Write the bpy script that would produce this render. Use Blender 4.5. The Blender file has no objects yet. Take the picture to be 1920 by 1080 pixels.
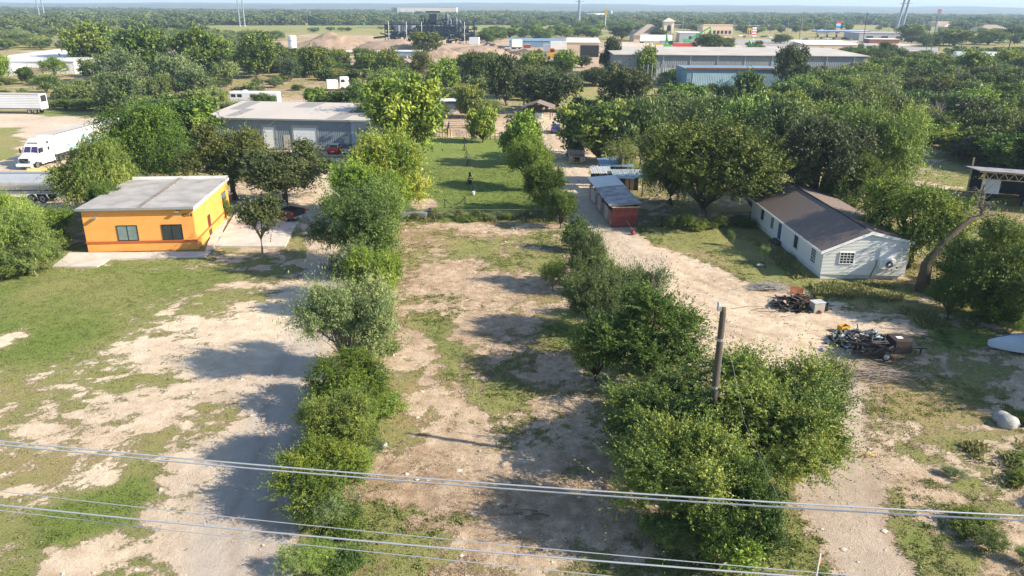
import bpy, math, random
import numpy as np
from mathutils import Vector, Matrix
sc = bpy.context.scene
C = sc.collection
R = math.radians
# ------------------------------------------------------------------ camera, world, sun, exposure
CAM_H, FPX, PITCH, ROLL = 22.0, 1420.0, 20.3, 0.42
cam_d = bpy.data.cameras.new('camera'); cam = bpy.data.objects.new('camera', cam_d); C.objects.link(cam)
cam_d.sensor_width = 36.0; cam_d.lens = 36.0*FPX/1920.0; cam_d.clip_start = 0.3; cam_d.clip_end = 40000
ROT = Matrix.Rotation(R(90-PITCH), 3, 'X') @ Matrix.Rotation(R(ROLL), 3, 'Z')
cam.matrix_world = Matrix.Translation((0, 0, CAM_H)) @ ROT.to_4x4()
sc.camera = cam
SUN_EL, SUN_AZ = 31.0, 15.0            # azimuth: degrees from +X towards -Y
sdir = Vector((math.cos(R(SUN_EL))*math.cos(R(SUN_AZ)), -math.cos(R(SUN_EL))*math.sin(R(SUN_AZ)), math.sin(R(SUN_EL))))
world = bpy.data.worlds.new('World'); sc.world = world; world.use_nodes = True
wn = world.node_tree; wn.nodes.clear()
sky = wn.nodes.new('ShaderNodeTexSky'); sky.sky_type = 'NISHITA'; sky.sun_disc = False
sky.sun_elevation = R(SUN_EL); sky.sun_rotation = math.atan2(sdir.x, sdir.y)
sky.air_density = 1.0; sky.dust_density = 0.4; sky.ozone_density = 1.6
bg = wn.nodes.new('ShaderNodeBackground'); bg.inputs[1].default_value = 0.115
wo = wn.nodes.new('ShaderNodeOutputWorld')
wn.links.new(sky.outputs[0], bg.inputs[0]); wn.links.new(bg.outputs[0], wo.inputs[0])
sl = bpy.data.lights.new('sun', 'SUN'); sl.energy = 5.0; sl.angle = R(0.55); sl.color = (1.0, 0.88, 0.70)
sun = bpy.data.objects.new('sun', sl); C.objects.link(sun)
sun.rotation_euler = (-sdir).to_track_quat('-Z', 'Y').to_euler(); sun.location = (60, -20, 90)
sc.view_settings.view_transform = 'Standard'; sc.view_settings.look = 'None'
sc.view_settings.exposure = 1.12; sc.view_settings.gamma = 1.0
sc.cycles.max_bounces = 6; sc.cycles.transparent_max_bounces = 6
sc.cycles.volume_bounces = 0
# ------------------------------------------------------------------ camera geometry: photo pixel -> point of the site
def gp(px, py, z=0.0):
    d = ROT @ Vector((px-960, 540-py, -FPX))
    t = (z-CAM_H)/d.z
    return Vector((d.x*t, d.y*t, z))
RT = ROT.transposed()
def proj(p):
    q = RT @ (Vector(p)-Vector((0, 0, CAM_H)))
    return 960+FPX*q.x/-q.z, 540-FPX*q.y/-q.z, -q.z
def hgt(p, ytop):                       # height of a vertical at p whose top shows at ytop
    lo, hi = 0.0, 200.0
    for _ in range(40):
        m = (lo+hi)/2
        q = proj((p[0], p[1], m))
        if q[2] > .5 and q[1] > ytop: lo = m
        else: hi = m
    return lo
def depth(p): return proj(p)[2]
# ------------------------------------------------------------------ object helpers
def tag(o, label=None, cat=None, group=None, kind=None):
    if label: o['label'] = label
    if cat: o['category'] = cat
    if group: o['group'] = group
    if kind: o['kind'] = kind
    return o
def thing(name, label, cat, loc=(0, 0, 0), rz=0.0, group=None):
    o = bpy.data.objects.new(name, None); C.objects.link(o)
    o.location = loc; o.rotation_euler = (0, 0, rz); o.empty_display_size = .5
    return tag(o, label, cat, group)
def copy_tree(o, parent=None):
    c = o.copy(); C.objects.link(c); c.parent = parent
    for ch in [x for x in bpy.data.objects if x.parent == o]: copy_tree(ch, c)
    return c
class MB:
    def __init__(s): s.v = []; s.f = []
    def add(s, vs, fs):
        n = len(s.v); s.v += [tuple(x) for x in vs]; s.f += [tuple(i+n for i in f) for f in fs]; return s
    def box(s, x0, x1, y0, y1, z0, z1, M=None):
        vs = [(x0,y0,z0),(x1,y0,z0),(x1,y1,z0),(x0,y1,z0),(x0,y0,z1),(x1,y0,z1),(x1,y1,z1),(x0,y1,z1)]
        if M is not None: vs = [tuple(M @ Vector(v)) for v in vs]
        return s.add(vs, [(0,3,2,1),(4,5,6,7),(0,1,5,4),(1,2,6,5),(2,3,7,6),(3,0,4,7)])
    def hexa(s, b, t):                  # two loops of four corners
        return s.add(list(b)+list(t), [(0,3,2,1),(4,5,6,7),(0,1,5,4),(1,2,6,5),(2,3,7,6),(3,0,4,7)])
    def ext_y(s, prof, y0, y1, inset=None):  # side profile (x,z) extruded along y
        n = len(prof); a = [(x, y0, z) for x, z in prof]; b = [(x, y1, z) for x, z in prof]
        return s.add(a+b, [tuple(range(n)), tuple(range(2*n-1, n-1, -1))]+[(i, n+i, n+(i+1)%n, (i+1)%n) for i in range(n)])
    def ext_x(s, prof, x0, x1):
        n = len(prof); a = [(x0, y, z) for y, z in prof]; b = [(x1, y, z) for y, z in prof]
        return s.add(a+b, [tuple(range(n-1, -1, -1)), tuple(range(n, 2*n))]+[(i, (i+1)%n, n+(i+1)%n, n+i) for i in range(n)])
    def tube(s, pts, rad, n=6, cap=True):
        pts = [Vector(p) for p in pts]
        if not hasattr(rad, '__len__'): rad = [rad]*len(pts)
        rings = []
        for i, p in enumerate(pts):
            d = (pts[min(i+1, len(pts)-1)]-pts[max(i-1, 0)])
            d = d.normalized() if d.length > 1e-6 else Vector((0, 0, 1))
            a = d.cross(Vector((0, 0, 1)))
            if a.length < 1e-3: a = d.cross(Vector((1, 0, 0)))
            a.normalize(); b = d.cross(a)
            rings.append([p+(a*math.cos(2*math.pi*k/n)+b*math.sin(2*math.pi*k/n))*rad[i] for k in range(n)])
        vs = [v for r in rings for v in r]; fs = []
        for i in range(len(pts)-1):
            for k in range(n): fs.append((i*n+k, i*n+(k+1)%n, (i+1)*n+(k+1)%n, (i+1)*n+k))
        if cap: fs += [tuple(range(n-1, -1, -1)), tuple(range(len(vs)-n, len(vs)))]
        return s.add(vs, fs)
    def cyl(s, c, r, h, n=16, r2=None):
        r2 = r if r2 is None else r2
        return s.tube([c, (c[0], c[1], c[2]+h)], [r, r2], n)
    def quad(s, a, b, c, d): return s.add([a, b, c, d], [(0, 1, 2, 3)])
    def build(s, name, m, parent=None, smooth=False, bevel=0):
        me = bpy.data.meshes.new(name); me.from_pydata(s.v, [], s.f); me.update()
        if m: me.materials.append(m)
        if smooth: me.polygons.foreach_set('use_smooth', [True]*len(me.polygons))
        o = bpy.data.objects.new(name, me); C.objects.link(o)
        if parent: o.parent = parent
        if bevel:
            b = o.modifiers.new('bevel', 'BEVEL'); b.width = bevel; b.segments = 2; b.limit_method = 'ANGLE'
        return o
# ------------------------------------------------------------------ materials
_m = {}
def mat(name, col, rough=.7, var=.18, scale=2.0, metal=0.0, bump=0.0, col2=None, bscale=None, contrast=1.0, stretch=None, spec=.3, ribs=None):
    if name in _m: return _m[name]
    m = bpy.data.materials.new(name); m.use_nodes = True; nt = m.node_tree; N = nt.nodes; L = nt.links
    b = N['Principled BSDF']; b.inputs['Roughness'].default_value = rough; b.inputs['Metallic'].default_value = metal
    b.inputs['Specular IOR Level'].default_value = spec
    tc = N.new('ShaderNodeTexCoord'); mp = N.new('ShaderNodeMapping'); L.new(tc.outputs['Object'], mp.inputs[0])
    if stretch: mp.inputs['Scale'].default_value = stretch
    nz = N.new('ShaderNodeTexNoise'); nz.inputs['Scale'].default_value = scale; nz.inputs['Detail'].default_value = 7; nz.inputs['Roughness'].default_value = .62
    L.new(mp.outputs[0], nz.inputs['Vector'])
    cr = N.new('ShaderNodeValToRGB'); w = .3/contrast
    cr.color_ramp.elements[0].position = .5-w*.9; cr.color_ramp.elements[1].position = .5+w*.9
    c2 = col2 or tuple(min(1, c*(1+var)) for c in col)
    cr.color_ramp.elements[0].color = (*[c*(1-var) for c in col], 1) if not col2 else (*col, 1)
    cr.color_ramp.elements[1].color = (*c2, 1)
    L.new(nz.outputs[0], cr.inputs[0]); L.new(cr.outputs[0], b.inputs['Base Color'])
    last = None
    if bump:
        bp = N.new('ShaderNodeBump'); bp.inputs['Strength'].default_value = bump; bp.inputs['Distance'].default_value = .05
        n2 = N.new('ShaderNodeTexNoise'); n2.inputs['Scale'].default_value = bscale or scale*6; n2.inputs['Detail'].default_value = 4
        L.new(mp.outputs[0], n2.inputs['Vector']); L.new(n2.outputs[0], bp.inputs['Height']); last = bp
        L.new(bp.outputs[0], b.inputs['Normal'])
    if ribs:                            # (axis, spacing, strength): corrugation
        ax, sp, st = ribs
        wv = N.new('ShaderNodeTexWave'); wv.bands_direction = ax; wv.inputs['Scale'].default_value = .314/sp; wv.wave_profile = 'SIN'
        L.new(tc.outputs['Object'], wv.inputs['Vector'])
        b2 = N.new('ShaderNodeBump'); b2.inputs['Strength'].default_value = st; b2.inputs['Distance'].default_value = .04
        L.new(wv.outputs[1], b2.inputs['Height'])
        if last: L.new(last.outputs[0], b2.inputs['Normal'])
        L.new(b2.outputs[0], b.inputs['Normal'])
    _m[name] = m; return m
M_orange = mat('stucco_orange', (.75, .335, .085), .85, .13, .7, bump=.35, bscale=25)
M_trim = mat('trim_rust', (.42, .10, .03), .7, .12)
M_metal_grey = mat('metal_grey', (.42, .44, .46), .4, .12, 3, metal=.6)
M_roofpale = mat('roof_pale', (.33, .315, .30), .7, .22, .55, bump=.3, bscale=4, contrast=1.6)
M_glass = mat('window_glass', (.035, .045, .05), .08, .3, 1.2, spec=.6)
M_glass_blue = mat('window_glass_pale', (.16, .22, .22), .1, .3, 1.2, spec=.6)
M_white = mat('white_paint', (.78, .78, .77), .45, .05, 1.0)
M_whitedirty = mat('white_worn_paint', (.62, .62, .60), .5, .14, 1.0, contrast=1.5)
M_black = mat('black_plastic', (.02, .02, .022), .5, .3)
M_rubber = mat('tyre_rubber', (.025, .025, .027), .85, .2)
M_chrome = mat('bright_metal', (.62, .63, .65), .25, .1, 4, metal=.9)
M_concrete = mat('concrete', (.50, .455, .40), .85, .2, .5, bump=.2, bscale=8, contrast=1.4)
M_rust = mat('rusted_steel', (.20, .075, .035), .85, .4, 2, contrast=1.6)
M_wood = mat('weathered_wood', (.08, .064, .052), .85, .3, 1.5, bump=.5, bscale=14, stretch=(4, 4, .4))
M_wire = mat('wire_aluminium', (.50, .52, .56), .4, .1, metal=.5)
M_steel = mat('galvanised_steel', (.24, .29, .35), .5, .1, .3, metal=.4)
M_bark = mat('bark', (.10, .075, .055), .9, .35, 3, bump=.6)
M_barkpale = mat('bark_grey', (.24, .20, .165), .9, .3, 3, bump=.6)
M_siding = mat('vinyl_siding', (.70, .71, .68), .55, .06, .8, ribs=('Z', .13, .45))
M_shingle = mat('roof_shingles', (.185, .145, .125), .85, .3, 5, bump=.4, bscale=18, ribs=('Y', .24, .9))
M_ribbed = mat('ribbed_wall_blue_grey', (.24, .28, .33), .5, .08, .4, ribs=('X', .30, .5), metal=.1)
M_ribbed_dark = mat('ribbed_wall_grey', (.22, .23, .245), .6, .15, .3, ribs=('X', .6, 1.0))
M_tan = mat('tan_stucco', (.62, .47, .34), .85, .07, .5)
M_tan_roof = mat('tan_roof', (.30, .24, .19), .85, .12, .5)
M_paleroof = mat('pale_metal_roof', (.44, .395, .345), .55, .12, .15, contrast=1.8)
M_blueroof = mat('blue_tin_roof', (.20, .31, .43), .4, .25, .8, ribs=('X', .3, .6), metal=.2)
M_tin = mat('tin_roof_patchy', (.33, .36, .39), .45, .2, 1.0, col2=(.17, .10, .09), contrast=2.4, ribs=('X', .3, .6))
M_redtin = mat('red_sheet', (.34, .055, .035), .75, .35, 1.5, col2=(.13, .05, .04), contrast=2.4)
M_dirt = mat('bare_dirt_heap', (.30, .22, .16), .95, .35, .25, bump=1, bscale=2)
M_red = mat('red_paint', (.55, .02, .015), .3, .1, spec=.5)
M_taillight = mat('red_lens', (.65, .01, .01), .2, .1, spec=.6)
M_cream = mat('cream_canvas', (.65, .55, .38), .8, .08)
M_bluepaint = mat('blue_paint', (.015, .03, .25), .25, .1, spec=.6)
M_blackpaint = mat('charcoal_paint', (.035, .033, .035), .25, .15, spec=.6)
M_silver = mat('silver_paint', (.38, .36, .33), .35, .1, metal=.4)
M_yellow = mat('yellow_paint', (.52, .30, .04), .6, .4, 3)
M_green = mat('green_machine_paint', (.06, .38, .08), .45, .12)
M_canopyblue = mat('blue_canopy', (.02, .22, .62), .4, .08)
M_navy = mat('dark_blue_steel', (.014, .024, .045), .6, .3, .3)
M_bluegrey = mat('blue_grey_steel', (.16, .25, .33), .55, .2, .3)
M_brown = mat('brown_door', (.10, .035, .02), .6, .2)
M_tarp = mat('pale_tarp', (.42, .47, .52), .6, .1, 1.2, bump=.5, bscale=4)
M_camo = mat('blotched_worn_paint', (.42, .39, .36), .7, .1, 5, col2=(.09, .075, .065), contrast=3)
M_stone = mat('pale_stone', (.36, .35, .33), .9, .25, 2, bump=.8)
M_fence = mat('old_fence_wire', (.16, .145, .13), .8, .3)
M_lumber = mat('raw_lumber', (.45, .34, .2), .8, .25, 1.0)
# ------------------------------------------------------------------ ground
rng = np.random.default_rng(7)
_lat = rng.random((256, 256))
def vnoise(x, y):
    xi = np.floor(x).astype(int); yi = np.floor(y).astype(int); fx = x-xi; fy = y-yi
    fx = fx*fx*(3-2*fx); fy = fy*fy*(3-2*fy)
    g = lambda a, b: _lat[a % 256, b % 256]
    return (g(xi, yi)*(1-fx)+g(xi+1, yi)*fx)*(1-fy)+(g(xi, yi+1)*(1-fx)+g(xi+1, yi+1)*fx)*fy
def fbm(x, y, o=5, gain=.55):
    s = 0; a = 1; t = 0
    for i in range(o): s = s+a*vnoise(x*2**i+17.3*i, y*2**i+9.1*i); t += a; a *= gain
    return s/t
def segd(X, Y, pts, closed):
    n = len(pts); best = np.full(X.shape, 1e9)
    for i in range(n if closed else n-1):
        ax, ay = pts[i]; bx, by = pts[(i+1) % n]; dx, dy = bx-ax, by-ay
        t = np.clip(((X-ax)*dx+(Y-ay)*dy)/(dx*dx+dy*dy+1e-9), 0, 1)
        best = np.minimum(best, np.hypot(X-ax-t*dx, Y-ay-t*dy))
    return best
def inside(X, Y, pts):
    c = np.zeros(X.shape, bool); n = len(pts)
    for i in range(n):
        ax, ay = pts[i]; bx, by = pts[(i+1) % n]
        cond = (ay > Y) != (by > Y)
        c ^= cond & (X < (bx-ax)*(Y-ay)/((by-ay) if abs(by-ay) > 1e-9 else 1e-9)+ax)
    return c
W = lambda pts: [tuple(gp(x, y)[:2]) for x, y in pts]
# zones: (outline, feather m, grass cover, greenness, gravel, warm sand)
ZONES = [
 ([(-500,470),(160,472),(380,478),(560,468),(640,470),(600,640),(570,760),(560,1090),(540,1250),(-600,1250)], 3, .54, .42, .0, .2),
 ([(-300,540),(60,545),(180,492),(370,488),(350,560),(235,610),(170,680),(60,700),(-300,690)], 2.5, .88, .80, 0, .3),
 ([(110,925),(300,880),(300,930),(240,985),(100,1010),(60,960)], 1.2, .97, .85, 0, .3),
 ([(0,470),(110,480),(160,520),(60,560),(-200,560),(-200,470)], 2, .8, .6, 0, .3),
 ([(90,790),(240,745),(370,700),(220,700),(240,600),(330,572),(420,600),(560,520),(640,480),(605,610),(590,700),(560,780),(470,745),(400,770),(300,800),(240,800)], 1.6, .30, .3, .1, .1),
 ([(380,690),(500,600),(600,560),(590,700),(560,790),(460,760)], 1.4, .12, .3, .2, .1),
 ([(110,880),(230,835),(260,850),(190,905),(130,912)], .8, .2, .3, 0, .1),
 ([(90,1040),(210,1000),(230,1040),(130,1085),(80,1080)], .8, .12, .3, 0, .1),
 ([(-30,628),(50,608),(55,625),(10,650),(-60,660)], .6, .05, .3, 0, .1),
 ([(330,860),(430,800),(560,800),(560,1080),(340,1080),(300,960)], 1.2, .25, .35, .3, .1),
 ([(752,414),(1075,410),(1110,470),(1130,600),(1180,760),(1200,1090),(1260,1250),(560,1250),(650,1000),(720,800),(752,600)], 2, .36, .26, .0, .65),
 ([(790,580),(850,590),(900,650),(980,735),(985,770),(930,790),(870,750),(830,690)], 1.2, .85, .60, 0, .6),
 ([(850,445),(960,445),(1000,470),(960,490),(860,475)], 1.2, .75, .55, 0, .7),
 ([(960,430),(1040,430),(1040,520),(980,500),(880,525)], 1.2, .62, .42, 0, .6),
 ([(1020,570),(1090,580),(1110,650),(1040,650)], 1.2, .9, .8, 0, .5),
 ([(815,500),(900,485),(960,540),(900,640),(880,600)], 1.5, .18, .25, 0, .6),
 ([(890,620),(1100,660),(1110,700),(900,700)], 1.5, .30, .25, 0, .6),
 ([(730,850),(900,800),(1130,810),(1180,1000),(900,1090),(600,1090)], 2.5, .26, .22, .0, .75),
 ([(790,870),(1000,840),(1010,890),(850,880)], 1.2, .12, .25, 0, .5),
 ([(560,990),(700,960),(860,1000),(760,1090),(540,1180)], 1.5, .72, .45, 0, .7),
 ([(700,400),(755,410),(750,700),(700,700)], 1.5, .35, .05, 0, 1.),
 ([(760,258),(945,258),(1045,412),(735,412)], .8, 1., .98, 0, .5),
 ([(770,368),(812,370),(818,386),(775,392)], .5, .1, .3, 0, .6),
 ([(775,330),(805,332),(800,340),(775,340)], .5, .1, .3, 0, .6),
 ([(1090,440),(1160,425),(1250,460),(1340,490),(1440,540),(1560,560),(1700,610),(1790,680),(1720,740),(1500,720),(1350,720),(1230,620),(1130,500)], 1.5, .05, .3, .0, .25),
 ([(1600,700),(1720,640),(1800,590),(2300,590),(2500,1250),(1900,1250),(1640,900)], 3, .40, .35, .0, .45),
 ([(1640,740),(1800,720),(1860,780),(1780,850),(1650,800)], 2, .72, .25, .0, .5),
 ([(1660,985),(1740,980),(1800,1040),(1760,1065),(1690,1040)], 1., .95, .75, 0, .5),
 ([(1500,960),(1560,1000),(1560,1090),(1420,1090),(1420,1000)], 1.2, .85, .6, 0, .5),
 ([(1170,432),(1290,420),(1405,415),(1545,520),(1500,540),(1420,535),(1340,478),(1230,455)], 1.2, .78, .50, 0, .4),
 ([(1450,525),(1680,528),(1720,560),(1660,572),(1530,560)], 1.0, .9, .75, 0, .4),
 ([(1690,560),(1830,590),(1900,640),(1760,640)], 1.5, .75, .6, 0, .4),
 ([(-300,212),(120,212),(210,215),(180,260),(130,300),(110,335),(-400,335)], 2.5, .1, .3, .35, .3),
 ([(-200,240),(30,240),(45,262),(30,300),(-200,305)], 1.5, .9, .5, 0, .3),
 ([(90,205),(250,207),(200,220),(80,215)], 1.5, .9, .7, 0, .3),
 ([(-300,330),(110,335),(120,400),(-400,420)], 2, .2, .3, .6, .2),
 ([(100,150),(620,148),(720,175),(700,205),(440,200),(240,200),(100,195)], 6, .55, .12, 0, .9),
 ([(420,190),(600,178),(600,205),(420,206)], 3, .08, .1, 0, .8),
 ([(100,165),(240,160),(300,190),(150,190)], 5, .8, .35, 0, .6),
 ([(530,276),(700,284),(700,330),(640,400),(560,345),(590,300)], 1.5, .05, .2, .1, .3),
 ([(604,292),(690,292),(700,310),(640,306)], .8, .97, .6, 0, .3),
 ([(420,345),(600,345),(640,400),(600,420),(420,400)], 1.5, .25, .2, .1, .4),
 ([(800,215),(1020,205),(1030,240),(930,256),(800,256)], 2, .12, .2, 0, .8),
 ([(520,78),(1080,70),(1180,100),(1180,150),(950,150),(600,140)], 8, .12, .2, .1, .95),
 ([(1150,78),(1500,84),(1500,100),(1150,98)], 8, .05, .2, .3, .3),
 ([(1300,72),(1700,78),(1700,95),(1300,84)], 10, .1, .2, .8, .2),
 ([(1700,90),(2100,88),(2100,112),(1700,110)], 8, .9, .35, 0, .2),
 ([(1000,160),(1300,150),(1300,170),(1200,185),(1000,180)], 6, .8, .35, 0, .4),
 ([(120,50),(1000,48),(1000,56),(120,58)], 20, .95, .5, 0, .2),
 ([(560,62),(780,68),(700,90),(530,88)], 12, .35, .1, 0, .9),
]
PATHS = [ # (centre line px, half width m, grass, green, gravel, warm)
 ([(640,455),(610,540),(575,640),(545,740),(505,840),(470,950),(440,1080),(420,1250)], 1.9, .04, .3, .75, .05),
 ([(640,470),(600,410),(645,350),(620,300)], 2.4, .05, .3, .15, .1),
 ([(1035,215),(1045,250),(1062,300),(1085,350),(1115,400),(1150,445),(1200,490)], 2.6, .0, .3, .35, .3),
 ([(1050,225),(1075,290),(1130,310)], 3.5, .0, .3, .05, .5),
 ([(1560,720),(1580,850),(1560,930),(1610,1020),(1680,1110),(1750,1250)], 1.9, .05, .3, .45, .6),
]
ZW = [(W(z[0]),)+z[1:] for z in ZONES]; PW = [(W(z[0]),)+z[1:] for z in PATHS]
RUTS = [W(p) for p in ([(1150,450),(1230,520),(1330,600),(1480,650),(1600,690),(1640,760)], [(1200,480),(1330,540),(1480,600),(1650,640),(1760,690)], [(1130,440),(1210,540),(1290,640),(1380,720)],
  [(1645,740),(1640,800),(1650,870),(1690,960),(1760,1090)], [(640,470),(600,560),(560,680),(520,800),(480,930),(455,1080)], [(960,430),(955,520),(900,640),(880,760),(860,900),(840,1080)], [(1035,250),(1065,320),(1105,390),(1150,445)], [(640,330),(600,400),(640,460)])]
def ruts(X, Y):
    o = np.zeros(X.shape)
    for P in RUTS:
        xs = [p[0] for p in P]; ys = [p[1] for p in P]; m = (X > min(xs)-4) & (X < max(xs)+4) & (Y > min(ys)-4) & (Y < max(ys)+4)
        d = segd(X[m], Y[m], P, False)+(fbm(X[m]*.2, Y[m]*.2, 2)-.5)*1.6; o[m] = np.maximum(o[m], np.exp(-((np.abs(d)-.85)/.2)**2))
    return o
def zones(X, Y):
    n1 = fbm(X*.16, Y*.16, 5); n2 = fbm(X*.9+40, Y*.9, 4)
    wob = (n1-.5)*9+(n2-.5)*1.6
    g = np.full(X.shape, .62); gr = np.full(X.shape, .28); gv = np.zeros(X.shape); wm = np.full(X.shape, .5)
    far = np.clip((Y-450)/500, 0, 1); g = g*(1-far)+.97*far; gr += .1*(fbm(X*.006, Y*.004, 4)-.5)*6
    def put(a, d, f, wobk):
        return np.clip(.5+(-d+wob*wobk)/f, 0, 1)
    for P, f, a, b, c, e in ZW:
        xs = [p[0] for p in P]; ys = [p[1] for p in P]; pad = f*3+6
        m = (X > min(xs)-pad) & (X < max(xs)+pad) & (Y > min(ys)-pad) & (Y < max(ys)+pad)
        if not m.any(): continue
        x, y = X[m], Y[m]
        d = segd(x, y, P, True); d = np.where(inside(x, y, P), -d, d)
        w = np.clip(.5+(-d+wob[m]*min(f*.35, 1.2))/(2*f), 0, 1)
        for A, v in ((g, a), (gr, b), (gv, c), (wm, e)): A[m] = A[m]*(1-w)+v*w
    for P, hw, a, b, c, e in PW:
        xs = [p[0] for p in P]; ys = [p[1] for p in P]
        m = (X > min(xs)-9) & (X < max(xs)+9) & (Y > min(ys)-9) & (Y < max(ys)+9)
        if not m.any(): continue
        d = segd(X[m], Y[m], P, False)
        w = np.clip((hw-d+wob[m]*.25)/1.0+.5, 0, 1)
        for A, v in ((g, a), (gr, b), (gv, c), (wm, e)): A[m] = A[m]*(1-w)+v*w
    pat = fbm(X*.30+5, Y*.42, 5, .66)*.5+fbm(X*1.3, Y*1.6+3, 4, .75)*.5
    near = 1-far
    cov = np.clip(.5+(g-.5)*1.7+(pat-.5)*3.6*near*np.clip(1.25-np.abs(g-.5)*1.6, .35, 1), 0, 1)
    tone = np.clip(gr+(fbm(X*.12+80, Y*.12, 4)-.5)*1.0, 0, 1)
    return cov, tone, np.clip(gv, 0, 1), np.clip(wm+(n1-.5)*1.0, 0, 1)
def axis(a, b, step, far, grow):
    l = list(np.arange(a, b, step)); s = step; v = b
    while v < far: l.append(v); s *= grow; v += s
    l.append(far); return l
ys = list(np.arange(14, 80, .32))+axis(80, 150, .55, 9000, 1.035)
ys = [-400, -200, -100, -60, -40, -25, -12, -2, 5, 10]+ys
xp = axis(0, 52, .36, 9000, 1.06); xs = [-v for v in xp[:0:-1]]+xp
XX, YY = np.meshgrid(np.array(xs), np.array(ys)); nx, ny = len(xs), len(ys)
Xf, Yf = XX.ravel(), YY.ravel()
cov, tone, grv, wrm = zones(Xf, Yf); rut = ruts(Xf, Yf); cov = cov*(1-.55*rut)
Z = (fbm(Xf*.25, Yf*.25, 4)-.5)*.22+(fbm(Xf*1.3, Yf*1.3, 3)-.5)*.07*(1-grv*.6)
Z *= np.clip(1-(Yf-150)/200, 0, 1); Z -= .12+.05*rut
def gz(x, y): return float(((fbm(np.array([x*.25]), np.array([y*.25]), 4)-.5)*.22)[0]*min(1, max(0, 1-(y-150)/200))-.12)
idx = np.arange(nx*ny).reshape(ny, nx)
F = np.stack([idx[:-1, :-1], idx[:-1, 1:], idx[1:, 1:], idx[1:, :-1]], -1).reshape(-1, 4)
def np_mesh(name, V, F, m, attrs={}, smooth=False, parent=None, link=True):
    me = bpy.data.meshes.new(name); k = F.shape[1]
    me.vertices.add(len(V)); me.vertices.foreach_set('co', V.astype(np.float32).ravel())
    me.loops.add(F.size); me.loops.foreach_set('vertex_index', F.astype(np.int32).ravel())
    me.polygons.add(len(F)); me.polygons.foreach_set('loop_start', np.arange(0, F.size, k, dtype=np.int32))
    try: me.polygons.foreach_set('loop_total', np.full(len(F), k, dtype=np.int32))
    except Exception: pass
    for n_, (dom, arr) in attrs.items():
        at = me.attributes.new(n_, 'FLOAT', dom); at.data.foreach_set('value', arr.astype(np.float32))
    if smooth: me.polygons.foreach_set('use_smooth', np.ones(len(F), bool))
    me.update(calc_edges=True); me.validate(); me.materials.append(m)
    if not link: return me
    o = bpy.data.objects.new(name, me); C.objects.link(o); o.parent = parent
    return o
def ground_mat():
    m = bpy.data.materials.new('ground_soil_and_grass'); m.use_nodes = True; nt = m.node_tree; N = nt.nodes; L = nt.links
    b = N['Principled BSDF']; b.inputs['Roughness'].default_value = .95; b.inputs['Specular IOR Level'].default_value = .1
    ge = N.new('ShaderNodeNewGeometry')
    def at(n):
        a = N.new('ShaderNodeAttribute'); a.attribute_name = n; return a.outputs['Fac']
    def noise(s, d=6, r=.6, dist=0):
        n = N.new('ShaderNodeTexNoise'); n.inputs['Scale'].default_value = s; n.inputs['Detail'].default_value = d
        n.inputs['Roughness'].default_value = r; n.inputs['Distortion'].default_value = dist
        L.new(ge.outputs['Position'], n.inputs['Vector']); return n.outputs[0]
    def math_(op, a, c, d=None, clamp=False):
        n = N.new('ShaderNodeMath'); n.operation = op; n.use_clamp = clamp
        for i, v in enumerate((a, c, d)):
            if v is None: continue
            if hasattr(v, 'node'): L.new(v, n.inputs[i])
            else: n.inputs[i].default_value = v
        return n.outputs[0]
    def rng_(v, a, c):
        n = N.new('ShaderNodeMapRange'); n.interpolation_type = 'SMOOTHSTEP'; L.new(v, n.inputs[0])
        n.inputs[1].default_value = a; n.inputs[2].default_value = c; return n.outputs[0]
    def mix(f, a, c):
        n = N.new('ShaderNodeMix'); n.data_type = 'RGBA'; L.new(f, n.inputs[0])
        for i, v in ((6, a), (7, c)):
            if hasattr(v, 'node'): L.new(v, n.inputs[i])
            else: n.inputs[i].default_value = (*v, 1)
        return n.outputs[2]
    fine = noise(5.0, 8, .78); vfine = noise(17, 4, .8); mid = noise(1.1, 6, .65); big = noise(.18, 5, .6); huge = noise(.009, 6, .6)
    sand = mix(rng_(mid, .35, .65), (.66, .525, .38), (.80, .67, .51))
    warm = mix(rng_(mid, .35, .7), (.34, .23, .145), (.58, .43, .30))
    soil = mix(at('warm'), sand, warm)
    soil = mix(math_('MULTIPLY', rng_(big, .52, .75), .6), soil, (.50, .38, .26))
    lit_ = noise(2.6, 8, .75); soil = mix(math_('MULTIPLY', math_('MULTIPLY', rng_(lit_, .50, .60), math_('MULTIPLY_ADD', at('warm'), .65, .0)), math_('SUBTRACT', 1.0, at('gravel'))), soil, (.30, .215, .14)); soil = mix(math_('MULTIPLY', rng_(vfine, .50, .60), math_('MULTIPLY_ADD', at('warm'), .55, .12)), soil, (.20, .145, .095)); soil = mix(math_('MULTIPLY', rng_(fine, .40, .30), .6), soil, (.72, .62, .50))
    stones = mix(rng_(vfine, .35, .7), (.30, .27, .245), (.60, .55, .50))
    soil = mix(at('gravel'), soil, mix(rng_(fine, .4, .6), stones, (.47, .42, .38)))
    soil = mix(math_('MULTIPLY', at('rut'), .5), soil, (.36, .27, .19))
    dry = mix(rng_(vfine, .38, .62), (.25, .20, .09), (.40, .32, .165))
    olive = mix(rng_(vfine, .38, .62), (.15, .17, .05), (.33, .32, .13))
    lush = mix(rng_(vfine, .38, .62), (.09, .145, .028), (.22, .275, .07))
    t = math_('ADD', at('tone'), math_('MULTIPLY_ADD', mid, .7, -.35))
    gcol = mix(rng_(t, .05, .42), dry, olive); gcol = mix(rng_(t, .48, .9), gcol, lush)
    gcol = mix(rng_(huge, .55, .68), gcol, (.16, .13, .075))
    edge = math_('ADD', at('cover'), math_('ADD', math_('MULTIPLY_ADD', fine, 2.0, -1.0), math_('MULTIPLY_ADD', vfine, .8, -.4)))
    col = mix(rng_(edge, .30, .72), soil, gcol)
    L.new(col, b.inputs['Base Color'])
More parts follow.
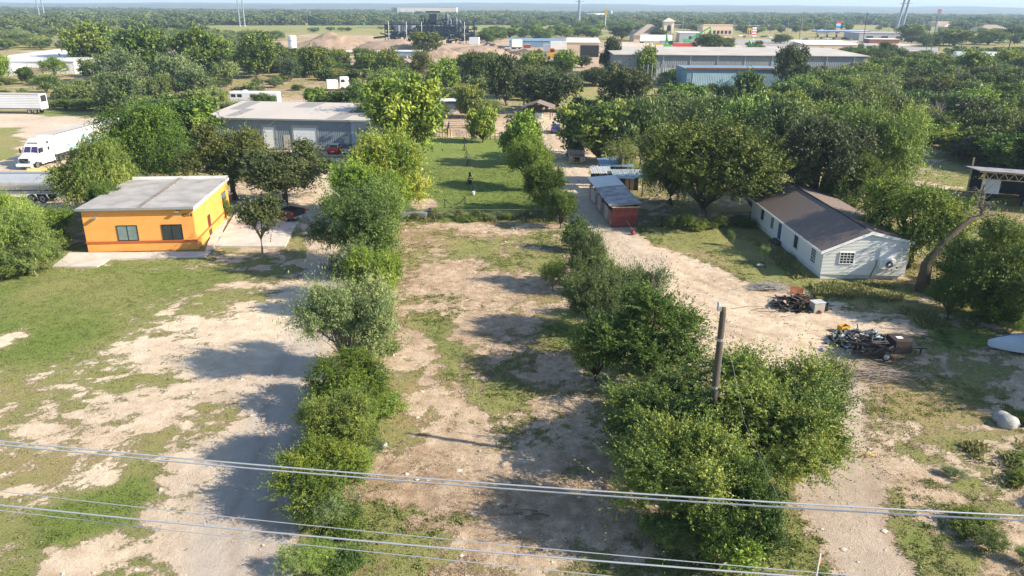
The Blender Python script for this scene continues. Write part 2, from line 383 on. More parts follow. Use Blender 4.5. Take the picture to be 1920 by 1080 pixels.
    bp = N.new('ShaderNodeBump'); bp.inputs['Strength'].default_value = 1; bp.inputs['Distance'].default_value = .16
    h = math_('ADD', math_('MULTIPLY', fine, .8), math_('ADD', math_('MULTIPLY', vfine, .5), math_('MULTIPLY', rng_(edge, .42, .62), .7)))
    L.new(h, bp.inputs['Height']); L.new(bp.outputs[0], b.inputs['Normal'])
    return m
ground = np_mesh('ground', np.stack([Xf, Yf, Z], -1), F, ground_mat(),
    {'cover': ('POINT', cov), 'tone': ('POINT', tone), 'gravel': ('POINT', grv), 'warm': ('POINT', wrm), 'rut': ('POINT', rut)}, smooth=True)
tag(ground, kind='structure')
# far hills on the horizon
M_hill = mat('scrub_hillside', (.055, .075, .03), .95, .4, .005, col2=(.17, .15, .09), contrast=1.6)
def hills():
    xs_ = np.linspace(-9500, 9500, 240); ys_ = np.linspace(2600, 10500, 60)
    A, B = np.meshgrid(xs_, ys_); x, y = A.ravel(), B.ravel()
    t = np.clip((y-2700)/5300, 0, 1); t = t*t*(3-2*t); back = np.clip((10400-y)/1800, 0, 1)
    z = t*back*(24+62*fbm(x*.0005+3, y*.0004, 4))*(1+.25*np.clip(x/6000, -1, 1))+(fbm(x*.0025, y*.002, 4)-.5)*20*t - 2
    ii = np.arange(len(x)).reshape(60, 240)
    FF = np.stack([ii[:-1, :-1], ii[:-1, 1:], ii[1:, 1:], ii[1:, :-1]], -1).reshape(-1, 4)
    tag(np_mesh('hills', np.stack([x, y, z], -1), FF, M_hill, smooth=True), kind='structure')
hills()
# ------------------------------------------------------------------ foliage
def leaf_mat(name, dark, mid_, light, trans=.15, obj_tint=True):
    m = bpy.data.materials.new(name); m.use_nodes = True; nt = m.node_tree; N = nt.nodes; L = nt.links
    N.remove(N['Principled BSDF']); out = N['Material Output']
    a = N.new('ShaderNodeAttribute'); a.attribute_name = 'tone'
    cr = N.new('ShaderNodeValToRGB'); e = cr.color_ramp.elements
    e[0].position = 0; e[0].color = (*dark, 1); e[1].position = 1; e[1].color = (*light, 1)
    k = cr.color_ramp.elements.new(.5); k.color = (*mid_, 1)
    oi = N.new('ShaderNodeObjectInfo')
    add = N.new('ShaderNodeMath'); add.operation = 'MULTIPLY_ADD'; L.new(oi.outputs['Random'], add.inputs[0]); add.inputs[1].default_value = .5; add.inputs[2].default_value = -.25
    ad2 = N.new('ShaderNodeMath'); ad2.operation = 'ADD'; ad2.use_clamp = True; L.new(a.outputs['Fac'], ad2.inputs[0]); L.new(add.outputs[0], ad2.inputs[1])
    L.new(ad2.outputs[0], cr.inputs[0]); col = cr.outputs[0]
    if obj_tint:
        mx = N.new('ShaderNodeMix'); mx.data_type = 'RGBA'; mx.blend_type = 'MULTIPLY'; mx.inputs[0].default_value = 1
        L.new(col, mx.inputs[6]); L.new(oi.outputs['Color'], mx.inputs[7]); col = mx.outputs[2]
    d = N.new('ShaderNodeBsdfPrincipled'); d.inputs['Roughness'].default_value = .55; d.inputs['Specular IOR Level'].default_value = .25; L.new(col, d.inputs['Base Color'])
    t = N.new('ShaderNodeBsdfTranslucent'); hs = N.new('ShaderNodeHueSaturation'); hs.inputs['Value'].default_value = 1.25; hs.inputs['Saturation'].default_value = 1.1
    L.new(col, hs.inputs['Color']); L.new(hs.outputs[0], t.inputs[0])
    s = N.new('ShaderNodeMixShader'); s.inputs[0].default_value = trans; L.new(d.outputs[0], s.inputs[1]); L.new(t.outputs[0], s.inputs[2])
    L.new(s.outputs[0], out.inputs[0]); return m
LM = {
 'elm': leaf_mat('elm_leaves', (.045, .08, .016), (.12, .18, .032), (.29, .32, .065)),
 'mesquite': leaf_mat('feathery_leaves', (.055, .09, .03), (.14, .195, .058), (.28, .325, .10)),
 'oak': leaf_mat('oak_leaves', (.045, .065, .022), (.095, .118, .04), (.165, .185, .065), .18),
 'far': leaf_mat('distant_leaves', (.06, .095, .028), (.13, .17, .05), (.25, .26, .09), .2, False),
 'weed': leaf_mat('weed_leaves', (.08, .12, .028), (.14, .18, .045), (.25, .26, .09), .25, False),
 'litter': leaf_mat('dry_litter_leaves', (.13, .085, .05), (.26, .18, .11), (.46, .36, .24), .1, False),
 'grass': leaf_mat('grass_blades', (.085, .12, .03), (.17, .185, .065), (.30, .265, .12), .25, False),
}
def unit(v): return v/np.maximum(np.linalg.norm(v, axis=-1, keepdims=True), 1e-9)
def leaf_quads(p, ax, nrm, l, w):
    b = unit(np.cross(nrm, ax)); l = l[:, None]; w = w[:, None]
    V = np.stack([p-ax*l, p+b*w-ax*l*.1, p+ax*l, p-b*w-ax*l*.1], 1).reshape(-1, 3)
    return V, np.arange(len(V)).reshape(-1, 4)
def make_crown(seed, Rr, H, z0, n_lobe, n_clump, n_twig, n_leaf, ll, lw, twig, style, lobe_r=(.28, .48), spread=.10):
    r = np.random.default_rng(seed)
    zc = (z0+H)/2; rz = (H-z0)/2
    # lobes: boughs spread through the crown's egg shape
    u = unit(r.normal(size=(n_lobe, 3))); u[:, 2] = np.where(u[:, 2] < (-.75 if z0 < 1.25 else -.25), -u[:, 2]*.4, u[:, 2])
    rad = r.uniform(.35, .92, n_lobe)[:, None]
    lc = u*rad*np.array([Rr, Rr, rz])*.9+np.array([0, 0, zc])
    lr = r.uniform(lobe_r[0], lobe_r[1], n_lobe)*min(Rr, rz*1.25)
    ltone = r.normal(0, .14, n_lobe)
    which = r.choice(n_lobe, n_clump, p=lr**2/np.sum(lr**2))
    d = unit(r.normal(size=(n_clump, 3))); d[:, 2] = np.where((d[:, 2] < 0) & (r.random(n_clump) < .45), -d[:, 2], d[:, 2])
    cp = lc[which]+d*(lr[which]*r.uniform(.35, 1.0, n_clump)**.6)[:, None]*np.array([1, 1, .85])
    cp[:, 2] = np.maximum(cp[:, 2], z0*.7+.15)
    o = unit(d*.8+unit((cp-np.array([0, 0, zc*.7]))*np.array([1, 1, .8]))*.8)
    T = n_clump*n_twig
    base = np.repeat(cp, n_twig, 0)+r.normal(0, .10, (T, 3))*Rr*.3
    if style == 'weep': bias = np.array([0, 0, -.7])
    elif style == 'up': bias = np.array([0, 0, .55])
    else: bias = np.array([0, 0, .08])
    td = unit(np.repeat(o, n_twig, 0)*.8+r.normal(0, .55, (T, 3))+bias)
    tl = twig*r.uniform(.5, 1.35, T)*np.where(r.random(T) < .12, 2.0, 1)*np.repeat(np.where(r.random(n_clump) < .12, 1.9, 1), n_twig)
    M_ = T*n_leaf; s = np.tile(np.linspace(.0, 1, n_leaf), T)+r.normal(0, .03, M_)
    p = np.repeat(base, n_leaf, 0)+np.repeat(td*tl[:, None], n_leaf, 0)*s[:, None]
    p[:, 2] -= (s**2)*np.repeat(tl, n_leaf)*(.35 if style == 'weep' else .12)
    p += r.normal(0, spread, (M_, 3))*np.array([1, 1, .8])
    ax = unit(np.repeat(td, n_leaf, 0)*.6+r.normal(0, .6, (M_, 3)))
    nr = unit(r.normal(0, .55, (M_, 3))+np.array([0, 0, .75])+np.repeat(np.repeat(o, n_twig, 0), n_leaf, 0)*.45)
    sz = r.uniform(.65, 1.3, M_)
    V, Fq = leaf_quads(p, ax, nr, ll*sz, lw*sz)
    tone = .45+np.repeat(np.repeat(ltone[which]+r.normal(0, .13, n_clump), n_twig*n_leaf), 1)+r.normal(0, .10, M_)
    return V, Fq, np.clip(tone, 0, 1), lc, cp
def bark_mesh(seed, H, z0, lc, cp, tr, n_limb=16, n_sub=60, lean=.0):
    r = random.Random(seed); mb = MB(); nL = len(lc)
    fork = Vector((r.uniform(-.2, .2), r.uniform(-.2, .2), max(.5, z0*.9+.3)))
    mb.tube([(0, 0, -.4), (0, 0, .05), fork*.5+Vector((r.uniform(-.1, .1), 0, 0)), fork], [tr*1.5, tr*1.1, tr*.9, tr*.8], 8)
    for i in range(min(n_limb, nL)):
        e = Vector(lc[i]); m1 = fork.lerp(e, .4)+Vector((r.uniform(-.3, .3), r.uniform(-.3, .3), .25))
        k = tr*r.uniform(.35, .6)
        mb.tube([fork-Vector((0, 0, .1)), m1, fork.lerp(e, .75)+Vector((0, 0, .12)), e], [k*1.2, k, k*.6, k*.25], 6)
    cpn = np.array(cp); idx = list(range(len(cpn))); r.shuffle(idx)
    for i in idx[:n_sub]:
        e = Vector(cpn[i]); j = int(np.argmin(((lc-cpn[i])**2).sum(1))); a = Vector(lc[j]) if j < n_limb else fork*1.0
        a = a*1.0; mm = a.lerp(e, .5)+Vector((r.uniform(-.12, .12), r.uniform(-.12, .12), .1))
        k = tr*.12; out = e+(e-Vector((0, 0, H*.45))).normalized()*r.uniform(.1, .8)+Vector((r.uniform(-.2, .2), r.uniform(-.2, .2), r.uniform(-.1, .3))); mb.tube([a, mm, e, out], [k*1.5, k, k*.5, k*.2], 4)
    return mb
PROTO = {}
def proto(key, kind, seed, Rr, H, z0, tr, bark, **kw):
    V, Fq, tone, lc, cp = make_crown(seed, Rr, H, z0, **kw)
    me = np_mesh('crown', V, Fq, LM[kind], {'tone': ('FACE', tone)}, link=False)
    b = bark_mesh(seed, H, z0, lc, cp, tr); bm_ = bpy.data.meshes.new('trunk'); bm_.from_pydata(b.v, [], b.f); bm_.materials.append(bark); bm_.update()
    bm_.polygons.foreach_set('use_smooth', [True]*len(bm_.polygons))
    PROTO.setdefault(key, []).append((me, bm_, Rr, H))
for s in range(3):
    proto('elm', 'elm', 11+s, 3.6, 6.6, .5, .17, M_bark, n_lobe=30, n_clump=560, n_twig=5, n_leaf=30, ll=.075, lw=.034, twig=.80, style='up', lobe_r=(.13, .27), spread=.055)
for s in range(3):
    proto('elmhi', 'elm', 21+s, 3.6, 6.8, 1.1, .17, M_bark, n_lobe=24, n_clump=470, n_twig=5, n_leaf=30, ll=.075, lw=.034, twig=.95, style='weep' if s == 1 else 'up', lobe_r=(.13, .27), spread=.05)
for s in range(3):
    proto('mesquite', 'mesquite', 31+s, 3.4, 5.6, .45, .14, M_barkpale, n_lobe=24, n_clump=620, n_twig=5, n_leaf=24, ll=.095, lw=.023, twig=.75, style='up' if s < 2 else '', lobe_r=(.14, .32), spread=.08)
for s in range(2):
    proto('weep', 'elm', 51+s, 3.8, 6.8, .7, .18, M_bark, n_lobe=26, n_clump=680, n_twig=4, n_leaf=30, ll=.08, lw=.03, twig=.95, style='weep', lobe_r=(.15, .32), spread=.06)
for s in range(2):
    proto('oak', 'oak', 61+s, 4.0, 6.4, 1.0, .22, M_bark, n_lobe=26, n_clump=950, n_twig=3, n_leaf=17, ll=.10, lw=.05, twig=.5, style='', lobe_r=(.17, .32), spread=.09)
proto('bigoak', 'oak', 66, 4.0, 6.0, 1.24, .24, M_bark, n_lobe=30, n_clump=1150, n_twig=3, n_leaf=17, ll=.095, lw=.047, twig=.5, style='', lobe_r=(.16, .28), spread=.08)
proto('sapling', 'oak', 71, 1.7, 4.6, 1.5, .09, M_barkpale, n_lobe=13, n_clump=230, n_twig=3, n_leaf=12, ll=.10, lw=.05, twig=.5, style='up', lobe_r=(.26, .45), spread=.09)
for s in range(2):
    proto('airy', 'mesquite', 81+s, 2.6, 4.4, .3, .09, M_barkpale, n_lobe=9, n_clump=210, n_twig=4, n_leaf=15, ll=.10, lw=.028, twig=.75, style='up', lobe_r=(.22, .42), spread=.10)
for s in range(2):
    proto('shrub', 'elm', 91+s, 1.7, 2.6, .05, .05, M_bark, n_lobe=9, n_clump=170, n_twig=4, n_leaf=16, ll=.09, lw=.042, twig=.55, style='up', lobe_r=(.28, .5), spread=.08)
for s in range(3):
    proto('mid_elm', 'elm', 101+s, 3.6, 6.4, .0, .17, M_bark, n_lobe=28, n_clump=460, n_twig=3, n_leaf=9, ll=.18, lw=.10, twig=.6, style='', lobe_r=(.17, .34), spread=.13)
for s in range(3):
    proto('mid_mesquite', 'mesquite', 121+s, 3.6, 5.4, .0, .14, M_barkpale, n_lobe=26, n_clump=430, n_twig=3, n_leaf=9, ll=.20, lw=.075, twig=.8, style='up', lobe_r=(.16, .34), spread=.13)
for s in range(2):
    proto('mid_oak', 'oak', 141+s, 4.0, 6.4, .3, .2, M_bark, n_lobe=18, n_clump=520, n_twig=3, n_leaf=8, ll=.18, lw=.115, twig=.5, style='', lobe_r=(.26, .44), spread=.17)
TINT = {'': (1, 1, 1), 'yellow': (1.25, 1.18, .85), 'gold': (1.55, 1.42, .9), 'bright': (1.15, 1.25, .9), 'deep': (.85, .92, .85), 'dark': (.55, .62, .6), 'grey': (1.0, .98, 1.25), 'olive': (.95, .85, .8), 'brown': (1.35, .95, 1.0), 'pale': (1.35, 1.3, 1.4)}
_tc = {}; _rt = random.Random(5)
def plant(x, y, h, r, key, tint, label, group=None, name=None, cat='tree', rz=None, z=None, trunk=True):
    pr = PROTO[key]; i = _tc.get(key, 0); _tc[key] = i+1
    cm, tm, R0, H0 = pr[i % len(pr)]
    name = name or {'elm': 'elm_tree', 'elmhi': 'elm_tree', 'mesquite': 'mesquite_tree', 'weep': 'elm_tree', 'oak': 'oak_tree', 'bigoak': 'oak_tree', 'sapling': 'young_oak_tree', 'airy': 'mesquite_tree', 'shrub': 'shrub', 'mid_elm': 'elm_tree', 'mid_mesquite': 'mesquite_tree', 'mid_oak': 'oak_tree'}[key]
    e = thing(name, label, cat, (x, y, (gz(x, y) if z is None else z)), _rt.uniform(0, 6.28) if rz is None else rz, group)
    s = r/R0*1.04; e.scale = (s*_rt.uniform(.94, 1.06), s*_rt.uniform(.94, 1.06), h/H0)
    j = _rt.uniform(.88, 1.12); t = TINT[tint]
    c = bpy.data.objects.new('crown', cm); C.objects.link(c); c.parent = e; c.color = (t[0]*j*_rt.uniform(.95, 1.05), t[1]*j, t[2]*j, 1)
    if trunk:
        k = bpy.data.objects.new('trunk', tm); C.objects.link(k); k.parent = e
    return e
def tree(cx, ybase, ytop, wpx, key, tint, label, **kw):
    """fit a crown whose near lower edge, far upper edge and width are seen at these places"""
    p = gp(cx, ybase); k = (ROT @ Vector((cx-960, 0, -FPX))); y = p.y; h = 5.0; low = {'sapling': 0, 'oak': .5}.get(key, .8)
    for _ in range(14):
        q = Vector((0, y, h*.4)); dep = depth(q); r = wpx/2*dep/FPX
        y = gp(cx, ybase, .10*h if low else 0).y+low*r
        X = gp(cx, (ybase+ytop)/2, h*.5).x
        h = max(.8, hgt((X, y+.35*r), ytop)/.94)
        h = min(h, max(3.0*r, 2.0) if low else 9)
    if key != 'sapling' and dep > 105 and 'mid' not in key: key = {'elm': 'mid_elm', 'weep': 'mid_elm', 'mesquite': 'mid_mesquite', 'airy': 'mid_mesquite', 'shrub': 'mid_elm', 'oak': 'mid_oak'}[key]
    xs = X*1.0
    return plant(xs, y, h, r, key, tint, label, **kw)
# --- the overgrown row between the grey track and the middle lot, from near to far
tree(590, 1075, 1010, 95, 'airy', 'bright', 'low leafy bush at the bottom end of the overgrown row beside the grey gravel track', cat='bush', name='shrub')
tree(610, 1010, 895, 137, 'airy', 'pale', 'thin greyish shrub with bare twigs beneath the yellow-green elm near the power lines', cat='bush', name='shrub')
tree(598, 975, 828, 172, 'elmhi', 'yellow', 'yellow-green elm with drooping sprays crossed by the upper pair of power lines')
tree(618, 900, 728, 189, 'mesquite', 'gold', 'soft bright yellow-green feathery tree leaning over the grey gravel track')
tree(660, 850, 760, 77, 'shrub', 'bright', 'leafy bush on the lot side of the feathery yellow-green tree', cat='bush')
tree(650, 800, 660, 172, 'elmhi', 'yellow', 'bushy yellow-green elm just below the large greyish mesquite in the overgrown row')
tree(650, 715, 520, 180, 'mesquite', 'grey', 'large round greyish-green mesquite halfway up the overgrown row')
tree(700, 590, 455, 107, 'elm', 'bright', 'fresh green elm bush between the greyish mesquite and the big green mesquite')
tree(650, 565, 460, 103, 'airy', 'grey', 'small grey-green mesquite at the edge of the gravel track above the greyish round one')
tree(672, 520, 350, 185, 'mesquite', 'bright', 'big fluffy green mesquite to the right of the concrete slab')
tree(728, 445, 372, 55, 'airy', 'bright', 'narrow green mesquite between the fluffy mesquite and the green pasture')
tree(680, 435, 295, 160, 'elm', 'bright', 'yellow-green elm behind the big fluffy mesquite and left of the pasture')
tree(725, 410, 238, 160, 'elm', 'yellow', 'yellow-green elm right of the parked red car and beside the pasture')
tree(765, 300, 140, 175, 'elm', 'bright', 'tallest bright green elm at the right end of the metal workshop')
tree(735, 262, 150, 110, 'mesquite', 'bright', 'wide light green tree crown over the right end of the workshop roof')
# --- the row right of the middle lot
tree(905, 262, 193, 62, 'elm', 'bright', 'round bright green tree with a bare trunk beside the pen behind the pasture')
tree(975, 305, 208, 92, 'elm', 'bright', 'bright green tree at the far end of the row between pasture and dirt road')
tree(1000, 352, 252, 88, 'elm', 'bright', 'green elm second in the row between pasture and dirt road')
tree(1018, 395, 300, 92, 'elm', 'yellow', 'yellowish elm at the near end of the pasture beside the dirt road')
tree(1052, 425, 345, 55, 'elm', 'deep', 'dark green elm at the pasture corner near the old gate')
tree(1088, 468, 416, 58, 'shrub', 'deep', 'dark shrub at the bend of the dirt road', cat='bush')
tree(1037, 545, 485, 66, 'airy', 'bright', 'small light green mesquite bush standing out into the middle lot')
tree(1105, 545, 438, 94, 'mesquite', '', 'upright green mesquite just below the bend of the dirt road')
tree(1212, 600, 462, 82, 'airy', 'grey', 'leaning sparse mesquite reaching over the sandy yard')
tree(1122, 640, 495, 141, 'mesquite', '', 'broad feathery mesquite above the dark green elm')
tree(1215, 745, 548, 227, 'elmhi', 'deep', 'large dark green elm left of the bare wooden pole')
tree(1120, 720, 600, 103, 'elm', '', 'green elm at the left edge of the large dark elm')
tree(1455, 905, 668, 260, 'elmhi', '', 'tall spiky topped elm right of the bare wooden pole')
tree(1555, 810, 680, 120, 'airy', 'olive', 'sparse olive branched tree beside the brush heap on the sand')
tree(1255, 905, 695, 240, 'elmhi', '', 'wide elm left of the foot of the bare wooden pole')
tree(1500, 960, 760, 200, 'elmhi', '', 'elm overhanging the driveway below the spiky topped elm')
tree(1285, 1040, 800, 230, 'elmhi', '', 'drooping elm crossed by the upper pair of power lines right of the middle lot')
tree(1395, 1085, 860, 190, 'elm', 'deep', 'dark elm low beside the driveway entrance at the bottom edge')
tree(1370, 1110, 985, 130, 'shrub', 'bright', 'bright bush among the lowest elms at the bottom edge of the picture', cat='bush')
# --- around the orange building
tree(484, 486, 372, 78, 'sapling', '', 'young oak with a slim straight trunk in front of the concrete slab')
_g = gp(534, 384); plant(_g.x, _g.y, hgt(_g, 268), 93*depth(_g)/FPX, 'bigoak', '', 'round dark live oak shading the parked pickup truck')
_g = gp(441, 372); plant(_g.x, _g.y, hgt(_g, 232), 82*depth(_g)/FPX, 'bigoak', 'yellow', 'tall drooping yellow-green tree with a dark trunk behind the right end of the orange building', name='elm_tree')
tree(170, 405, 240, 150, 'weep', '', 'bushy elm against the left rear corner of the orange building')
tree(262, 345, 195, 190, 'weep', 'bright', 'tall leafy elm behind the orange building roof')
tree(350, 292, 178, 150, 'weep', 'bright', 'bright elm left of the metal workshop roof')
tree(290, 290, 190, 120, 'mesquite', 'bright', 'feathery light green tree partly hiding the white semi trailer')
tree(200, 430, 330, 70, 'elm', 'deep', 'dark elm wedged between the orange wall and the tanker trailer')
tree(15, 520, 390, 150, 'mesquite', 'bright', 'bright green mesquite at the left edge below the silver tanker')
tree(72, 460, 375, 110, 'elm', 'bright', 'yellow-green bush mass left of the orange building')
tree(5, 440, 355, 90, 'elm', 'bright', 'green elm at the far left edge over the tanker wheels')
tree(55, 520, 430, 100, 'mesquite', '', 'grey-green brush at the foot of the left bushes by the lawn')
tree(300, 415, 378, 40, 'shrub', 'deep', 'small dark shrub at the right rear corner of the orange building', cat='bush')
tree(418, 410, 372, 32, 'shrub', 'grey', 'small greyish shrub beside the orange side wall', cat='bush')
# --- right side near the house
tree(1335, 418, 215, 255, 'elm', 'olive', 'huge olive-green elm left of the white house')
tree(1265, 380, 235, 130, 'weep', '', 'drooping elm behind the tin roofed shed')
tree(1165, 340, 250, 60, 'airy', 'olive', 'thin sparse tree above the blue tin roof')
tree(1125, 300, 178, 165, 'weep', '', 'broad dark hanging tree beside the blotched truck')
tree(1205, 305, 190, 110, 'mesquite', '', 'light feathery tree behind the broad hanging tree')
tree(1420, 400, 280, 90, 'elm', 'olive', 'olive elm at the far corner of the white house')
tree(1535, 400, 222, 170, 'oak', 'grey', 'grey-green live oak rising behind the white house roof')
tree(1650, 385, 200, 190, 'mesquite', 'bright', 'wide light green mesquite on the slope behind the white house')
tree(1600, 420, 290, 110, 'elm', 'deep', 'vine covered dark green tree behind the middle of the house roof')
tree(1730, 510, 332, 205, 'elmhi', 'yellow', 'spreading yellow-green elm against the right end of the white house')
tree(1868, 605, 425, 180, 'elmhi', '', 'big leafy elm at the right edge below the dead trunk')
tree(1905, 560, 440, 120, 'elm', 'bright', 'bright green elm at the extreme right edge above the tarp')
tree(1790, 600, 500, 90, 'elm', 'deep', 'vine hung green tree between the dead trunk and the leafy right elm')
tree(1900, 610, 540, 100, 'shrub', 'bright', 'light green brush right of the leafy elm', cat='bush')
tree(1372, 458, 432, 16, 'airy', 'pale', 'small thin sapling in the shaded yard nearer the far end of the house')
tree(1436, 490, 458, 18, 'airy', 'pale', 'small pale sapling in the shaded yard near the house steps')
tree(1450, 300, 190, 120, 'mesquite', '', 'feathery green tree left of the short wooden lamp post')
tree(1390, 290, 185, 110, 'mesquite', 'bright', 'light green tree behind the huge olive elm')
tree(1330, 262, 180, 100, 'mesquite', '', 'feathery tree crown above the huge olive elm')
tree(1270, 245, 175, 100, 'mesquite', '', 'soft green tree between the hanging tree and the blue steel building')
tree(1560, 290, 195, 110, 'elm', 'deep', 'shadowy elm right of the short wooden lamp post')
# --- middle distance
MID = [
 (1283, 208, 155, 92, 'elm', 'bright', 'rounded vivid green tree in the grass in front of the blue steel building'),
 (1400, 200, 128, 60, 'elm', '', 'slender tree half hiding the blue steel building door'),
 (1360, 200, 160, 60, 'mesquite', '', 'grey-green tree left of the slender one by the blue steel building'),
 (1210, 145, 86, 50, 'elm', 'yellow', 'tall yellow-green willowy tree before the long grey warehouse'),
 (1195, 172, 135, 30, 'elm', 'yellow', 'small yellowish tree at the foot of the tall willowy one'),
 (1260, 152, 126, 30, 'elm', 'bright', 'small round tree against the ribbed grey fence'),
 (1135, 135, 66, 46, 'oak', 'dark', 'tall dark ragged tree at the mouth of the open shed'),
 (1170, 205, 122, 90, 'oak', 'olive', 'grey-brown leaning oak left of the grass patch by the ribbed fence'),
 (1340, 128, 95, 48, 'elm', 'olive', 'olive tree on the warehouse eave left of the tan building'),
 (1325, 95, 62, 60, 'elm', '', 'green tree in front of the two storey tan building'),
 (1480, 165, 88, 62, 'oak', '', 'ragged dark tree at the end of the long warehouse'),
 (1025, 205, 132, 110, 'oak', 'dark', 'dark sprawling oak above the old carport'),
 (950, 190, 106, 80, 'oak', 'deep', 'dark green oak behind the round bright tree'),
 (880, 215, 152, 62, 'elm', '', 'mid green elm above the pasture pen'),
 (835, 165, 108, 60, 'elm', 'bright', 'green tree before the debris yard left of the dark oak'),
 (890, 150, 95, 55, 'elm', 'olive', 'olive tree right of the blue shed roof in the debris yard'),
 (1000, 138, 94, 60, 'elm', '', 'green tree in front of the grey trailers'),
 (1055, 140, 94, 60, 'elm', 'bright', 'yellow-green tree left of the open shed'),
 (1125, 160, 130, 50, 'elm', 'deep', 'dark small tree beneath the tall ragged one'),
 (798, 95, 56, 62, 'elm', 'olive', 'olive tree standing in front of the blue steel plant'),
 (725, 150, 92, 62, 'elm', 'olive', 'olive tree in the debris yard below the steel plant'),
 (690, 140, 98, 60, 'elm', 'deep', 'dark tree right of the white storage tank'),
 (790, 150, 96, 48, 'mesquite', 'brown', 'brownish thin tree in the debris yard'),
 (590, 140, 82, 66, 'elm', 'olive', 'olive tree just right of the white storage tank'),
 (480, 140, 62, 90, 'elm', '', 'tall green tree left of the white storage tank'),
 (425, 150, 114, 48, 'mesquite', '', 'small umbrella shaped mesquite alone in the dry field'),
 (545, 150, 113, 50, 'mesquite', 'grey', 'grey-green bush at the edge of the dry field'),
 (375, 136, 52, 110, 'elm', 'deep', 'large dark tree in the belt before the rubble heap'),
 (275, 138, 44, 105, 'elm', 'deep', 'large dark spreading tree in the middle of the left tree belt'),
 (180, 122, 42, 95, 'elm', 'deep', 'dark tall tree at the right end of the white warehouse'),
 (330, 160, 105, 80, 'mesquite', 'grey', 'grey-green mesquite before the dark belt of trees'),
 (225, 150, 94, 75, 'mesquite', 'grey', 'pale mesquite in front of the dark spreading tree'),
 (172, 148, 112, 45, 'mesquite', '', 'mesquite bush just right of the white warehouse'),
 (220, 210, 136, 92, 'mesquite', 'grey', 'open branched mesquite in the field right of the parked box trailer'),
 (298, 182, 140, 52, 'mesquite', '', 'round dark mesquite in the dry field'),
 (360, 180, 130, 75, 'mesquite', 'grey', 'wide soft mesquite left of the motorhome'),
 (130, 182, 158, 34, 'mesquite', '', 'small round mesquite above the rear doors of the box trailer'),
 (50, 155, 124, 36, 'elm', 'deep', 'dark bush in front of the white warehouse'),
 (100, 142, 108, 45, 'mesquite', 'bright', 'yellow-green mesquite in front of the white warehouse roof'),
 (5, 148, 98, 40, 'elm', 'bright', 'green tree at the left edge in front of the white warehouse'),
 (85, 172, 140, 50, 'mesquite', '', 'mesquite brush behind the parked box trailer'),
 (490, 204, 175, 58, 'elm', 'deep', 'rounded dark bush in front of the motorhome'),
 (592, 204, 162, 48, 'elm', 'bright', 'bright bush below the abandoned white truck'),
 (635, 206, 165, 66, 'elm', '', 'green bush below the cab of the abandoned truck'),
 (680, 208, 150, 70, 'elm', 'deep', 'deep green tree behind the workshop roof'),
 (400, 205, 165, 60, 'mesquite', '', 'feathery brush left of the motorhome by the workshop roof'),
 (740, 165, 128, 90, 'mesquite', 'bright', 'light green broad tree on the skyline of the workshop end'),
 (430, 212, 190, 60, 'mesquite', '', 'low brush behind the left end of the workshop roof'),
 (1705, 75, 45, 60, 'elm', '', 'round green tree before the grey strip mall'),
 (1790, 84, 52, 90, 'elm', '', 'light green bushy tree right of the billboard legs'),
 (1850, 82, 56, 70, 'elm', '', 'green tree at the edge of the mown field'),
 (1900, 78, 50, 70, 'elm', 'deep', 'dark green tree at the right edge beside the mown field'),
 (1825, 50, 30, 62, 'elm', 'dark', 'large dark tree on the right skyline'),
 (1462, 80, 64, 40, 'elm', 'olive', 'small street tree left of the tan metal building'),
 (1235, 76, 54, 34, 'oak', 'deep', 'dark rounded oak right of the bell tower'),
 (1165, 72, 50, 40, 'oak', 'deep', 'dark rounded oak left of the hipped roof building'),
 (1360, 92, 70, 40, 'elm', '', 'green tree before the right part of the tan building'),
 (1885, 130, 88, 60, 'elm', 'gold', 'yellowing tree above the blue container'),
 (1830, 150, 95, 85, 'elm', 'yellow', 'yellow-green elm near the white trailer on the right'),
]
for a in MID: tree(*a)
_mk = []
for cx, yb, yt, w, k, t in [(120, 205, 184, 46, 'elm', 'deep'), (155, 206, 183, 50, 'elm', 'deep'), (190, 206, 182, 50, 'elm', 'deep'), (225, 208, 184, 50, 'elm', 'deep'), (255, 210, 186, 50, 'mesquite', 'deep')]:
    lb = 'dark bush in the hedge right of the box trailer'
    _mk.append((lb, cx, tree(cx, yb, yt, w, k, t, lb, group='hedge bushes right of the box trailer', cat='bush', name='hedge_bush')))
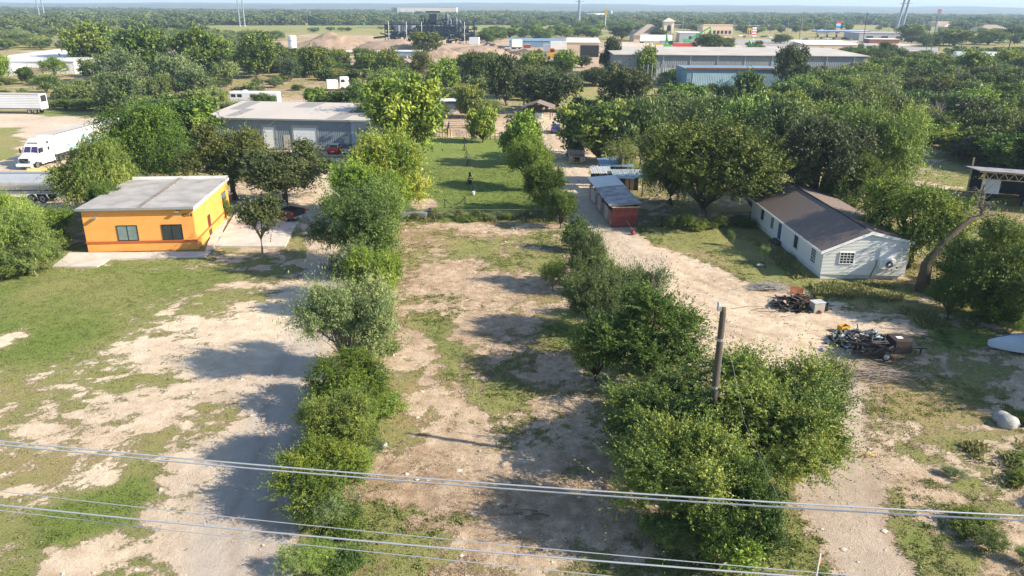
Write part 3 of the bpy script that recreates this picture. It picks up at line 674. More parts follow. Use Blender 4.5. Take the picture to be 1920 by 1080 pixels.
# thicket behind the house, belts of trees and far bushes: many alike
TW = {'': 'mid-green', 'deep': 'deep-green', 'olive': 'olive', 'bright': 'bright-green', 'yellow': 'yellow-green', 'grey': 'grey-green', 'dark': 'very-dark', 'pale': 'pale', 'gold': 'golden-green', 'brown': 'brownish'}
def fill(poly, n, seed, hpx, wpx, kinds, tints, kind_word, zone, group, mind=.7, cat='tree', name=None):
    r = random.Random(seed); pts = []; xs_ = [p[0] for p in poly]; ys_ = [p[1] for p in poly]; tries = 0
    P = [(float(x), float(y)) for x, y in poly]; made = []
    while len(pts) < n and tries < n*60:
        tries += 1; x = r.uniform(min(xs_), max(xs_)); y = r.uniform(min(ys_), max(ys_))
        if not inside(np.array([x]), np.array([y]), P)[0]: continue
        g = gp(x, y)
        if any((g.x-q[0])**2+(g.y-q[1])**2 < (mind*q[2])**2 for q in pts): continue
        h = r.uniform(*hpx); w = r.uniform(*wpx)      # metres
        pts.append((g.x, g.y, w)); t = r.choice(tints)
        fy = (y-min(ys_))/(max(ys_)-min(ys_)); fx = (x-min(xs_))/(max(xs_)-min(xs_)); fh = (h-hpx[0])/(hpx[1]-hpx[0])
        lb = '%s %s %s at %s %s of %s' % (['low', 'middling', 'tall'][min(2, int(fh*3))], TW[t], kind_word, ['far', 'middle', 'near'][min(2, int(fy*3))], ['left', 'centre', 'right'][min(2, int(fx*3))], zone)
        made.append((lb, g.x, plant(g.x, g.y, h, w, r.choice(kinds), t, lb, group=group, cat=cat, name=name)))
    name_apart(made)
ORD = ['leftmost', 'second from the left', 'third from the left', 'fourth from the left', 'fifth from the left', 'sixth from the left', 'seventh from the left', 'eighth from the left', 'ninth from the left', 'tenth from the left', 'eleventh from the left', 'twelfth from the left', 'thirteenth from the left', 'fourteenth from the left', 'fifteenth from the left', 'sixteenth from the left', 'seventeenth from the left', 'eighteenth from the left', 'nineteenth from the left', 'rightmost']
def name_apart(made):
    by = {}
    for lb, x, o in made: by.setdefault(lb, []).append((x, o))
    for lb, l in by.items():
        if len(l) < 2: continue
        l.sort(key=lambda q: q[0])
        w = {2: ['left one', 'right one'], 3: ['left one', 'middle one', 'right one']}.get(len(l)) or (ORD[:len(l)-1]+['rightmost'])
        for (x, o), s in zip(l, w): o['label'] = lb+', '+s
name_apart(_mk)
fill([(1440, 330), (1440, 230), (1520, 170), (1900, 150), (2060, 170), (2060, 330), (1900, 330), (1760, 300), (1700, 230), (1600, 260)], 120, 3, (4.5, 7.5), (3.4, 5.2), ['mid_elm', 'mid_elm', 'mid_mesquite', 'mid_oak'], ['', 'deep', 'olive', 'bright', 'yellow', ''],
     'tree', 'the thicket behind the house', 'trees of the thicket behind the white house', .62, name='thicket_tree')  # elm, mesquite and oak crowns mixed, not a species of its own
fill([(1500, 165), (1560, 110), (1660, 100), (1780, 128), (1900, 140), (2050, 150), (2050, 170), (1500, 185)], 70, 4, (5, 8), (4, 6.5), ['mid_elm', 'mid_elm', 'mid_oak'], ['', 'olive', 'deep', 'yellow'],
     'tree', 'the thicket by the warehouse', 'trees on the far edge of the thicket', .55, name='thicket_tree')  # elm and oak crowns again, no separate species modelled
fill([(1150, 240), (1170, 205), (1440, 200), (1480, 230), (1440, 260), (1240, 250)], 12, 5, (3.5, 5.5), (3, 4.2), ['mid_mesquite', 'mid_elm'], ['', 'bright', 'grey'],
     'tree', 'the blue steel building strip', 'trees in the strip below the blue steel building', .8)
fill([(130, 128), (130, 108), (420, 112), (700, 120), (700, 142), (430, 140)], 44, 6, (4.5, 8), (3.8, 5.5), ['mid_elm', 'mid_oak', 'mid_elm'], ['deep', 'olive', 'dark'],
     'tree', 'the belt across the field', 'trees of the dark belt across the dry field', .6)
fill([(0, 95), (0, 66), (250, 62), (520, 70), (520, 92), (250, 92)], 130, 7, (4, 6.5), (4, 7), ['mid_elm', 'mid_mesquite', 'mid_mesquite'], ['', 'grey', 'pale', 'olive', ''],
     'tree', 'the scrub beyond the warehouse', 'scrub trees beyond the white warehouse', .5, name='scrub_tree')
fill([(850, 150), (860, 120), (1100, 118), (1140, 160), (1000, 195), (900, 180)], 14, 8, (4.5, 7), (3.5, 5), ['mid_elm', 'mid_oak', 'mid_elm'], ['deep', 'olive', ''],
     'tree', 'the yard behind the carport', 'trees behind the old carport', .75)
fill([(900, 82), (900, 66), (1130, 62), (1130, 72)], 34, 9, (6, 9.5), (5, 8), ['mid_elm'], ['bright', '', 'deep'],
     'tree', 'the roadside beyond the plant', 'roadside trees beyond the steel plant', .6, name='roadside_tree')
fill([(1130, 60), (1130, 38), (1330, 40), (1560, 44), (1560, 62), (1480, 62), (1440, 50), (1250, 56)], 60, 21, (5, 8), (4, 7), ['mid_elm', 'mid_mesquite'], ['', 'bright', 'deep', 'olive'], 'tree', 'the trees round the overpass', 'trees round the overpass', .6, name='roadside_tree')
fill([(1700, 92), (1700, 42), (1990, 42), (1990, 92), (1900, 92), (1880, 80)], 55, 22, (5, 8), (4, 6.5), ['mid_elm', 'mid_elm', 'mid_oak'], ['', 'bright', 'deep', 'olive'], 'tree', 'the wood by mown field', 'trees beside the mown field', .6)
fill([(560, 64), (900, 60), (900, 52), (560, 53)], 14, 23, (2.5, 4), (3, 5), ['mid_mesquite'], ['bright', ''], 'bush', 'the verge before the plant', 'bushes on the verge', .8, 'bush', 'bush')
fill([(0, 200), (0, 155), (120, 160), (420, 165), (560, 150), (600, 165), (420, 185), (300, 200), (120, 200)], 34, 24, (1.2, 3), (1.3, 2.6), ['mid_mesquite'], ['grey', '', 'olive'], 'bush', 'the dry field', 'bushes of the dry field', .9, 'bush', 'bush')
fill([(600, 152), (1060, 150), (1060, 118), (840, 116), (600, 128)], 34, 25, (2.5, 5), (2.5, 4), ['mid_elm', 'mid_mesquite'], ['olive', 'brown', 'deep', ''], 'tree', 'the debris yard edge', 'trees along the debris yard', .8)
fill([(800, 235), (830, 175), (1040, 185), (1040, 205), (940, 225)], 12, 26, (2, 4.2), (1.8, 3), ['mid_elm', 'mid_mesquite'], ['deep', '', 'olive'], 'tree', 'the yard beyond the pen', 'trees beyond the pen', .9)
fill([(555, 1085), (690, 1085), (745, 720), (750, 470), (690, 450), (640, 560), (600, 760)], 16, 27, (.6, 1.4), (.7, 1.2), ['shrub', 'airy', 'shrub'], ['bright', '', 'grey', 'yellow', 'pale'], 'bush', 'the row beside the track', 'undergrowth of the row by the gravel track', .7, 'bush', 'bush')
fill([(1075, 450), (1120, 450), (1190, 600), (1330, 740), (1450, 1080), (1230, 1085), (1190, 850), (1130, 740), (1090, 640)], 16, 28, (.7, 1.9), (.8, 1.5), ['shrub', 'airy'], ['', 'deep', 'grey', 'bright'], 'bush', 'the row by the road', 'undergrowth of the row by the dirt road', .7, 'bush', 'bush')
fill([(1700, 560), (1790, 580), (1930, 640), (1990, 640), (1990, 560), (1800, 520)], 20, 29, (.8, 2), (.8, 1.5), ['shrub', 'airy'], ['', 'deep', 'bright'], 'bush', 'the brush beside the house', 'brush right of the house', .7, 'bush', 'bush')
fill([(1780, 1010), (1800, 800), (1870, 770), (2050, 800), (2050, 1090), (1880, 1090)], 13, 30, (.4, .9), (.6, 1.1), ['airy', 'shrub'], ['pale', 'yellow', 'olive'], 'bush', 'the lower right lot', 'tall weeds of the lower right lot', .75, 'bush', 'bush')
fill([(-40, 540), (-40, 420), (60, 400), (118, 430), (120, 480), (70, 520)], 16, 31, (1, 2.6), (1, 1.8), ['shrub', 'airy'], ['bright', '', 'grey'], 'bush', 'the brush beside the lawn', 'bushes left of the lawn', .6, 'bush', 'bush')
fill([(960, 64), (960, 44), (1180, 44), (1180, 64)], 40, 41, (6, 9), (5, 8), ['mid_elm'], ['', 'bright', 'deep'], 'tree', 'the wood round the pylon', 'wood round the thick pylon', .6, name='roadside_tree')
fill([(1380, 66), (1380, 46), (1700, 44), (1700, 56), (1520, 62)], 60, 42, (4.5, 7.5), (4, 6.5), ['mid_elm', 'mid_mesquite'], ['', 'olive', 'deep', 'bright'], 'tree', 'the trees behind the canopy', 'trees behind the fuel canopy', .6, name='roadside_tree')
fill([(1380, 100), (1380, 84), (1510, 90), (1640, 100), (1700, 112), (1640, 112)], 12, 43, (3, 5), (2.5, 3.6), ['mid_elm'], ['olive', ''], 'tree', 'the lots by the canopy', 'trees of the shop lots', .8)
fill([(760, 414), (760, 404), (1050, 404), (1050, 412)], 22, 53, (.4, 1.0), (.4, .9), ['airy', 'shrub'], ['', 'grey', 'deep'], 'bush', 'the pasture fence', 'weeds along the pasture fence', .7, 'bush', 'bush')
fill([(1195, 425), (1400, 415), (1400, 425), (1200, 440)], 12, 54, (.5, 1.2), (.6, 1.2), ['airy', 'shrub'], ['deep', ''], 'bush', 'the fence left of house', 'weeds along the fence by the house', .7, 'bush', 'bush')
# tall trees just beyond the right edge, whose shade lies over the lower right lot
for k_, (x_, y_, h_, r_) in enumerate([(40.5, 40, 10, 4.6), (42.5, 45, 10, 4.6), (47, 36, 10.5, 5), (49, 41, 10, 5)]):
    plant(x_, y_, h_, r_, 'elm', '', ['tall elm just past the right edge beside the tarp', 'tall elm past the right edge beyond the boulder', 'elm at the right edge above the tarp', 'farthest tall elm past the right edge'][k_])
# the far wood: one mass to the horizon
def far_proto(seed):
    V, Fq, tone, lc, cp = make_crown(seed, 4.5, 6.5, .0, n_lobe=9, n_clump=90, n_twig=2, n_leaf=5, ll=.62, lw=.42, twig=1.0, style='', lobe_r=(.3, .5), spread=.4)
    me = np_mesh('tree_mass', V, Fq, LM['far'], {'tone': ('FACE', tone)}, link=False)
    return bpy.data.objects.new('tree_mass', me)
FP = [far_proto(201+i) for i in range(3)]
def gn_scatter(name, P, S, protos, label, cat, kind='stuff'):
    me = bpy.data.meshes.new(name); me.vertices.add(len(P)); me.vertices.foreach_set('co', P.astype(np.float32).ravel())
    a = me.attributes.new('sc', 'FLOAT_VECTOR', 'POINT'); a.data.foreach_set('vector', S.astype(np.float32).ravel())
    rr = np.random.default_rng(len(P)); b = me.attributes.new('rot', 'FLOAT', 'POINT'); b.data.foreach_set('value', rr.uniform(0, 6.28, len(P)).astype(np.float32))
    c = me.attributes.new('pick', 'INT', 'POINT'); c.data.foreach_set('value', rr.integers(0, len(protos), len(P)).astype(np.int32))
    o = bpy.data.objects.new(name, me); C.objects.link(o)
    ng = bpy.data.node_groups.new(name, 'GeometryNodeTree')
    ng.interface.new_socket('Geometry', in_out='INPUT', socket_type='NodeSocketGeometry'); ng.interface.new_socket('Geometry', in_out='OUTPUT', socket_type='NodeSocketGeometry')
    N = ng.nodes; L = ng.links; gi = N.new('NodeGroupInput'); go = N.new('NodeGroupOutput'); j = N.new('GeometryNodeJoinGeometry')
    def na(n_, t):
        x = N.new('GeometryNodeInputNamedAttribute'); x.data_type = t; x.inputs[0].default_value = n_; return x.outputs[0]
    sc_, rot, pk = na('sc', 'FLOAT_VECTOR'), na('rot', 'FLOAT'), na('pick', 'INT')
    cx = N.new('ShaderNodeCombineXYZ'); L.new(rot, cx.inputs[2])
    for i, p in enumerate(protos):
        oi = N.new('GeometryNodeObjectInfo'); oi.inputs['Object'].default_value = p; oi.inputs['As Instance'].default_value = True
        cmp_ = N.new('FunctionNodeCompare'); cmp_.data_type = 'INT'; cmp_.operation = 'EQUAL'
        ins = [s_ for s_ in cmp_.inputs if s_.type == 'INT']; L.new(pk, ins[0]); ins[1].default_value = i
        io = N.new('GeometryNodeInstanceOnPoints'); L.new(gi.outputs[0], io.inputs['Points']); L.new(cmp_.outputs[0], io.inputs['Selection'])
        L.new(oi.outputs['Geometry'], io.inputs['Instance']); L.new(cx.outputs[0], io.inputs['Rotation']); L.new(sc_, io.inputs['Scale'])
        L.new(io.outputs[0], j.inputs[0])
    L.new(j.outputs[0], go.inputs[0])
    md = o.modifiers.new('scatter', 'NODES'); md.node_group = ng
    return tag(o, label, cat, kind=kind)
def far_wood():
    r = np.random.default_rng(3); P = []; S = []
    y = 430.0
    while y < 3000:
        half = y*.72+60; step = max(7.0, y*.0125)
        for x in np.arange(-half, half, step):
            xx = x+r.uniform(-.5, .5)*step; yy = y+r.uniform(-.5, .5)*step*1.4
            px, py, _ = proj((xx, yy, 0))
            dens = .95 if yy > 700 else .8
            cl = fbm(np.array([xx*.006]), np.array([yy*.004]), 3)[0]
            if yy > 800: dens = 1.0 if cl > .42 else .35
            if px > 1130 and yy < 900: dens *= .5
            if yy > 1500: dens *= .75
            if 380 < px < 1130 and py > 47.5 : dens = 0         # road verge, plant yard
            if px <= 380 and py > 62: dens = 0
            if 120 < px < 960 and 48 < py < 57: dens = 0
            if px > 1130 and py > 58: dens = 0
            if 1340 < px < 1560 and py > 52: dens = 0
            if 1560 < px < 1790 and py > 47: dens = 0
            if 1130 < px < 1340 and py > 46: dens *= .3
            if r.random() > dens: continue
            k = r.uniform(.75, 1.35); w = max(1, step/8.0)*r.uniform(.9, 1.4)
            P.append((xx, yy, -.3)); S.append((w*k, w*k, (.95+min(.5, y/5000))*k*r.uniform(.8, 1.2)))
        y += step*1.5
    print('far wood', len(P))
    gn_scatter('distant_woodland', np.array(P), np.array(S), FP, 'green woodland and scrub stretching to the blue hills on the horizon', 'woodland')
far_wood()
def low_scrub():
    r = np.random.default_rng(9); P = []; S = []; n = 15000; X = r.uniform(-1, 1, n); Y = 105+340*r.random(n)**.8; X = X*(Y*.72+20)
    cv, t, g, w = zones(X, Y); cl = fbm(X*.03, Y*.03, 3)
    rects = [(385, 705, 190, 290), (1145, 1640, 80, 153), (1280, 1470, 110, 169), (-100, 150, 90, 140), (540, 1165, 60, 112), (-300, 240, 200, 420), (745, 1060, 200, 420), (400, 700, 190, 420), (1270, 1640, 40, 110), (-300, 110, 165, 215)]
    for x, y, a, k in zip(X, Y, cv, cl):
        px, py, _ = proj((x, y, 0)); open_field = 240 < px < 640 and 150 < py < 205
        if a < .5 or k < (.56 if open_field else .44) or any(q[0] < px < q[1] and q[2] < py < q[3] for q in rects): continue
        s = r.uniform(.10, .42)*(1 if y < 250 else 1.3); P.append((x, y, -.15)); S.append((s*r.uniform(.9, 1.6), s*r.uniform(.9, 1.6), s*r.uniform(.7, 1.3)))
    print('scrub', len(P)); gn_scatter('low_scrub', np.array(P), np.array(S), FP, 'low green scrub brush covering the ground between the farther trees', 'scrub')
low_scrub()
# grass and weeds growing on the lots
def tufts(name, n, seed, box, cond, matk, h, w, blades, label, cat, flop=.6):
    r = np.random.default_rng(seed); K = 40 if name == 'tall_grass' else 6
    X = r.uniform(box[0], box[1], n*K); Y = box[2]+(box[3]-box[2])*r.random(n*K)**1.2
    c, t, g, wm = zones(X, Y); k = cond(X, Y, c, t, g) > r.random(len(X)); X, Y, c, t = X[k][:n], Y[k][:n], c[k][:n], t[k][:n]
    m = len(X); s = r.uniform(.5, 1.3, m)
    zb = (fbm(X*.25, Y*.25, 4)-.5)*.22-.12
    d = unit(r.normal(size=(m*blades, 3))*np.array([1, 1, .35])+np.array([0, 0, flop]))
    b = np.stack([X, Y, zb], -1).repeat(blades, 0)+r.normal(0, 1, (m*blades, 3))*np.array([w, w, 0])*.9
    L_ = h*s.repeat(blades)*r.uniform(.5, 1.2, m*blades)
    p = b+d*L_[:, None]*r.uniform(.3, 1, (m*blades, 1))
    nr = unit(r.normal(size=(m*blades, 3))+np.array([0, 0, .8]))
    V, Fq = leaf_quads(p, d, nr, L_*.55, np.full(m*blades, w*.28)*r.uniform(.6, 1.4, m*blades))
    tone = np.clip(1-t.repeat(blades)+r.normal(0, .18, m*blades)+.05, 0, 1)
    o = np_mesh(name, V, Fq, LM[matk], {'tone': ('FACE', tone)}); tag(o, label, cat, kind='stuff')
tufts('grass_cover', 70000, 5, (-62, 75, 23, 112), lambda X, Y, c, t, g: (c > .55)*(.3+.7*t)*(g < .3), 'grass', .085, .10, 6,
      'short green and straw coloured grass over the lots and the pasture', 'grass')
tufts('weeds', 9500, 6, (-12, 62, 23, 82), lambda X, Y, c, t, g: (c > .38)*np.clip((fbm(X*.3+9, Y*.3, 3)-.48)*7, 0, 1)*(g < .3), 'weed', .12, .11, 16,
      'scattered dark green broadleaf weeds on the bare lots', 'weeds')
tufts('dry_litter', 15000, 12, (-14, 40, 23, 84), lambda X, Y, c, t, g: (c < .75)*(g < .3)*np.clip((fbm(X*.5+3, Y*.5, 4)-.44)*8, 0, 1)*np.where((X > 9) & (Y > 40), .25, 1), 'litter', .07, .09, 7,
      'dry brown straw, twigs and leaf litter strewn over the bare middle lot', 'leaf litter', .15)
_pg = [[tuple(gp(*q)[:2]) for q in p] for p in ([(1520, 528), (1690, 534), (1700, 556), (1640, 566), (1530, 552)], [(1420, 452), (1440, 455), (1534, 512), (1534, 528), (1490, 520)], [(1690, 575), (1790, 590), (1830, 600), (1800, 640), (1740, 620)], [(745, 414), (745, 404), (1050, 404), (1050, 413)], [(1810, 830), (1930, 830), (1930, 960), (1860, 900)])]
tufts('tall_grass', 4200, 8, (-16, 46, 27, 92), lambda X, Y, c, t, g: sum(inside(X, Y, p).astype(float) for p in _pg)*np.clip((fbm(X*.45, Y*.45, 4)-.42)*6, 0, .8), 'grass', .30, .20, 20,
      'tall green grass and weeds along the house walls and the pasture fence', 'tall grass', 1.1)
def stones():
    r = np.random.default_rng(77); n = 5200; X = r.uniform(-35, 45, n*3); Y = 23+72*r.random(n*3)**1.5; cv, t, g, w = zones(X, Y); k = cv < .4; X, Y = X[k][:n], Y[k][:n]; n = len(X)
    s = r.uniform(.02, .05, n)*(1+2.2*(r.random(n) < .06)); o = np.array([(1, 0, 0), (0, 1, 0), (-1, 0, 0), (0, -1, 0), (0, 0, .7), (0, 0, -.7)])
    V = np.stack([X, Y, (fbm(X*.25, Y*.25, 4)-.5)*.22-.11], -1)[:, None, :]+o[None]*(s[:, None]*r.uniform(.6, 1.3, (n, 3)))[:, None, :]+r.normal(0, .006, (n, 6, 3))
    f = np.array([(0, 1, 4), (1, 2, 4), (2, 3, 4), (3, 0, 4)]); Fq = (np.arange(n)[:, None, None]*6+f[None]).reshape(-1, 3)
    tag(np_mesh('stones', V.reshape(-1, 3), Fq, mat('loose_stone', (.34, .29, .24), .9, .5, 1.3, col2=(.66, .60, .52))), 'loose pale stones and clods strewn over the bare lots and tracks', 'stones', kind='stuff')
stones()
# ------------------------------------------------------------------ the orange building
def frame_from(p0, p1):
    d = p1-p0; return math.atan2(d.y, d.x), d.length
def window(parent, M, w, h, name='window', glass=None, muntin=0, sill=False, framem=None, slider=True):
    """window in its own frame: x along the wall, y outwards negative, z up"""
    g = MB().box(0, w, -.015, .02, 0, h, M).build(name, glass or M_glass, parent)
    f = MB(); t = .06
    for a in ((-t, w+t, -.05, .03, -t, 0), (-t, w+t, -.05, .03, h, h+t), (-t, 0, -.05, .03, 0, h), (w, w+t, -.05, .03, 0, h)): f.box(*a, M)
    if slider: f.box(w/2-.03, w/2+.03, -.04, -.017, 0, h, M)
    if muntin:
        nx_, nz_ = muntin
        for i in range(1, nx_): f.box(w*i/nx_-.018, w*i/nx_+.018, -.035, -.017, 0, h, M)
        for i in range(1, nz_): f.box(0, w, -.036, -.018, h*i/nz_-.018, h*i/nz_+.018, M)
    f.build('frame', framem or M_white, g); return g
def TR(x, y, z, rz=0): return Matrix.Translation((x, y, z)) @ Matrix.Rotation(rz, 4, 'Z')
def glyph_text(parent, txt, M, size, m, name='house_number', ext=.015):
    cu = bpy.data.curves.new(name, 'FONT'); cu.body = txt; cu.size = size; cu.extrude = ext
    o = bpy.data.objects.new(name, cu); C.objects.link(o)
    dg = bpy.context.evaluated_depsgraph_get(); me = bpy.data.meshes.new_from_object(o.evaluated_get(dg)); me.name = name
    bpy.data.objects.remove(o); me.materials.clear(); me.materials.append(m)
    n = bpy.data.objects.new(name, me); C.objects.link(n); n.parent = parent; n.matrix_local = M
    return n
def orange():
    p0 = gp(166, 472); p1 = gp(371, 467); rz, Wd = frame_from(p0, p1); q = gp(419, 402)
    D = ((q-p1).dot(Vector((-math.sin(rz), math.cos(rz), 0)))); D = 15.5 if D < 8 else D
    H = hgt(p1, 385)
    print('orange', Wd, D, H, math.degrees(rz))
    e = thing('orange_building', 'bright orange stucco building with a pale flat roof and house number by the lawn', 'building', (p0.x, p0.y, -.05), rz)
    MB().box(0, Wd, 0, D, 0, H-.25).build('wall', M_orange, e)
    H2 = H-.15
    r = MB(); r.hexa([(-.35,-.35,H-.25),(Wd+.18,-.35,H-.25),(Wd+.18,D+.2,H2-.25),(-.35,D+.2,H2-.25)], [(-.35,-.35,H-.02),(Wd+.18,-.35,H-.02),(Wd+.18,D+.2,H2-.02),(-.35,D+.2,H2-.02)])
    rf = r.build('roof', M_roofpale, e)
    MB().box(-.4, Wd+.24, -.42, -.352, H-.22, H+.0).build('fascia', M_metal_grey, rf)
    MB().box(Wd+.182, Wd+.25, -.35, D+.2, H2-.22, H2+.03).build('edge_trim', M_whitedirty, rf)
    MB().box(.1, Wd+.18, D-.1, D+.16, H2-.01, H2+.26).build('parapet', M_whitedirty, rf)
    MB().box(Wd*.50, Wd*.50+.5, -.2, D-.3, H2+.0, H+.012).build('seam_patch', mat('tar_patch', (.22, .20, .185), .9, .3, 2, contrast=2), rf)
    t = MB(); t.box(-.06, Wd+.05, -.10, -.002, .88, 1.03); t.box(Wd+.002, Wd+.06, 0, D, .90, 1.02); t.build('belt_trim', M_trim, e)
    t = MB(); t.box(Wd+.062, Wd+.1, .05, D, .80, .90); t.build('belt_trim', M_orange, e)
    sx = Wd/205.0
    window(e, TR(Wd*.297, -.006, 1.12), Wd*.175, 1.38, glass=M_glass_blue, framem=M_black)
    window(e, TR(Wd*.703, -.006, 1.12), Wd*.175, 1.38, glass=M_glass, framem=M_black)
    window(e, TR(Wd+.006, D*.80, 1.5, math.pi/2), 1.3, 1.5, glass=M_glass_blue, framem=M_black, slider=False)
    d = MB().box(0, .95, -.03, .03, 0, 2.1, TR(Wd+.01, D*.33, .08, math.pi/2)).build('door', M_brown, e)
    MB().tube([(Wd+.08, D*.33+.8, 1.05), (Wd+.08, D*.33+.88, 1.05)], .035).build('handle', M_chrome, d)
    MB().box(Wd+.02, Wd+1.1, D*.33-.3, D*.33+1.3, 0, .12).build('door_step', M_concrete, e)
    for x in (.12, .865):
        l = MB(); l.box(Wd*x-.14, Wd*x+.14, -.16, 0, H-1.02, H-.86); l.box(Wd*x-.2, Wd*x+.2, -.45, -.12, H-1.0, H-.88)
        if x > .5: l = MB(); l.box(Wd*x-.14, Wd*x+.14, -.16, 0, H-.55, H-.42); l.box(Wd*x-.2, Wd*x+.2, -.45, -.12, H-.52, H-.42)
        l.build('wall_lamp', M_metal_grey, e)
    glyph_text(e, '4514', Matrix.Translation((Wd*.895, -.02, H-1.02)) @ Matrix.Rotation(R(90), 4, 'X'), .5, M_black)
    return e, p0, rz, Wd, D
ORB = orange()
def slab(name, pts, z, m=M_concrete, th=.12, kind='structure'):
    w = [gp(*p) for p in pts]; n = len(w)
    mb = MB(); mb.add([(v.x, v.y, z) for v in w]+[(v.x, v.y, z-th-.2) for v in w], [tuple(range(n-1, -1, -1)) if False else tuple(range(n)), ]+[(i, n+i, n+(i+1)%n, (i+1)%n) for i in range(n)])
    o = mb.build(name, m); me = o.data
    o['kind'] = kind; return o
slab('parking_slab', [(404,462),(534,463),(566,402),(446,392)], .07)
slab('footpath', [(384,474),(398,466),(404,462),(432,398),(422,398),(390,455)], .055)
slab('concrete_apron', [(98,500),(182,500),(205,486),(385,481),(396,472),(166,474),(130,474)], .04)
# ------------------------------------------------------------------ white house
def house():
    A = gp(1537, 521); B = gp(1683, 524); rz, Wd = frame_from(A, B); Wd = 7.2
    v = Vector((-math.sin(rz), math.cos(rz))); Cc = gp(1407, 412); L_ = 19.5
    rzh = R(1.5); v = Vector((-math.sin(rzh), math.cos(rzh)))
    print('house', math.degrees(rz), Wd, (Cc-A).length, math.degrees(math.atan2(Cc.y-A.y, Cc.x-A.x)))
    L_ = (Cc-A).length; rzh = math.atan2(Cc.y-A.y, Cc.x-A.x)-math.pi/2
    HA = 2.75
    hl, hrg, hr = 2.65, 4.25, 3.45; xr = Wd*.52
    e = thing('white_house', 'white siding house with a brown shingle gable roof at the edge of the sandy yard', 'house', (A.x, A.y, -.1), rzh)
    sk = rz-rzh   # gable wall leans away from square a little
    sh = lambda x: x*math.tan(max(-.06, min(.06, sk)))
    w = MB(); zf = .45
    pr = [(0, zf), (Wd, zf), (Wd, hr), (xr, hrg), (0, hl)]
    a = [(x, sh(x), z) for x, z in pr]; b = [(x, L_, z) for x, z in pr]
    w.add(a+b, [(0,1,2,3,4), (9,8,7,6,5)]+[(i, 5+i, 5+(i+1)%5, (i+1)%5) for i in range(5)])
    w.build('wall', M_siding, e)
    MB().box(.06, Wd-.06, .06, L_-.06, 0, zf).build('skirting', M_whitedirty, e)
    ov = .38; sl_ = (hrg-hl)/xr; sr = (hrg-hr)/(Wd-xr); th = .12
    def slope(x0, z0, x1, z1, y0, y1):
        mb = MB(); mb.hexa([(x0,y0,z0),(x1,y0,z1),(x1,y1,z1),(x0,y1,z0)], [(x0,y0,z0+th),(x1,y0,z1+th),(x1,y1,z1+th),(x0,y1,z0+th)]); return mb
    y0, y1 = -ov, L_+ov
    r1 = slope(-ov, hl-ov*sl_+.01, xr, hrg+.01, y0, y1).build('roof', M_shingle, e)
    r2 = slope(xr+.002, hrg+.01, Wd+ov, hr-ov*sr+.01, y0, y1).build('roof', M_shingle, e)
    MB().tube([(xr, y0+1.2, hrg+th+.02), (xr, y1, hrg+th+.02)], .07, 6).build('ridge_cap', mat('ridge_cap', (.03, .03, .035), .8), r1)
    f = MB(); f.box(-ov-.04, -ov-.003, y0, y1, hl-ov*sl_-.06, hl-ov*sl_+.15); f.build('eave_trim', M_white, r1)
    f = MB()
    f.hexa([(-ov,y0-.04,hl-ov*sl_-.1),(xr,y0-.04,hrg-.1),(xr,y0-.003,hrg-.1),(-ov,y0-.003,hl-ov*sl_-.1)], [(-ov,y0-.04,hl-ov*sl_+.16),(xr,y0-.04,hrg+.16),(xr,y0-.003,hrg+.16),(-ov,y0-.003,hl-ov*sl_+.16)])
    f.hexa([(xr,y0-.04,hrg-.1),(Wd+ov,y0-.04,hr-ov*sr-.1),(Wd+ov,y0-.003,hr-ov*sr-.1),(xr,y0-.003,hrg-.1)], [(xr,y0-.04,hrg+.16),(Wd+ov,y0-.04,hr-ov*sr+.16),(Wd+ov,y0-.003,hr-ov*sr+.16),(xr,y0-.003,hrg+.16)])
    f.build('gable_trim', M_white, r1)
    sk_ = math.atan(sh(1.0))
    window(e, TR(1.45, sh(1.45)-.02, 1.5, sk_), 1.15, .95, muntin=(4, 4), slider=False)
    # long west wall: x outwards is -x, so rotate by -90 degrees
    def ww(y, z, w_, h, **k): return window(e, Matrix.Translation((-.02, y+w_, z)) @ Matrix.Rotation(-math.pi/2, 4, 'Z'), w_, h, **k)
    ww(1.35, .95, 1.0, 1.5, muntin=(3, 6), slider=False)
    ww(5.6, .95, .95, 1.5, slider=False, framem=M_whitedirty)
    ww(12.2, 1.0, .9, 1.3, slider=False, glass=M_glass_blue); ww(15.2, 1.1, 1.0, 1.1, slider=False, framem=M_whitedirty)
    Md = Matrix.Translation((-.01, 9.9+.95, .55)) @ Matrix.Rotation(-math.pi/2, 4, 'Z')
    d = MB().box(0, .95, -.04, .02, 0, 2.05, Md).build('door', mat('blue_door', (.045, .09, .2), .5), e)
    MB().box(.8, .88, -.09, -.04, 1.0, 1.06, Md).build('handle', M_chrome, d)
    fr = MB(); fr.box(-.12, 0, -.06, .02, 0, 2.2, Md); fr.box(.95, 1.07, -.06, .02, 0, 2.2, Md); fr.build('door_frame', M_white, d)
    st = MB()
    for i in range(3): st.box(-1.15+i*.38 - .0, -.04, 9.7, 11.1, 0, .16+.16*i)
    st.build('steps', M_wood, e)
    # box panel and outdoor unit on the gable
    MB().box(4.75, 6.45, sh(5)-.07, sh(5)+.03, 1.35, 2.95).build('wall_panel', M_white, e)
    ac = thing('air_conditioner', 'white outdoor air conditioner unit with a round fan on the house gable wall', 'air conditioner', (0, 0, 0), 0)
    ac.location = e.matrix_basis @ Vector((4.8, sh(5)-.12, 1.2)); ac.rotation_euler = (0, 0, rzh+sk_)
    MB().box(0, 1.15, -.42, 0, 0, .85).build('casing', M_white, ac, bevel=.02)
    g = MB(); g.tube([(.68, -.425, .42), (.68, -.44, .42)], .31, 20); fan = g.build('fan_grille', mat('fan_dark', (.09, .09, .1), .6), ac)
    g = MB(); g.tube([(.68, -.445, .42), (.68, -.46, .42)], .09, 12); g.build('fan_hub', M_white, fan)
    for k in (.12, .95): MB().box(k, k+.06, -.42, .08, -.06, -.003).build('bracket', M_metal_grey, ac)
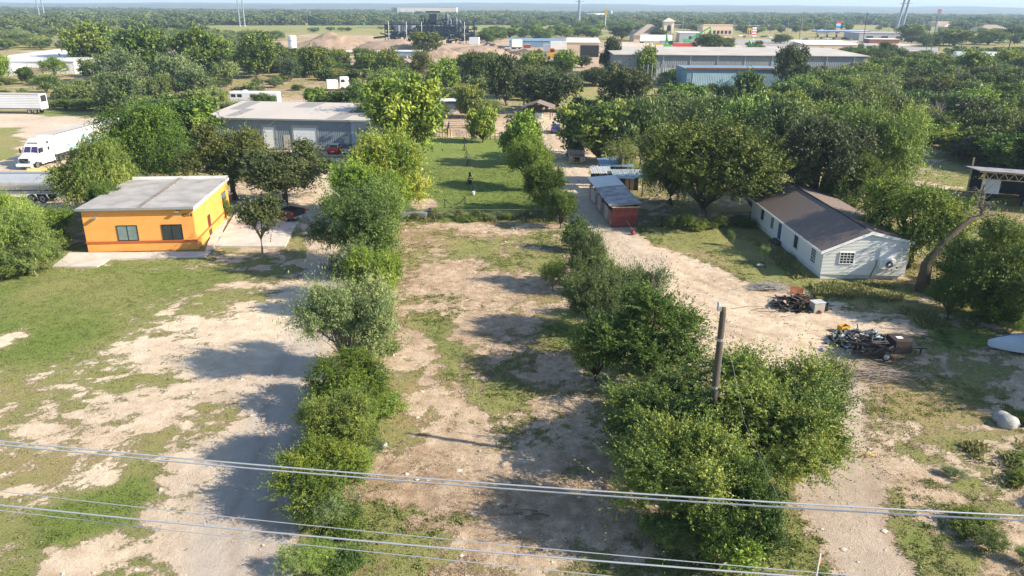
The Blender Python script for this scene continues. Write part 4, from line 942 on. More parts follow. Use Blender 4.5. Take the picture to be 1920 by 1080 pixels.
    MB().tube([(4.6, sh(5)-.04, 1.9), (4.55, sh(5)-.06, 1.3), (4.2, sh(5)-.06, .3)], .03, 5).build('drain_pipe', M_black, e)
    return e
house()
# ------------------------------------------------------------------ vehicles
def wheel(parent, x, y, r, w, side, rim=M_chrome):
    t = MB(); t.tube([(x, y-w/2, r), (x, y-w/2+.03, r), (x, y+w/2-.03, r), (x, y+w/2, r)], [r*.9, r, r, r*.9], 18); t_ = t.build('wheel', M_rubber, parent)
    yy = y+side*(w/2+.004); q = MB(); q.tube([(x, yy-side*.03, r), (x, yy, r)], r*.62, 14); q.build('rim', rim, t_)
    s = MB()
    for k in range(5):
        a = 2*math.pi*k/5; s.tube([(x, yy+side*.006, r), (x+math.cos(a)*r*.55, yy+side*.006, r+math.sin(a)*r*.55)], r*.07, 4)
    s.build('spokes', M_black if rim is M_chrome else M_metal_grey, t_)
def shell(prof, half, roofz, beltz, tumble):
    """car body: side profile whose points above the belt line draw in towards the roof"""
    mb = MB(); n = len(prof)
    def yy(z): return half if z <= beltz else half-tumble*(z-beltz)/(roofz-beltz)
    a = [(x, -yy(z), z) for x, z in prof]; b = [(x, yy(z), z) for x, z in prof]
    mb.add(a+b, [(i, n+i, n+(i+1)%n, (i+1)%n) for i in range(n)]+[tuple(range(n)), tuple(range(2*n-1, n-1, -1))]); return mb
def sedan(label, loc, rz, paint, name='parked_car', hatch=False, top=None, group=None, tail=True):
    e = thing(name, label, 'car', loc, rz, group)
    L_, hw = 4.6, .9
    body = [(-2.3,.35),(-2.32,.7),(-2.2,.95),(-1.5,1.02),(.85,1.0),(2.0,.82),(2.3,.62),(2.3,.3),(1.85,.22),(1.0,.22),(-1.0,.22),(-1.9,.24)]
    bo = shell(body, hw, 1.05, .9, .06).build('body', paint, e, bevel=.05)
    cab = [(-1.75,.98),(-1.15,1.38),(.1,1.42),(.95,.99)] if not hatch else [(-2.15,.98),(-1.85,1.45),(.1,1.5),(1.0,.99)]
    mb = MB(); w1, w2 = hw-.06, hw-.24
    vs = []
    for sgn in (-1, 1):
        for i, (x, z) in enumerate(cab): vs.append((x, sgn*(w1 if i in (0, 3) else w2), z))
    mb.add(vs, [(0,1,2,3), (7,6,5,4), (0,4,5,1), (1,5,6,2), (2,6,7,3)])
    mb.build('cabin', top or paint, e, bevel=.03)
    def pane(nm, pts): MB().add(pts, [(0,1,2,3)]).build(nm, M_glass, e)
    r_ = lambda a, b, t: tuple(a[i]+(b[i]-a[i])*t for i in range(3))
    def inset(p, k=.12, off=(0,0,0)):
        c = tuple(sum(q[i] for q in p)/4 for i in range(3)); return [tuple(q[i]+(c[i]-q[i])*k+off[i] for i in range(3)) for q in p]
    pane('rear_window', inset([vs[0], vs[4], vs[5], vs[1]], .14, (-.012, 0, .012))); pane('windscreen', inset([vs[3], vs[7], vs[6], vs[2]], .1, (.012, 0, .012)))
    for k, sgn in ((0, -1), (4, 1)): pane('side_window', inset([vs[k], vs[k+3], vs[k+2], vs[k+1]], .16, (0, sgn*.012, .006)))
    for sgn in (-1, 1):
        MB().box(-2.345, -2.28, sgn*.62-.19, sgn*.62+.19, .68, .86).build('tail_light', M_taillight, e)
        MB().box(2.2, 2.31, sgn*.62-.17, sgn*.62+.17, .58, .7).build('headlight', M_glass_blue, e)
    MB().box(-2.4, -2.29, -.82, .82, .38, .56).build('bumper', M_chrome if paint is M_silver else paint, e, bevel=.03)
    MB().box(-2.415, -2.40, -.2, .2, .42, .54).build('number_plate', M_white, e)
    for x in (-1.42, 1.42):
        for s in (-1, 1): wheel(e, x, s*(hw-.1), .32, .2, s)
    return e
def at_px(px, py, dz=0): g = gp(px, py); return (g.x, g.y, gz(g.x, g.y)+dz)
sedan('red convertible with a cream soft top parked in front of the metal workshop', (gp(623,289).x, gp(623,289).y+2.3, -.08), R(92), M_red, top=M_cream)
sedan('tan and dark parked saloon beside the red convertible at the metal workshop', (gp(651,290).x, gp(651,290).y+2.3, -.08), R(90), M_silver, top=M_blackpaint)
sedan('dark blue hatchback parked at the far end of the dirt road', (gp(1043,250).x, gp(1043,250).y+2, -.08), R(88), M_bluepaint, hatch=True)
def pickup():
    g = gp(537, 416); e = thing('pickup_truck', 'charcoal pickup truck with a red tail light parked under the live oak', 'pickup truck', (g.x-1.14, g.y+1.58, -.0), R(190))
    # forward is +x in its own frame, pointing left and away in the picture
    e.rotation_euler = (0, 0, R(152)); hw = .98
    low = [(-2.85,.5),(-2.85,.98),(.1,.98),(2.7,.98),(2.95,.85),(2.95,.42),(2.3,.36),(-2.4,.4)]
    shell(low, hw, 1.4, 1.0, .1).build('body', M_blackpaint, e, bevel=.04)
    bed = MB(); bed.box(-2.85, -.62, -hw, -hw+.09, .985, 1.28); bed.box(-2.85, -.62, hw-.09, hw, .985, 1.28); bed.box(-2.85, -2.78, -hw+.09, hw-.09, .985, 1.28)
    bed.build('bed_side', M_blackpaint, e)
    MB().box(-2.77, -.64, -hw+.1, hw-.1, .99, 1.0).build('bed_floor', M_black, e)
    MB().box(1.2, 2.85, -hw+.08, hw-.08, .985, 1.16).build('bonnet', M_blackpaint, e, bevel=.06)
    w1, w2 = hw-.05, hw-.22; cab = [(-.6, .985), (-.42, 1.82), (.75, 1.84), (1.45, 1.15)]
    vs = [(x, s*(w1 if i in (0, 3) else w2), z) for s in (-1, 1) for i, (x, z) in enumerate(cab)]
    MB().add(vs, [(0,1,2,3), (7,6,5,4), (0,4,5,1), (1,5,6,2), (2,6,7,3)]).build('cab', M_blackpaint, e, bevel=.04)
    def inset(p, k, off):
        c = tuple(sum(q[i] for q in p)/4 for i in range(3)); return [tuple(q[i]+(c[i]-q[i])*k+off[i] for i in range(3)) for q in p]
    MB().add(inset([vs[0], vs[4], vs[5], vs[1]], .2, (-.015, 0, .05)), [(0,1,2,3)]).build('rear_window', M_glass, e)
    MB().add(inset([vs[3], vs[7], vs[6], vs[2]], .1, (.015, 0, .015)), [(0,1,2,3)]).build('windscreen', M_glass, e)
    for k, sgn in ((0, -1), (4, 1)): MB().add(inset([vs[k], vs[k+3], vs[k+2], vs[k+1]], .2, (0, sgn*.015, .06)), [(0,1,2,3)]).build('side_window', M_glass, e)
    for s in (-1, 1):
        MB().box(-2.89, -2.74, s*(hw-.08)-.1, s*(hw-.08)+.1, .88, 1.2).build('tail_light', M_taillight, e)
        MB().box(.9, 1.1, s*(hw+.02)-.12, s*(hw+.1)+.1, 1.15, 1.35).build('mirror', M_black, e)
        for x in (-1.75, 1.95): wheel(e, x, s*(hw-.12), .41, .27, s)
    MB().box(-3.02, -2.87, -.9, .9, .48, .68).build('bumper', M_chrome, e, bevel=.03)
    MB().box(-3.03, -3.022, -.17, .17, .5, .64).build('number_plate', M_white, e)
pickup()
def box_trailer_parts(e, L_, w, h, z0, wallm, x0=0.0, skirt=None):
    MB().box(x0, x0+L_, -w/2, w/2, z0, h).build('box_body', wallm, e)
    MB().box(x0+.02, x0+L_-.02, -w/2+.02, w/2-.02, h+.002, h+.05).build('roof', M_paleroof, e)
    t = MB()
    for z in (z0-.06, h-.08):
        for s in (-1, 1): t.box(x0, x0+L_, s*w/2-.02, s*w/2+.02, z, z+.12)
    t.build('edge_rail', M_chrome, e)
def semi():
    # tractor nose towards the camera-left, trailer runs up to the right and away
    nose = gp(38, 318); tail = gp(203, 219, 4.05); d = (tail-nose); d.z = 0; L_ = d.length; rz = math.atan2(d.y, d.x)
    print('semi', L_, math.degrees(rz), nose)
    e = thing('tractor_unit', 'white long nosed semi tractor with a tall sleeper cab at the left of the yard', 'truck', (nose.x+.6, nose.y, -.05), rz)
    # +x backwards
    w = 1.2
    MB().box(.9, 7.2, -.55, .55, .75, 1.05).build('chassis', M_black, e)
    hood = MB(); hood.hexa([(.25,-.95,.75),(2.1,-w+.05,.75),(2.1,w-.05,.75),(.25,.95,.75)], [(.35,-.85,1.65),(2.1,-w+.12,2.0),(2.1,w-.12,2.0),(.35,.85,1.65)]); hood.build('bonnet', M_white, e, bevel=.08)
    cab = MB(); cab.add([(x, s*y, z) for s in (-1, 1) for x, y, z in ((2.1,w,.7),(5.6,w,.7),(5.6,w,3.6),(4.0,w-.1,3.85),(2.75,w-.2,3.2),(2.55,w-.1,2.95),(2.1,w-.02,2.05))],
       [(0,1,2,3,4,5,6), (13,12,11,10,9,8,7), (0,7,8,1), (1,8,9,2), (2,9,10,3), (3,10,11,4), (4,11,12,5), (5,12,13,6), (6,13,7,0)]); cab.build('cab', M_white, e, bevel=.06)
    for s in (-1, 1):
        a = s*.05; MB().add([(2.09, a, 2.12), (2.09, s*(w-.18), 2.12), (2.5, s*(w-.28), 2.86), (2.5, a, 2.86)], [(0,1,2,3)]).build('windscreen', mat('purple_tinted_glass', (.05, .04, .12), .1), e)
        MB().box(2.35, 3.2, s*w-.012, s*w+.012, 2.05, 2.75).build('side_window', M_glass, e)
        MB().box(4.3, 4.75, s*(w-.02)-.012, s*(w-.02)+.02, 2.1, 2.6).build('sleeper_window', M_glass, e)
        MB().box(4.3, 4.7, s*(w-.05)-.03, s*(w-.05)+.06, 3.0, 3.4).build('sleeper_window', M_glass, e)
        m = MB(); m.box(1.9, 2.0, s*(w+.2)-.1, s*(w+.2)+.1, 2.0, 2.7); m.tube([(2.2, s*w, 2.3), (1.95, s*(w+.15), 2.3)], .03, 4); m.build('mirror', M_black, e)
        MB().box(.2, .5, s*.72-.18, s*.72+.18, .95, 1.25).build('headlight', M_glass_blue, e)
        MB().box(2.4, 5.6, s*w-.02, s*w+.08, .45, .95).build('fairing', M_white, e)
        for x in (1.35, 5.9, 7.1): wheel(e, x, s*1.02, .5, .3, s)
    MB().box(2.78, 3.3, -.75, .75, 3.26, 3.4, Matrix.Translation((0, 0, 0))).build('roof_window', M_glass, e)
    g = MB().box(.2, .33, -.62, .62, .9, 1.55).build('grille', M_black, e)
    MB().tube([(.19, -.55, .98), (.19, .55, 1.48)], .03, 4).build('grille_bar', M_chrome, g)
    MB().box(.0, .35, -1.15, 1.15, .4, .8).build('bumper', M_white, e, bevel=.04)
    MB().box(-.01, -.002, -.2, .2, .5, .62).build('number_plate', M_white, e)
    t = thing('box_trailer', 'white semi trailer with blue splashes on its side coupled to the long nosed tractor', 'trailer', e.location, rz)
    TLx = max(15.5, min(L_-6, 22)); box_trailer_parts(t, TLx, 2.55, 4.05, 1.15, M_white, 5.95)
    sw = MB(); r = random.Random(4)     # blue lettering-like splash along the lower side
    for s in (-1,):
        x = 6.1
        while x < 4.5+TLx:
            hh = .25+.9*abs(math.sin(x*.9))*(.4+.6*r.random()); sw.add([(x, s*1.281, 1.3), (x+.55, s*1.281, 1.3), (x+.75, s*1.281, 1.3+hh*.5), (x+.25, s*1.281, 1.3+hh)], [(0,1,2,3)]); x += .5
    sw.build('blue_livery', mat('livery_blue', (.10, .42, .62), .4, .4, 1.5, col2=(.55, .68, .72), contrast=2), t)
    a = MB(); a.add([(12.6,-1.283,1.5),(13.0,-1.283,1.5),(13.5,-1.283,3.1),(13.3,-1.283,3.2)], [(0,1,2,3)]); a.add([(13.5,-1.283,3.1),(14.1,-1.283,1.5),(14.5,-1.283,1.5),(13.6,-1.283,3.2)], [(0,1,2,3)]); a.build('blue_peak_mark', mat('livery_mark', (.05, .35, .6), .4), t)
    for x in (3.5+TLx, 4.7+TLx):
        for s in (-1, 1): wheel(t, x, s*1.02, .5, .3, s)
    MB().box(2.7+TLx, 5.5+TLx, -.6, .6, .7, 1.1).build('axle_frame', M_black, t)
    k = MB(); k.box(9.0, 9.12, -.9, -.75, .1, 1.15); k.box(9.0, 9.12, .75, .9, .1, 1.15); k.build('landing_leg', M_metal_grey, t)
semi()
def tanker():
    g = gp(88, 376); e = thing('tank_trailer', 'long silver tanker trailer parked along the left edge of the yard', 'trailer', (g.x, g.y, -.05), R(182))
    # +x towards the left of the picture
    t = MB(); xs_ = [-2.6, -2.45, -2.0, 0, 5, 12, 12.5]; rr = [.3, .85, 1.02, 1.08, 1.08, 1.08, .4]
    t.tube([(x, 0, 2.35) for x in xs_], rr, 24); t.build('tank', mat('polished_tank', (.62, .62, .63), .32, .08, .8, metal=.55), e, smooth=True)
    MB().box(-2.3, 11, -.5, .5, .95, 1.3).build('frame', M_metal_grey, e)
    MB().box(-1.5, 10, -.35, .35, 3.42, 3.5).build('walkway', M_metal_grey, e)
    for x in (-.2, 1.1, 9.5):
        for s in (-1, 1): wheel(e, x, s*1.0, .52, .3, s)
    for s in (-1, 1): MB().box(-1.0, 1.9, s*1.0-.2, s*1.0+.2, 1.1, 1.16).build('mudguard', M_chrome, e)
    MB().box(2.2, 9, -1.1, -.9, .7, .95).build('side_guard', M_yellow, e)
tanker()
def left_trailer():
    g = gp(103, 207); g0 = gp(86, 212); e = thing('box_trailer', 'ribbed white box trailer parked at the left edge with open rear corner', 'trailer', (g0.x, g0.y, -.05), R(178))
    h = hgt(g0, 174); print('trailer h', h)
    box_trailer_parts(e, 16, 2.6, 4.1, 1.0, mat('ribbed_white_wall', (.66, .67, .68), .45, .06, .6, ribs=('Z', .35, .9)), 0)
    d = MB().box(-.05, -.003, -1.2, 1.2, 1.15, 3.98).build('rear_door', M_white, e)
    MB().box(-.08, -.052, -1.0, .95, 2.5, 3.85).build('dark_opening', mat('dark_interior', (.03, .028, .04), .8), d)
    MB().box(-.15, -.002, -1.2, 1.2, .75, .95).build('bumper', M_chrome, e)
    MB().box(0, 15, 1.302, 1.32, 1.05, 1.2).build('blue_stripe', M_navy, e)
    for x in (1.5, 2.8):
        for s in (-1, 1): wheel(e, x, s*1.05, .5, .3, s)
left_trailer()
def barrier():
    g = gp(66, 322); e = thing('barrier_beam', 'pale yellow concrete beam on the ground beside the white tractor bumper', 'barrier', (g.x-1, g.y, -.08), R(12))
    MB().ext_x([(-.35, 0), (.35, 0), (.2, .55), (-.2, .55)], 0, 6.2).build('beam', mat('faded_yellow', (.60, .45, .18), .8, .2), e)
    for x in (.4, 5.4): MB().box(x, x+.4, -.25, .25, .553, .65).build('lifting_block', M_concrete, e)
barrier()
# ------------------------------------------------------------------ metal workshop
def workshop():
    p0 = gp(392, 276); p1 = gp(697, 283); rz, Wd = frame_from(p0, p1); H = hgt(gp(600, 279), 222); print('shop', Wd, H, math.degrees(rz))
    e = thing('metal_workshop', 'long grey blue ribbed metal workshop with white roll doors behind the parked cars', 'building', (p0.x, p0.y, -.05), rz)
    D = 15
    MB().box(0, Wd*.885, 0, D, 0, H-.1).build('wall', M_ribbed, e)
    MB().box(Wd*.885+.002, Wd+3, -.03, D, 0, H-.12).build('wall', mat('pale_blue_panel', (.42, .50, .58), .5, .08, .4, ribs=('X', .6, .5)), e)
    rm = mat('patched_metal_roof', (.47, .42, .37), .55, .06, .15, ribs=('X', .4, .3))
    r = MB(); r.hexa([(-.4,-.4,H-.1),(Wd+3.3,-.4,H-.1),(Wd+3.3,D+.4,H+.75),(-.4,D+.4,H+.75)], [(-.4,-.4,H+.03),(Wd+3.3,-.4,H+.03),(Wd+3.3,D+.4,H+.88),(-.4,D+.4,H+.88)]); rf = r.build('roof', rm, e)
    MB().box(-.45, Wd+3.3, -.5, -.402, H-.2, H+.06).build('gutter', M_metal_grey, rf)
    gm = mat('faded_roof_sheet', (.27, .25, .235), .6, .1)
    zz = lambda y: H+.034+(y+.4)*.85/(D+.8)
    for x0, x1, y0, y1, sh_ in ((.03, .12, 7, 15, .0), (.10, .17, 1, 8, .02), (.40, .53, 10, 15, .03), (.80, .90, 6, 15, .02), (.73, .84, 0, 6.5, .03)):
        MB().quad((Wd*x0, y0, zz(y0)), (Wd*x1, y0, zz(y0)), (Wd*(x1+sh_), y1, zz(y1)), (Wd*(x0+sh_), y1, zz(y1))).build('roof_sheet', gm, rf)
    fx = lambda px: Wd*(px-392)/(697-392.)
    def rollup(x0, x1, h, m=M_white):
        d = MB().box(x0, x1, -.03, .02, 0.02, h).build('roll_door', mat('roll_door_white', (.80, .80, .80), .5, .03, .6, ribs=('Z', .5, .15)) if m is M_white else m, e)
        f = MB(); f.box(x0-.35, x0-.002, -.07, .02, 0, h+.4); f.box(x1+.002, x1+.35, -.07, .02, 0, h+.4); f.box(x0, x1, -.07, .02, h+.002, h+.4); f.build('door_frame', M_metal_grey, d)
    rollup(fx(555), fx(597), H*.72); rollup(fx(499), fx(519), H*.72); rollup(fx(672), fx(694), H*.75, mat('blue_roll_door', (.22, .34, .46), .5, .1, 1, ribs=('Z', .5, .8)))
    for a, b in ((535, 547), (648, 657)):
        d = MB().box(fx(a), fx(b), -.045, .02, .02, 2.3).build('door', mat('cream_door', (.55, .48, .40), .6, .08), e)
        MB().box(fx(b)-.2, fx(b)-.1, -.09, -.05, 1.0, 1.1).build('handle', M_chrome, d)
    for a in (523.5, 655):
        MB().tube([(fx(a)-1.2, -.4, H-1.1), (fx(a)+.3, -.45, H-.15), (fx(a)+1.4, -.4, H-.12)], .05, 4).build('downpipe', M_metal_grey, e)
workshop()
for i, px in enumerate((593.5, 604)):
    g = gp(px, 281); e = thing('waste_bin', ['black wheeled bin nearest the white roll door', 'black wheeled bin nearest the red convertible'][i], 'bin', (g.x, g.y+.8, -.08), R(3), 'waste bins by the workshop')
    MB().hexa([(-.4,-.4,.08),(.4,-.4,.08),(.4,.4,.08),(-.4,.4,.08)], [(-.5,-.48,1.3),(.5,-.48,1.3),(.5,.48,1.3),(-.5,.48,1.3)]).build('bin_body', M_black, e)
    MB().box(-.53, .53, -.52, .55, 1.303, 1.4).build('lid', M_black, e, bevel=.03)
    for s in (-1, 1): MB().tube([(s*.4, .4, .13), (s*.47, .4, .13)], .13, 10).build('wheel', M_rubber, e)
# ------------------------------------------------------------------ sheds on the dirt road
def red_shed():
    a = gp(1146, 424); b = gp(1192, 421); c = gp(1105, 368); rz, Wd = frame_from(a, b)
    L_ = (c-a).length; rz2 = math.atan2(c.y-a.y, c.x-a.x)-math.pi/2; print('shed', Wd, L_, math.degrees(rz2))
    H = 2.35; e = thing('red_shed', 'long low shed with a patchy tin roof and red end wall beside the dirt road', 'shed', (a.x, a.y, -.1), rz2)
    fr = MB()
    for x in (0, Wd-.1):
        for i in range(6): fr.box(x, x+.1, i*L_/5.2, i*L_/5.2+.1, 0, H)
    fr.build('post', M_wood, e)
    MB().box(.1, Wd-.1, .0, .05, 1.15, H-.1).build('end_wall', M_redtin, e)
    MB().box(.1, Wd-.1, .01, .06, .05, 1.145).build('lower_wall', mat('dull_red_boards', (.17, .045, .035), .85, .3, 1.2), e)
    w = MB(); r = random.Random(3); y = .1
    ms = [mat('peeling_red', (.28, .04, .03), .8, .4, 1.5, col2=(.35, .33, .31), contrast=2), mat('pale_worn_board', (.42, .41, .39), .8, .3, 1.5)]
    i = 0
    while y < L_-.5:
        l = r.uniform(1.6, 2.8); y2 = min(y+l, L_); MB().box(.0-.03, .02, y, y2-.04, .1, r.uniform(1.45, 1.75)).build('side_board', ms[i % 2], e); y = y2; i += 1
    MB().box(Wd-.05, Wd, .1, L_, .1, H-.1).build('back_wall', M_wood, e)
    rf = MB(); rf.hexa([(-.35,-.35,H),(Wd+.3,-.35,H+.25),(Wd+.3,L_*.62,H+.25),(-.35,L_*.62,H)], [(-.35,-.35,H+.05),(Wd+.3,-.35,H+.3),(Wd+.3,L_*.62,H+.3),(-.35,L_*.62,H+.05)]); rf.build('tin_roof', M_tin, e)
    rf = MB(); rf.hexa([(-.35,L_*.62+.01,H+.06),(Wd+.3,L_*.62+.01,H+.31),(Wd+.3,L_+.3,H+.31),(-.35,L_+.3,H+.06)], [(-.35,L_*.62+.01,H+.1),(Wd+.3,L_*.62+.01,H+.36),(Wd+.3,L_+.3,H+.36),(-.35,L_+.3,H+.1)]); rf.build('tin_roof', mat('pale_tin', (.60, .60, .58), .4, .08, 1, ribs=('X', .3, .5)), e)
    t = MB(); t.box(-.05, Wd+.05, -.42, -.352, H-.12, H-.02); t.box(-.12, -.03, -.35, L_, H-.12, H-.02); t.build('roof_beam', M_lumber, e)
red_shed()
def tin_lean(px0, px1, py, h, D, m, label, rzd=0, open_=True, tilt=.25):
    a = gp(px0, py); b = gp(px1, py); Wd = (b-a).length; e = thing('lean_to', label, 'shed', (a.x, a.y, -.1), R(rzd))
    for x in (0.05, Wd/2, Wd-.15):
        for y in (.1, D-.2): MB().box(x, x+.1, y, y+.1, 0, h-.02).build('post', M_wood, e)
    MB().box(.1, Wd-.1, D-.08, D-.03, .05, h-.1).build('back_wall', M_wood, e)
    for k in range(3):
        x0 = Wd*k/3-(.2 if k == 0 else 0)+.005; x1 = Wd*(k+1)/3+(.25 if k == 2 else 0); dz = .015*k; o = random.Random(k+px0).uniform(-.25, .25)
        MB().hexa([(x0,-.3+o,h+dz),(x1,-.3+o,h+dz),(x1,D+.2,h+dz+tilt),(x0,D+.2,h+dz+tilt)], [(x0,-.3+o,h+.05+dz),(x1,-.3+o,h+.05+dz),(x1,D+.2,h+.05+dz+tilt),(x0,D+.2,h+.05+dz+tilt)]).build('tin_roof', m, e)
tin_lean(1126, 1182, 345, 2.5, 4.0, M_blueroof, 'low shelter with a plain blue tin roof, farthest of the sheds by the dirt road')
tin_lean(1152, 1205, 368, 2.4, 3.8, mat('shiny_tin', (.36, .42, .48), .35, .2, 1.2, ribs=('X', .3, .5), metal=.3), 'open shelter with shiny tin sheets beside the red shed')
tin_lean(1110, 1142, 356, 2.3, 2.6, mat('shiny_tin2', (.5, .52, .54), .35, .2, 1.2, ribs=('X', .3, .5), metal=.3), 'small tin roofed lean-to behind the top end of the red shed')
def truck_blotched():
    g = gp(1067, 308); e = thing('army_truck', 'blotched grey and brown box truck parked on the dirt road beside the hanging tree', 'truck', (gp(1082,308).x, g.y, -.08), R(90))
    # +x away from the camera, rear towards the camera
    w = 1.2
    MB().hexa([(1.2,-w,.85),(4.2,-w,.85),(4.2,w,.85),(1.2,w,.85)], [(1.2,-w,1.95),(4.2,-w,1.95),(4.2,w,1.95),(1.2,w,1.95)]).build('cargo_bed', M_camo, e)
    MB().box(.3, 1.2, -w, -.55, .25, 1.1).build('rear_panel', M_camo, e); MB().box(.3, 1.2, .55, w, .25, 1.1).build('rear_panel', M_camo, e)
    MB().box(.25, 1.25, -w, w, 1.102, 1.25).build('rear_shelf', M_camo, e)
    MB().hexa([(4.4,-w,.85),(6.2,-w,.85),(6.2,w,.85),(4.4,w,.85)], [(4.6,-w+.1,2.75),(6.0,-w+.1,2.75),(6.0,w-.1,2.75),(4.6,w-.1,2.75)]).build('cab', M_bluegrey, e, bevel=.05)
    MB().box(4.4, 4.52, -.9, .9, 1.95, 2.6).build('rear_window', M_glass, e)
    MB().box(4.7, 6, -1.05, 1.05, 2.755, 2.83).build('cab_roof', M_metal_grey, e)
    MB().box(6.2, 7.4, -1, 1, .8, 1.7).build('bonnet', M_camo, e, bevel=.05)
    MB().box(.3, 7.2, -.4, .4, .6, .85).build('frame', M_black, e)
    f = MB(); f.box(.0, .08, -.5, .5, .35, .45); f.box(.0, .08, -.5, -.42, .45, 1.0); f.box(0, .08, .42, .5, .45, 1.0); f.build('tow_frame', M_yellow, e)
    for s in (-1, 1):
        for x in (1.9, 3.3, 6.6): wheel(e, x, s*1.0, .5, .3, s, M_metal_grey)
        MB().box(4.5, 4.8, s*1.45-.12, s*1.45+.12, 1.8, 2.4).build('mirror', M_black, e)
truck_blotched()
def carport():
    g = gp(1008, 222); e = thing('old_carport', 'old small open carport with a rusty pitched roof at the end of the dirt road', 'shed', (g.x-3, g.y, -.1), R(-8))
    for x in (0, 5.6):
        for y in (0, 5): MB().box(x, x+.15, y, y+.15, 0, 2.3).build('post', M_wood, e)
    for s in (0, 1):
        x0, x1 = (-.5, 2.85) if s == 0 else (2.853, 6.3); z0, z1 = (2.3, 3.4) if s == 0 else (3.4, 2.3)
        MB().hexa([(x0,-.4,z0),(x1,-.4,z1),(x1,5.6,z1),(x0,5.6,z0)], [(x0,-.4,z0+.08),(x1,-.4,z1+.08),(x1,5.6,z1+.08),(x0,5.6,z0+.08)]).build('roof', mat('rusty_shingle', (.20, .16, .145), .9, .35, 1.5), e)
    MB().box(.2, 3.4, 4.9, 5.0, 0, 2.2).build('back_wall', M_wood, e); MB().box(2.2, 3.8, 1, 3, 0, 1.1).build('stored_bench', M_whitedirty, e)
carport()
def white_cabin():
    g = gp(849, 213); e = thing('storage_cabin', 'small white cabin under a dark flat canopy behind the pasture pen', 'shed', (g.x-1.6, g.y, -.1), 0)
    MB().box(-.4, 3, 0, 3, 0, 2.3).build('wall', M_whitedirty, e); MB().box(.2, 2.2, -.04, -.003, .1, 2.0).build('roll_door', M_white, e)
    MB().box(-2, 6, -.8, 5, 2.7, 2.85).build('canopy', M_whitedirty, e)
    for x in (-1.8, 5.8): MB().box(x, x+.12, -.6, -.48, 0, 2.7).build('post', M_black, e)
    MB().box(3.4, 5.6, 1.5, 4, 0, 2.0).build('dark_store', M_black, e)
white_cabin()
# ------------------------------------------------------------------ pasture: swings of tripods, pen, fence
TP = [((871, 268), 1.0, 'farthest black tripod frame on the pasture, nearest the pen'), ((871, 281), 1.0, 'second black tripod frame from the pen on the pasture'), ((875, 295), 1.1, 'third black tripod frame from the pen with a white pail beside it'),
      ((878, 310), 1.1, 'fourth black tripod frame from the pen, standing at the edge of the shade'), ((881, 343), 1.5, 'tall black feeder post with a dark box at its foot on the pasture'), ((889, 362), 1.25, 'nearest and largest black tripod frame on the pasture')]
for i, ((px, py), h, lb) in enumerate(TP):
    g = gp(px, py); e = thing('tripod_frame', lb, 'frame', (g.x, g.y, -.05), random.Random(i).uniform(0, 1), 'black frames in a line on the pasture')
    s = h/1.9
    for k in range(3):
        a = 2*math.pi*k/3-.5; MB().tube([(0, 0, h), (math.cos(a)*.8*s, math.sin(a)*.8*s, 0)], .04, 5).build('leg', M_black, e)
    MB().tube([(-.4*s, -.2*s, h*.45), (.4*s, -.2*s, h*.45)], .04, 4).build('crossbar', M_black, e)
    MB().cyl((0, 0, .02), .34*s, .14, 12).build('tray', M_black, e)
    if i == 4: MB().box(-.25, .25, -.25, .25, .05, .45).build('feed_box', M_black, e); MB().box(-.12, .12, -.1, .1, h*.6, h).build('hopper', M_black, e)
for (px, py, lb) in [(881, 298, 'small white pail on the grass by the third tripod frame'), (790, 320, 'small white bucket under the elms at the left edge of the pasture'), (888, 364, 'white pail inside the nearest tripod frame')]:
    g = gp(px, py); e = thing('pail', lb, 'pail', (g.x, g.y, -.03)); MB().cyl((0, 0, 0), .16, .34, 12, .21).build('bucket', M_white, e); MB().tube([(-.2, 0, .34), (-.12, 0, .5), (.12, 0, .5), (.2, 0, .34)], .012, 4).build('handle', M_metal_grey, e)
def fence_run(name, label, pts, h, step, rails, m, post_r=.05, mesh=True, closed=False, cat='fence', plank=None):
    P = [gp(*p) for p in pts]; e = thing(name, label, cat, (P[0].x, P[0].y, -.08)); o = P[0]; rl = MB(); npost = 0; wire = MB()
    for a, b in zip(P, P[1:]):
        n = max(1, int((b-a).length/step))
        for i in range(n+1):
            q = a.lerp(b, i/n)-o
            if npost < 90: MB().tube([(q.x, q.y, -.1), (q.x, q.y, h+.08)], post_r, 6).build('post', m, e); npost += 1
        for r_ in rails:
            p, q = a-o, b-o; rl.tube([(p.x, p.y, h*r_), (q.x, q.y, h*r_)], .03 if plank is None else plank, 4)
        if mesh:
            k = int((b-a).length/.35)
            for i in range(k):
                q = a.lerp(b, i/k)-o; wire.tube([(q.x, q.y, .02), (q.x, q.y, h)], .006, 3, False)
            for j in range(1, 6): p, q = a-o, b-o; wire.tube([(p.x, p.y, h*j/6), (q.x, q.y, h*j/6)], .006, 3, False)
    rl.build('rail', m, e)
    if mesh: wire.build('wire_mesh', M_fence, e)
    return e
fence_run('wire_fence', 'low wire mesh fence between the green pasture and the bare middle lot', [(738, 413), (1060, 411)], 1.2, 4.2, (1.0,), M_fence, .035)
fence_run('cattle_pen', 'dark pipe rail pen at the far end of the pasture', [(838, 256), (842, 243), (880, 244), (884, 258)], 1.6, 2.2, (.3, .55, .8, 1.0), M_black, .08, False, cat='pen')
fence_run('board_fence', 'old brown board fence left of the dark pen', [(826, 256), (846, 256)], 1.4, .45, (.6,), M_lumber, .16, False)
fence_run('board_fence', 'dark brush covered fence running from the pen to the road', [(884, 258), (955, 262)], 1.2, .8, (.4, .9), M_wood, .09, False)
fence_run('wire_fence', 'weathered fence with a top pole between the red shed and the white house', [(1195, 432), (1240, 424), (1300, 420), (1405, 415)], 1.15, 2.4, (.98,), M_wood, .05)
fence_run('pipe_gate', 'old pipe gate leaning at the near right corner of the pasture', [(1005, 408), (1046, 418)], 1.2, 1.6, (.2, .5, 1.0), M_fence, .05, False, cat='gate')
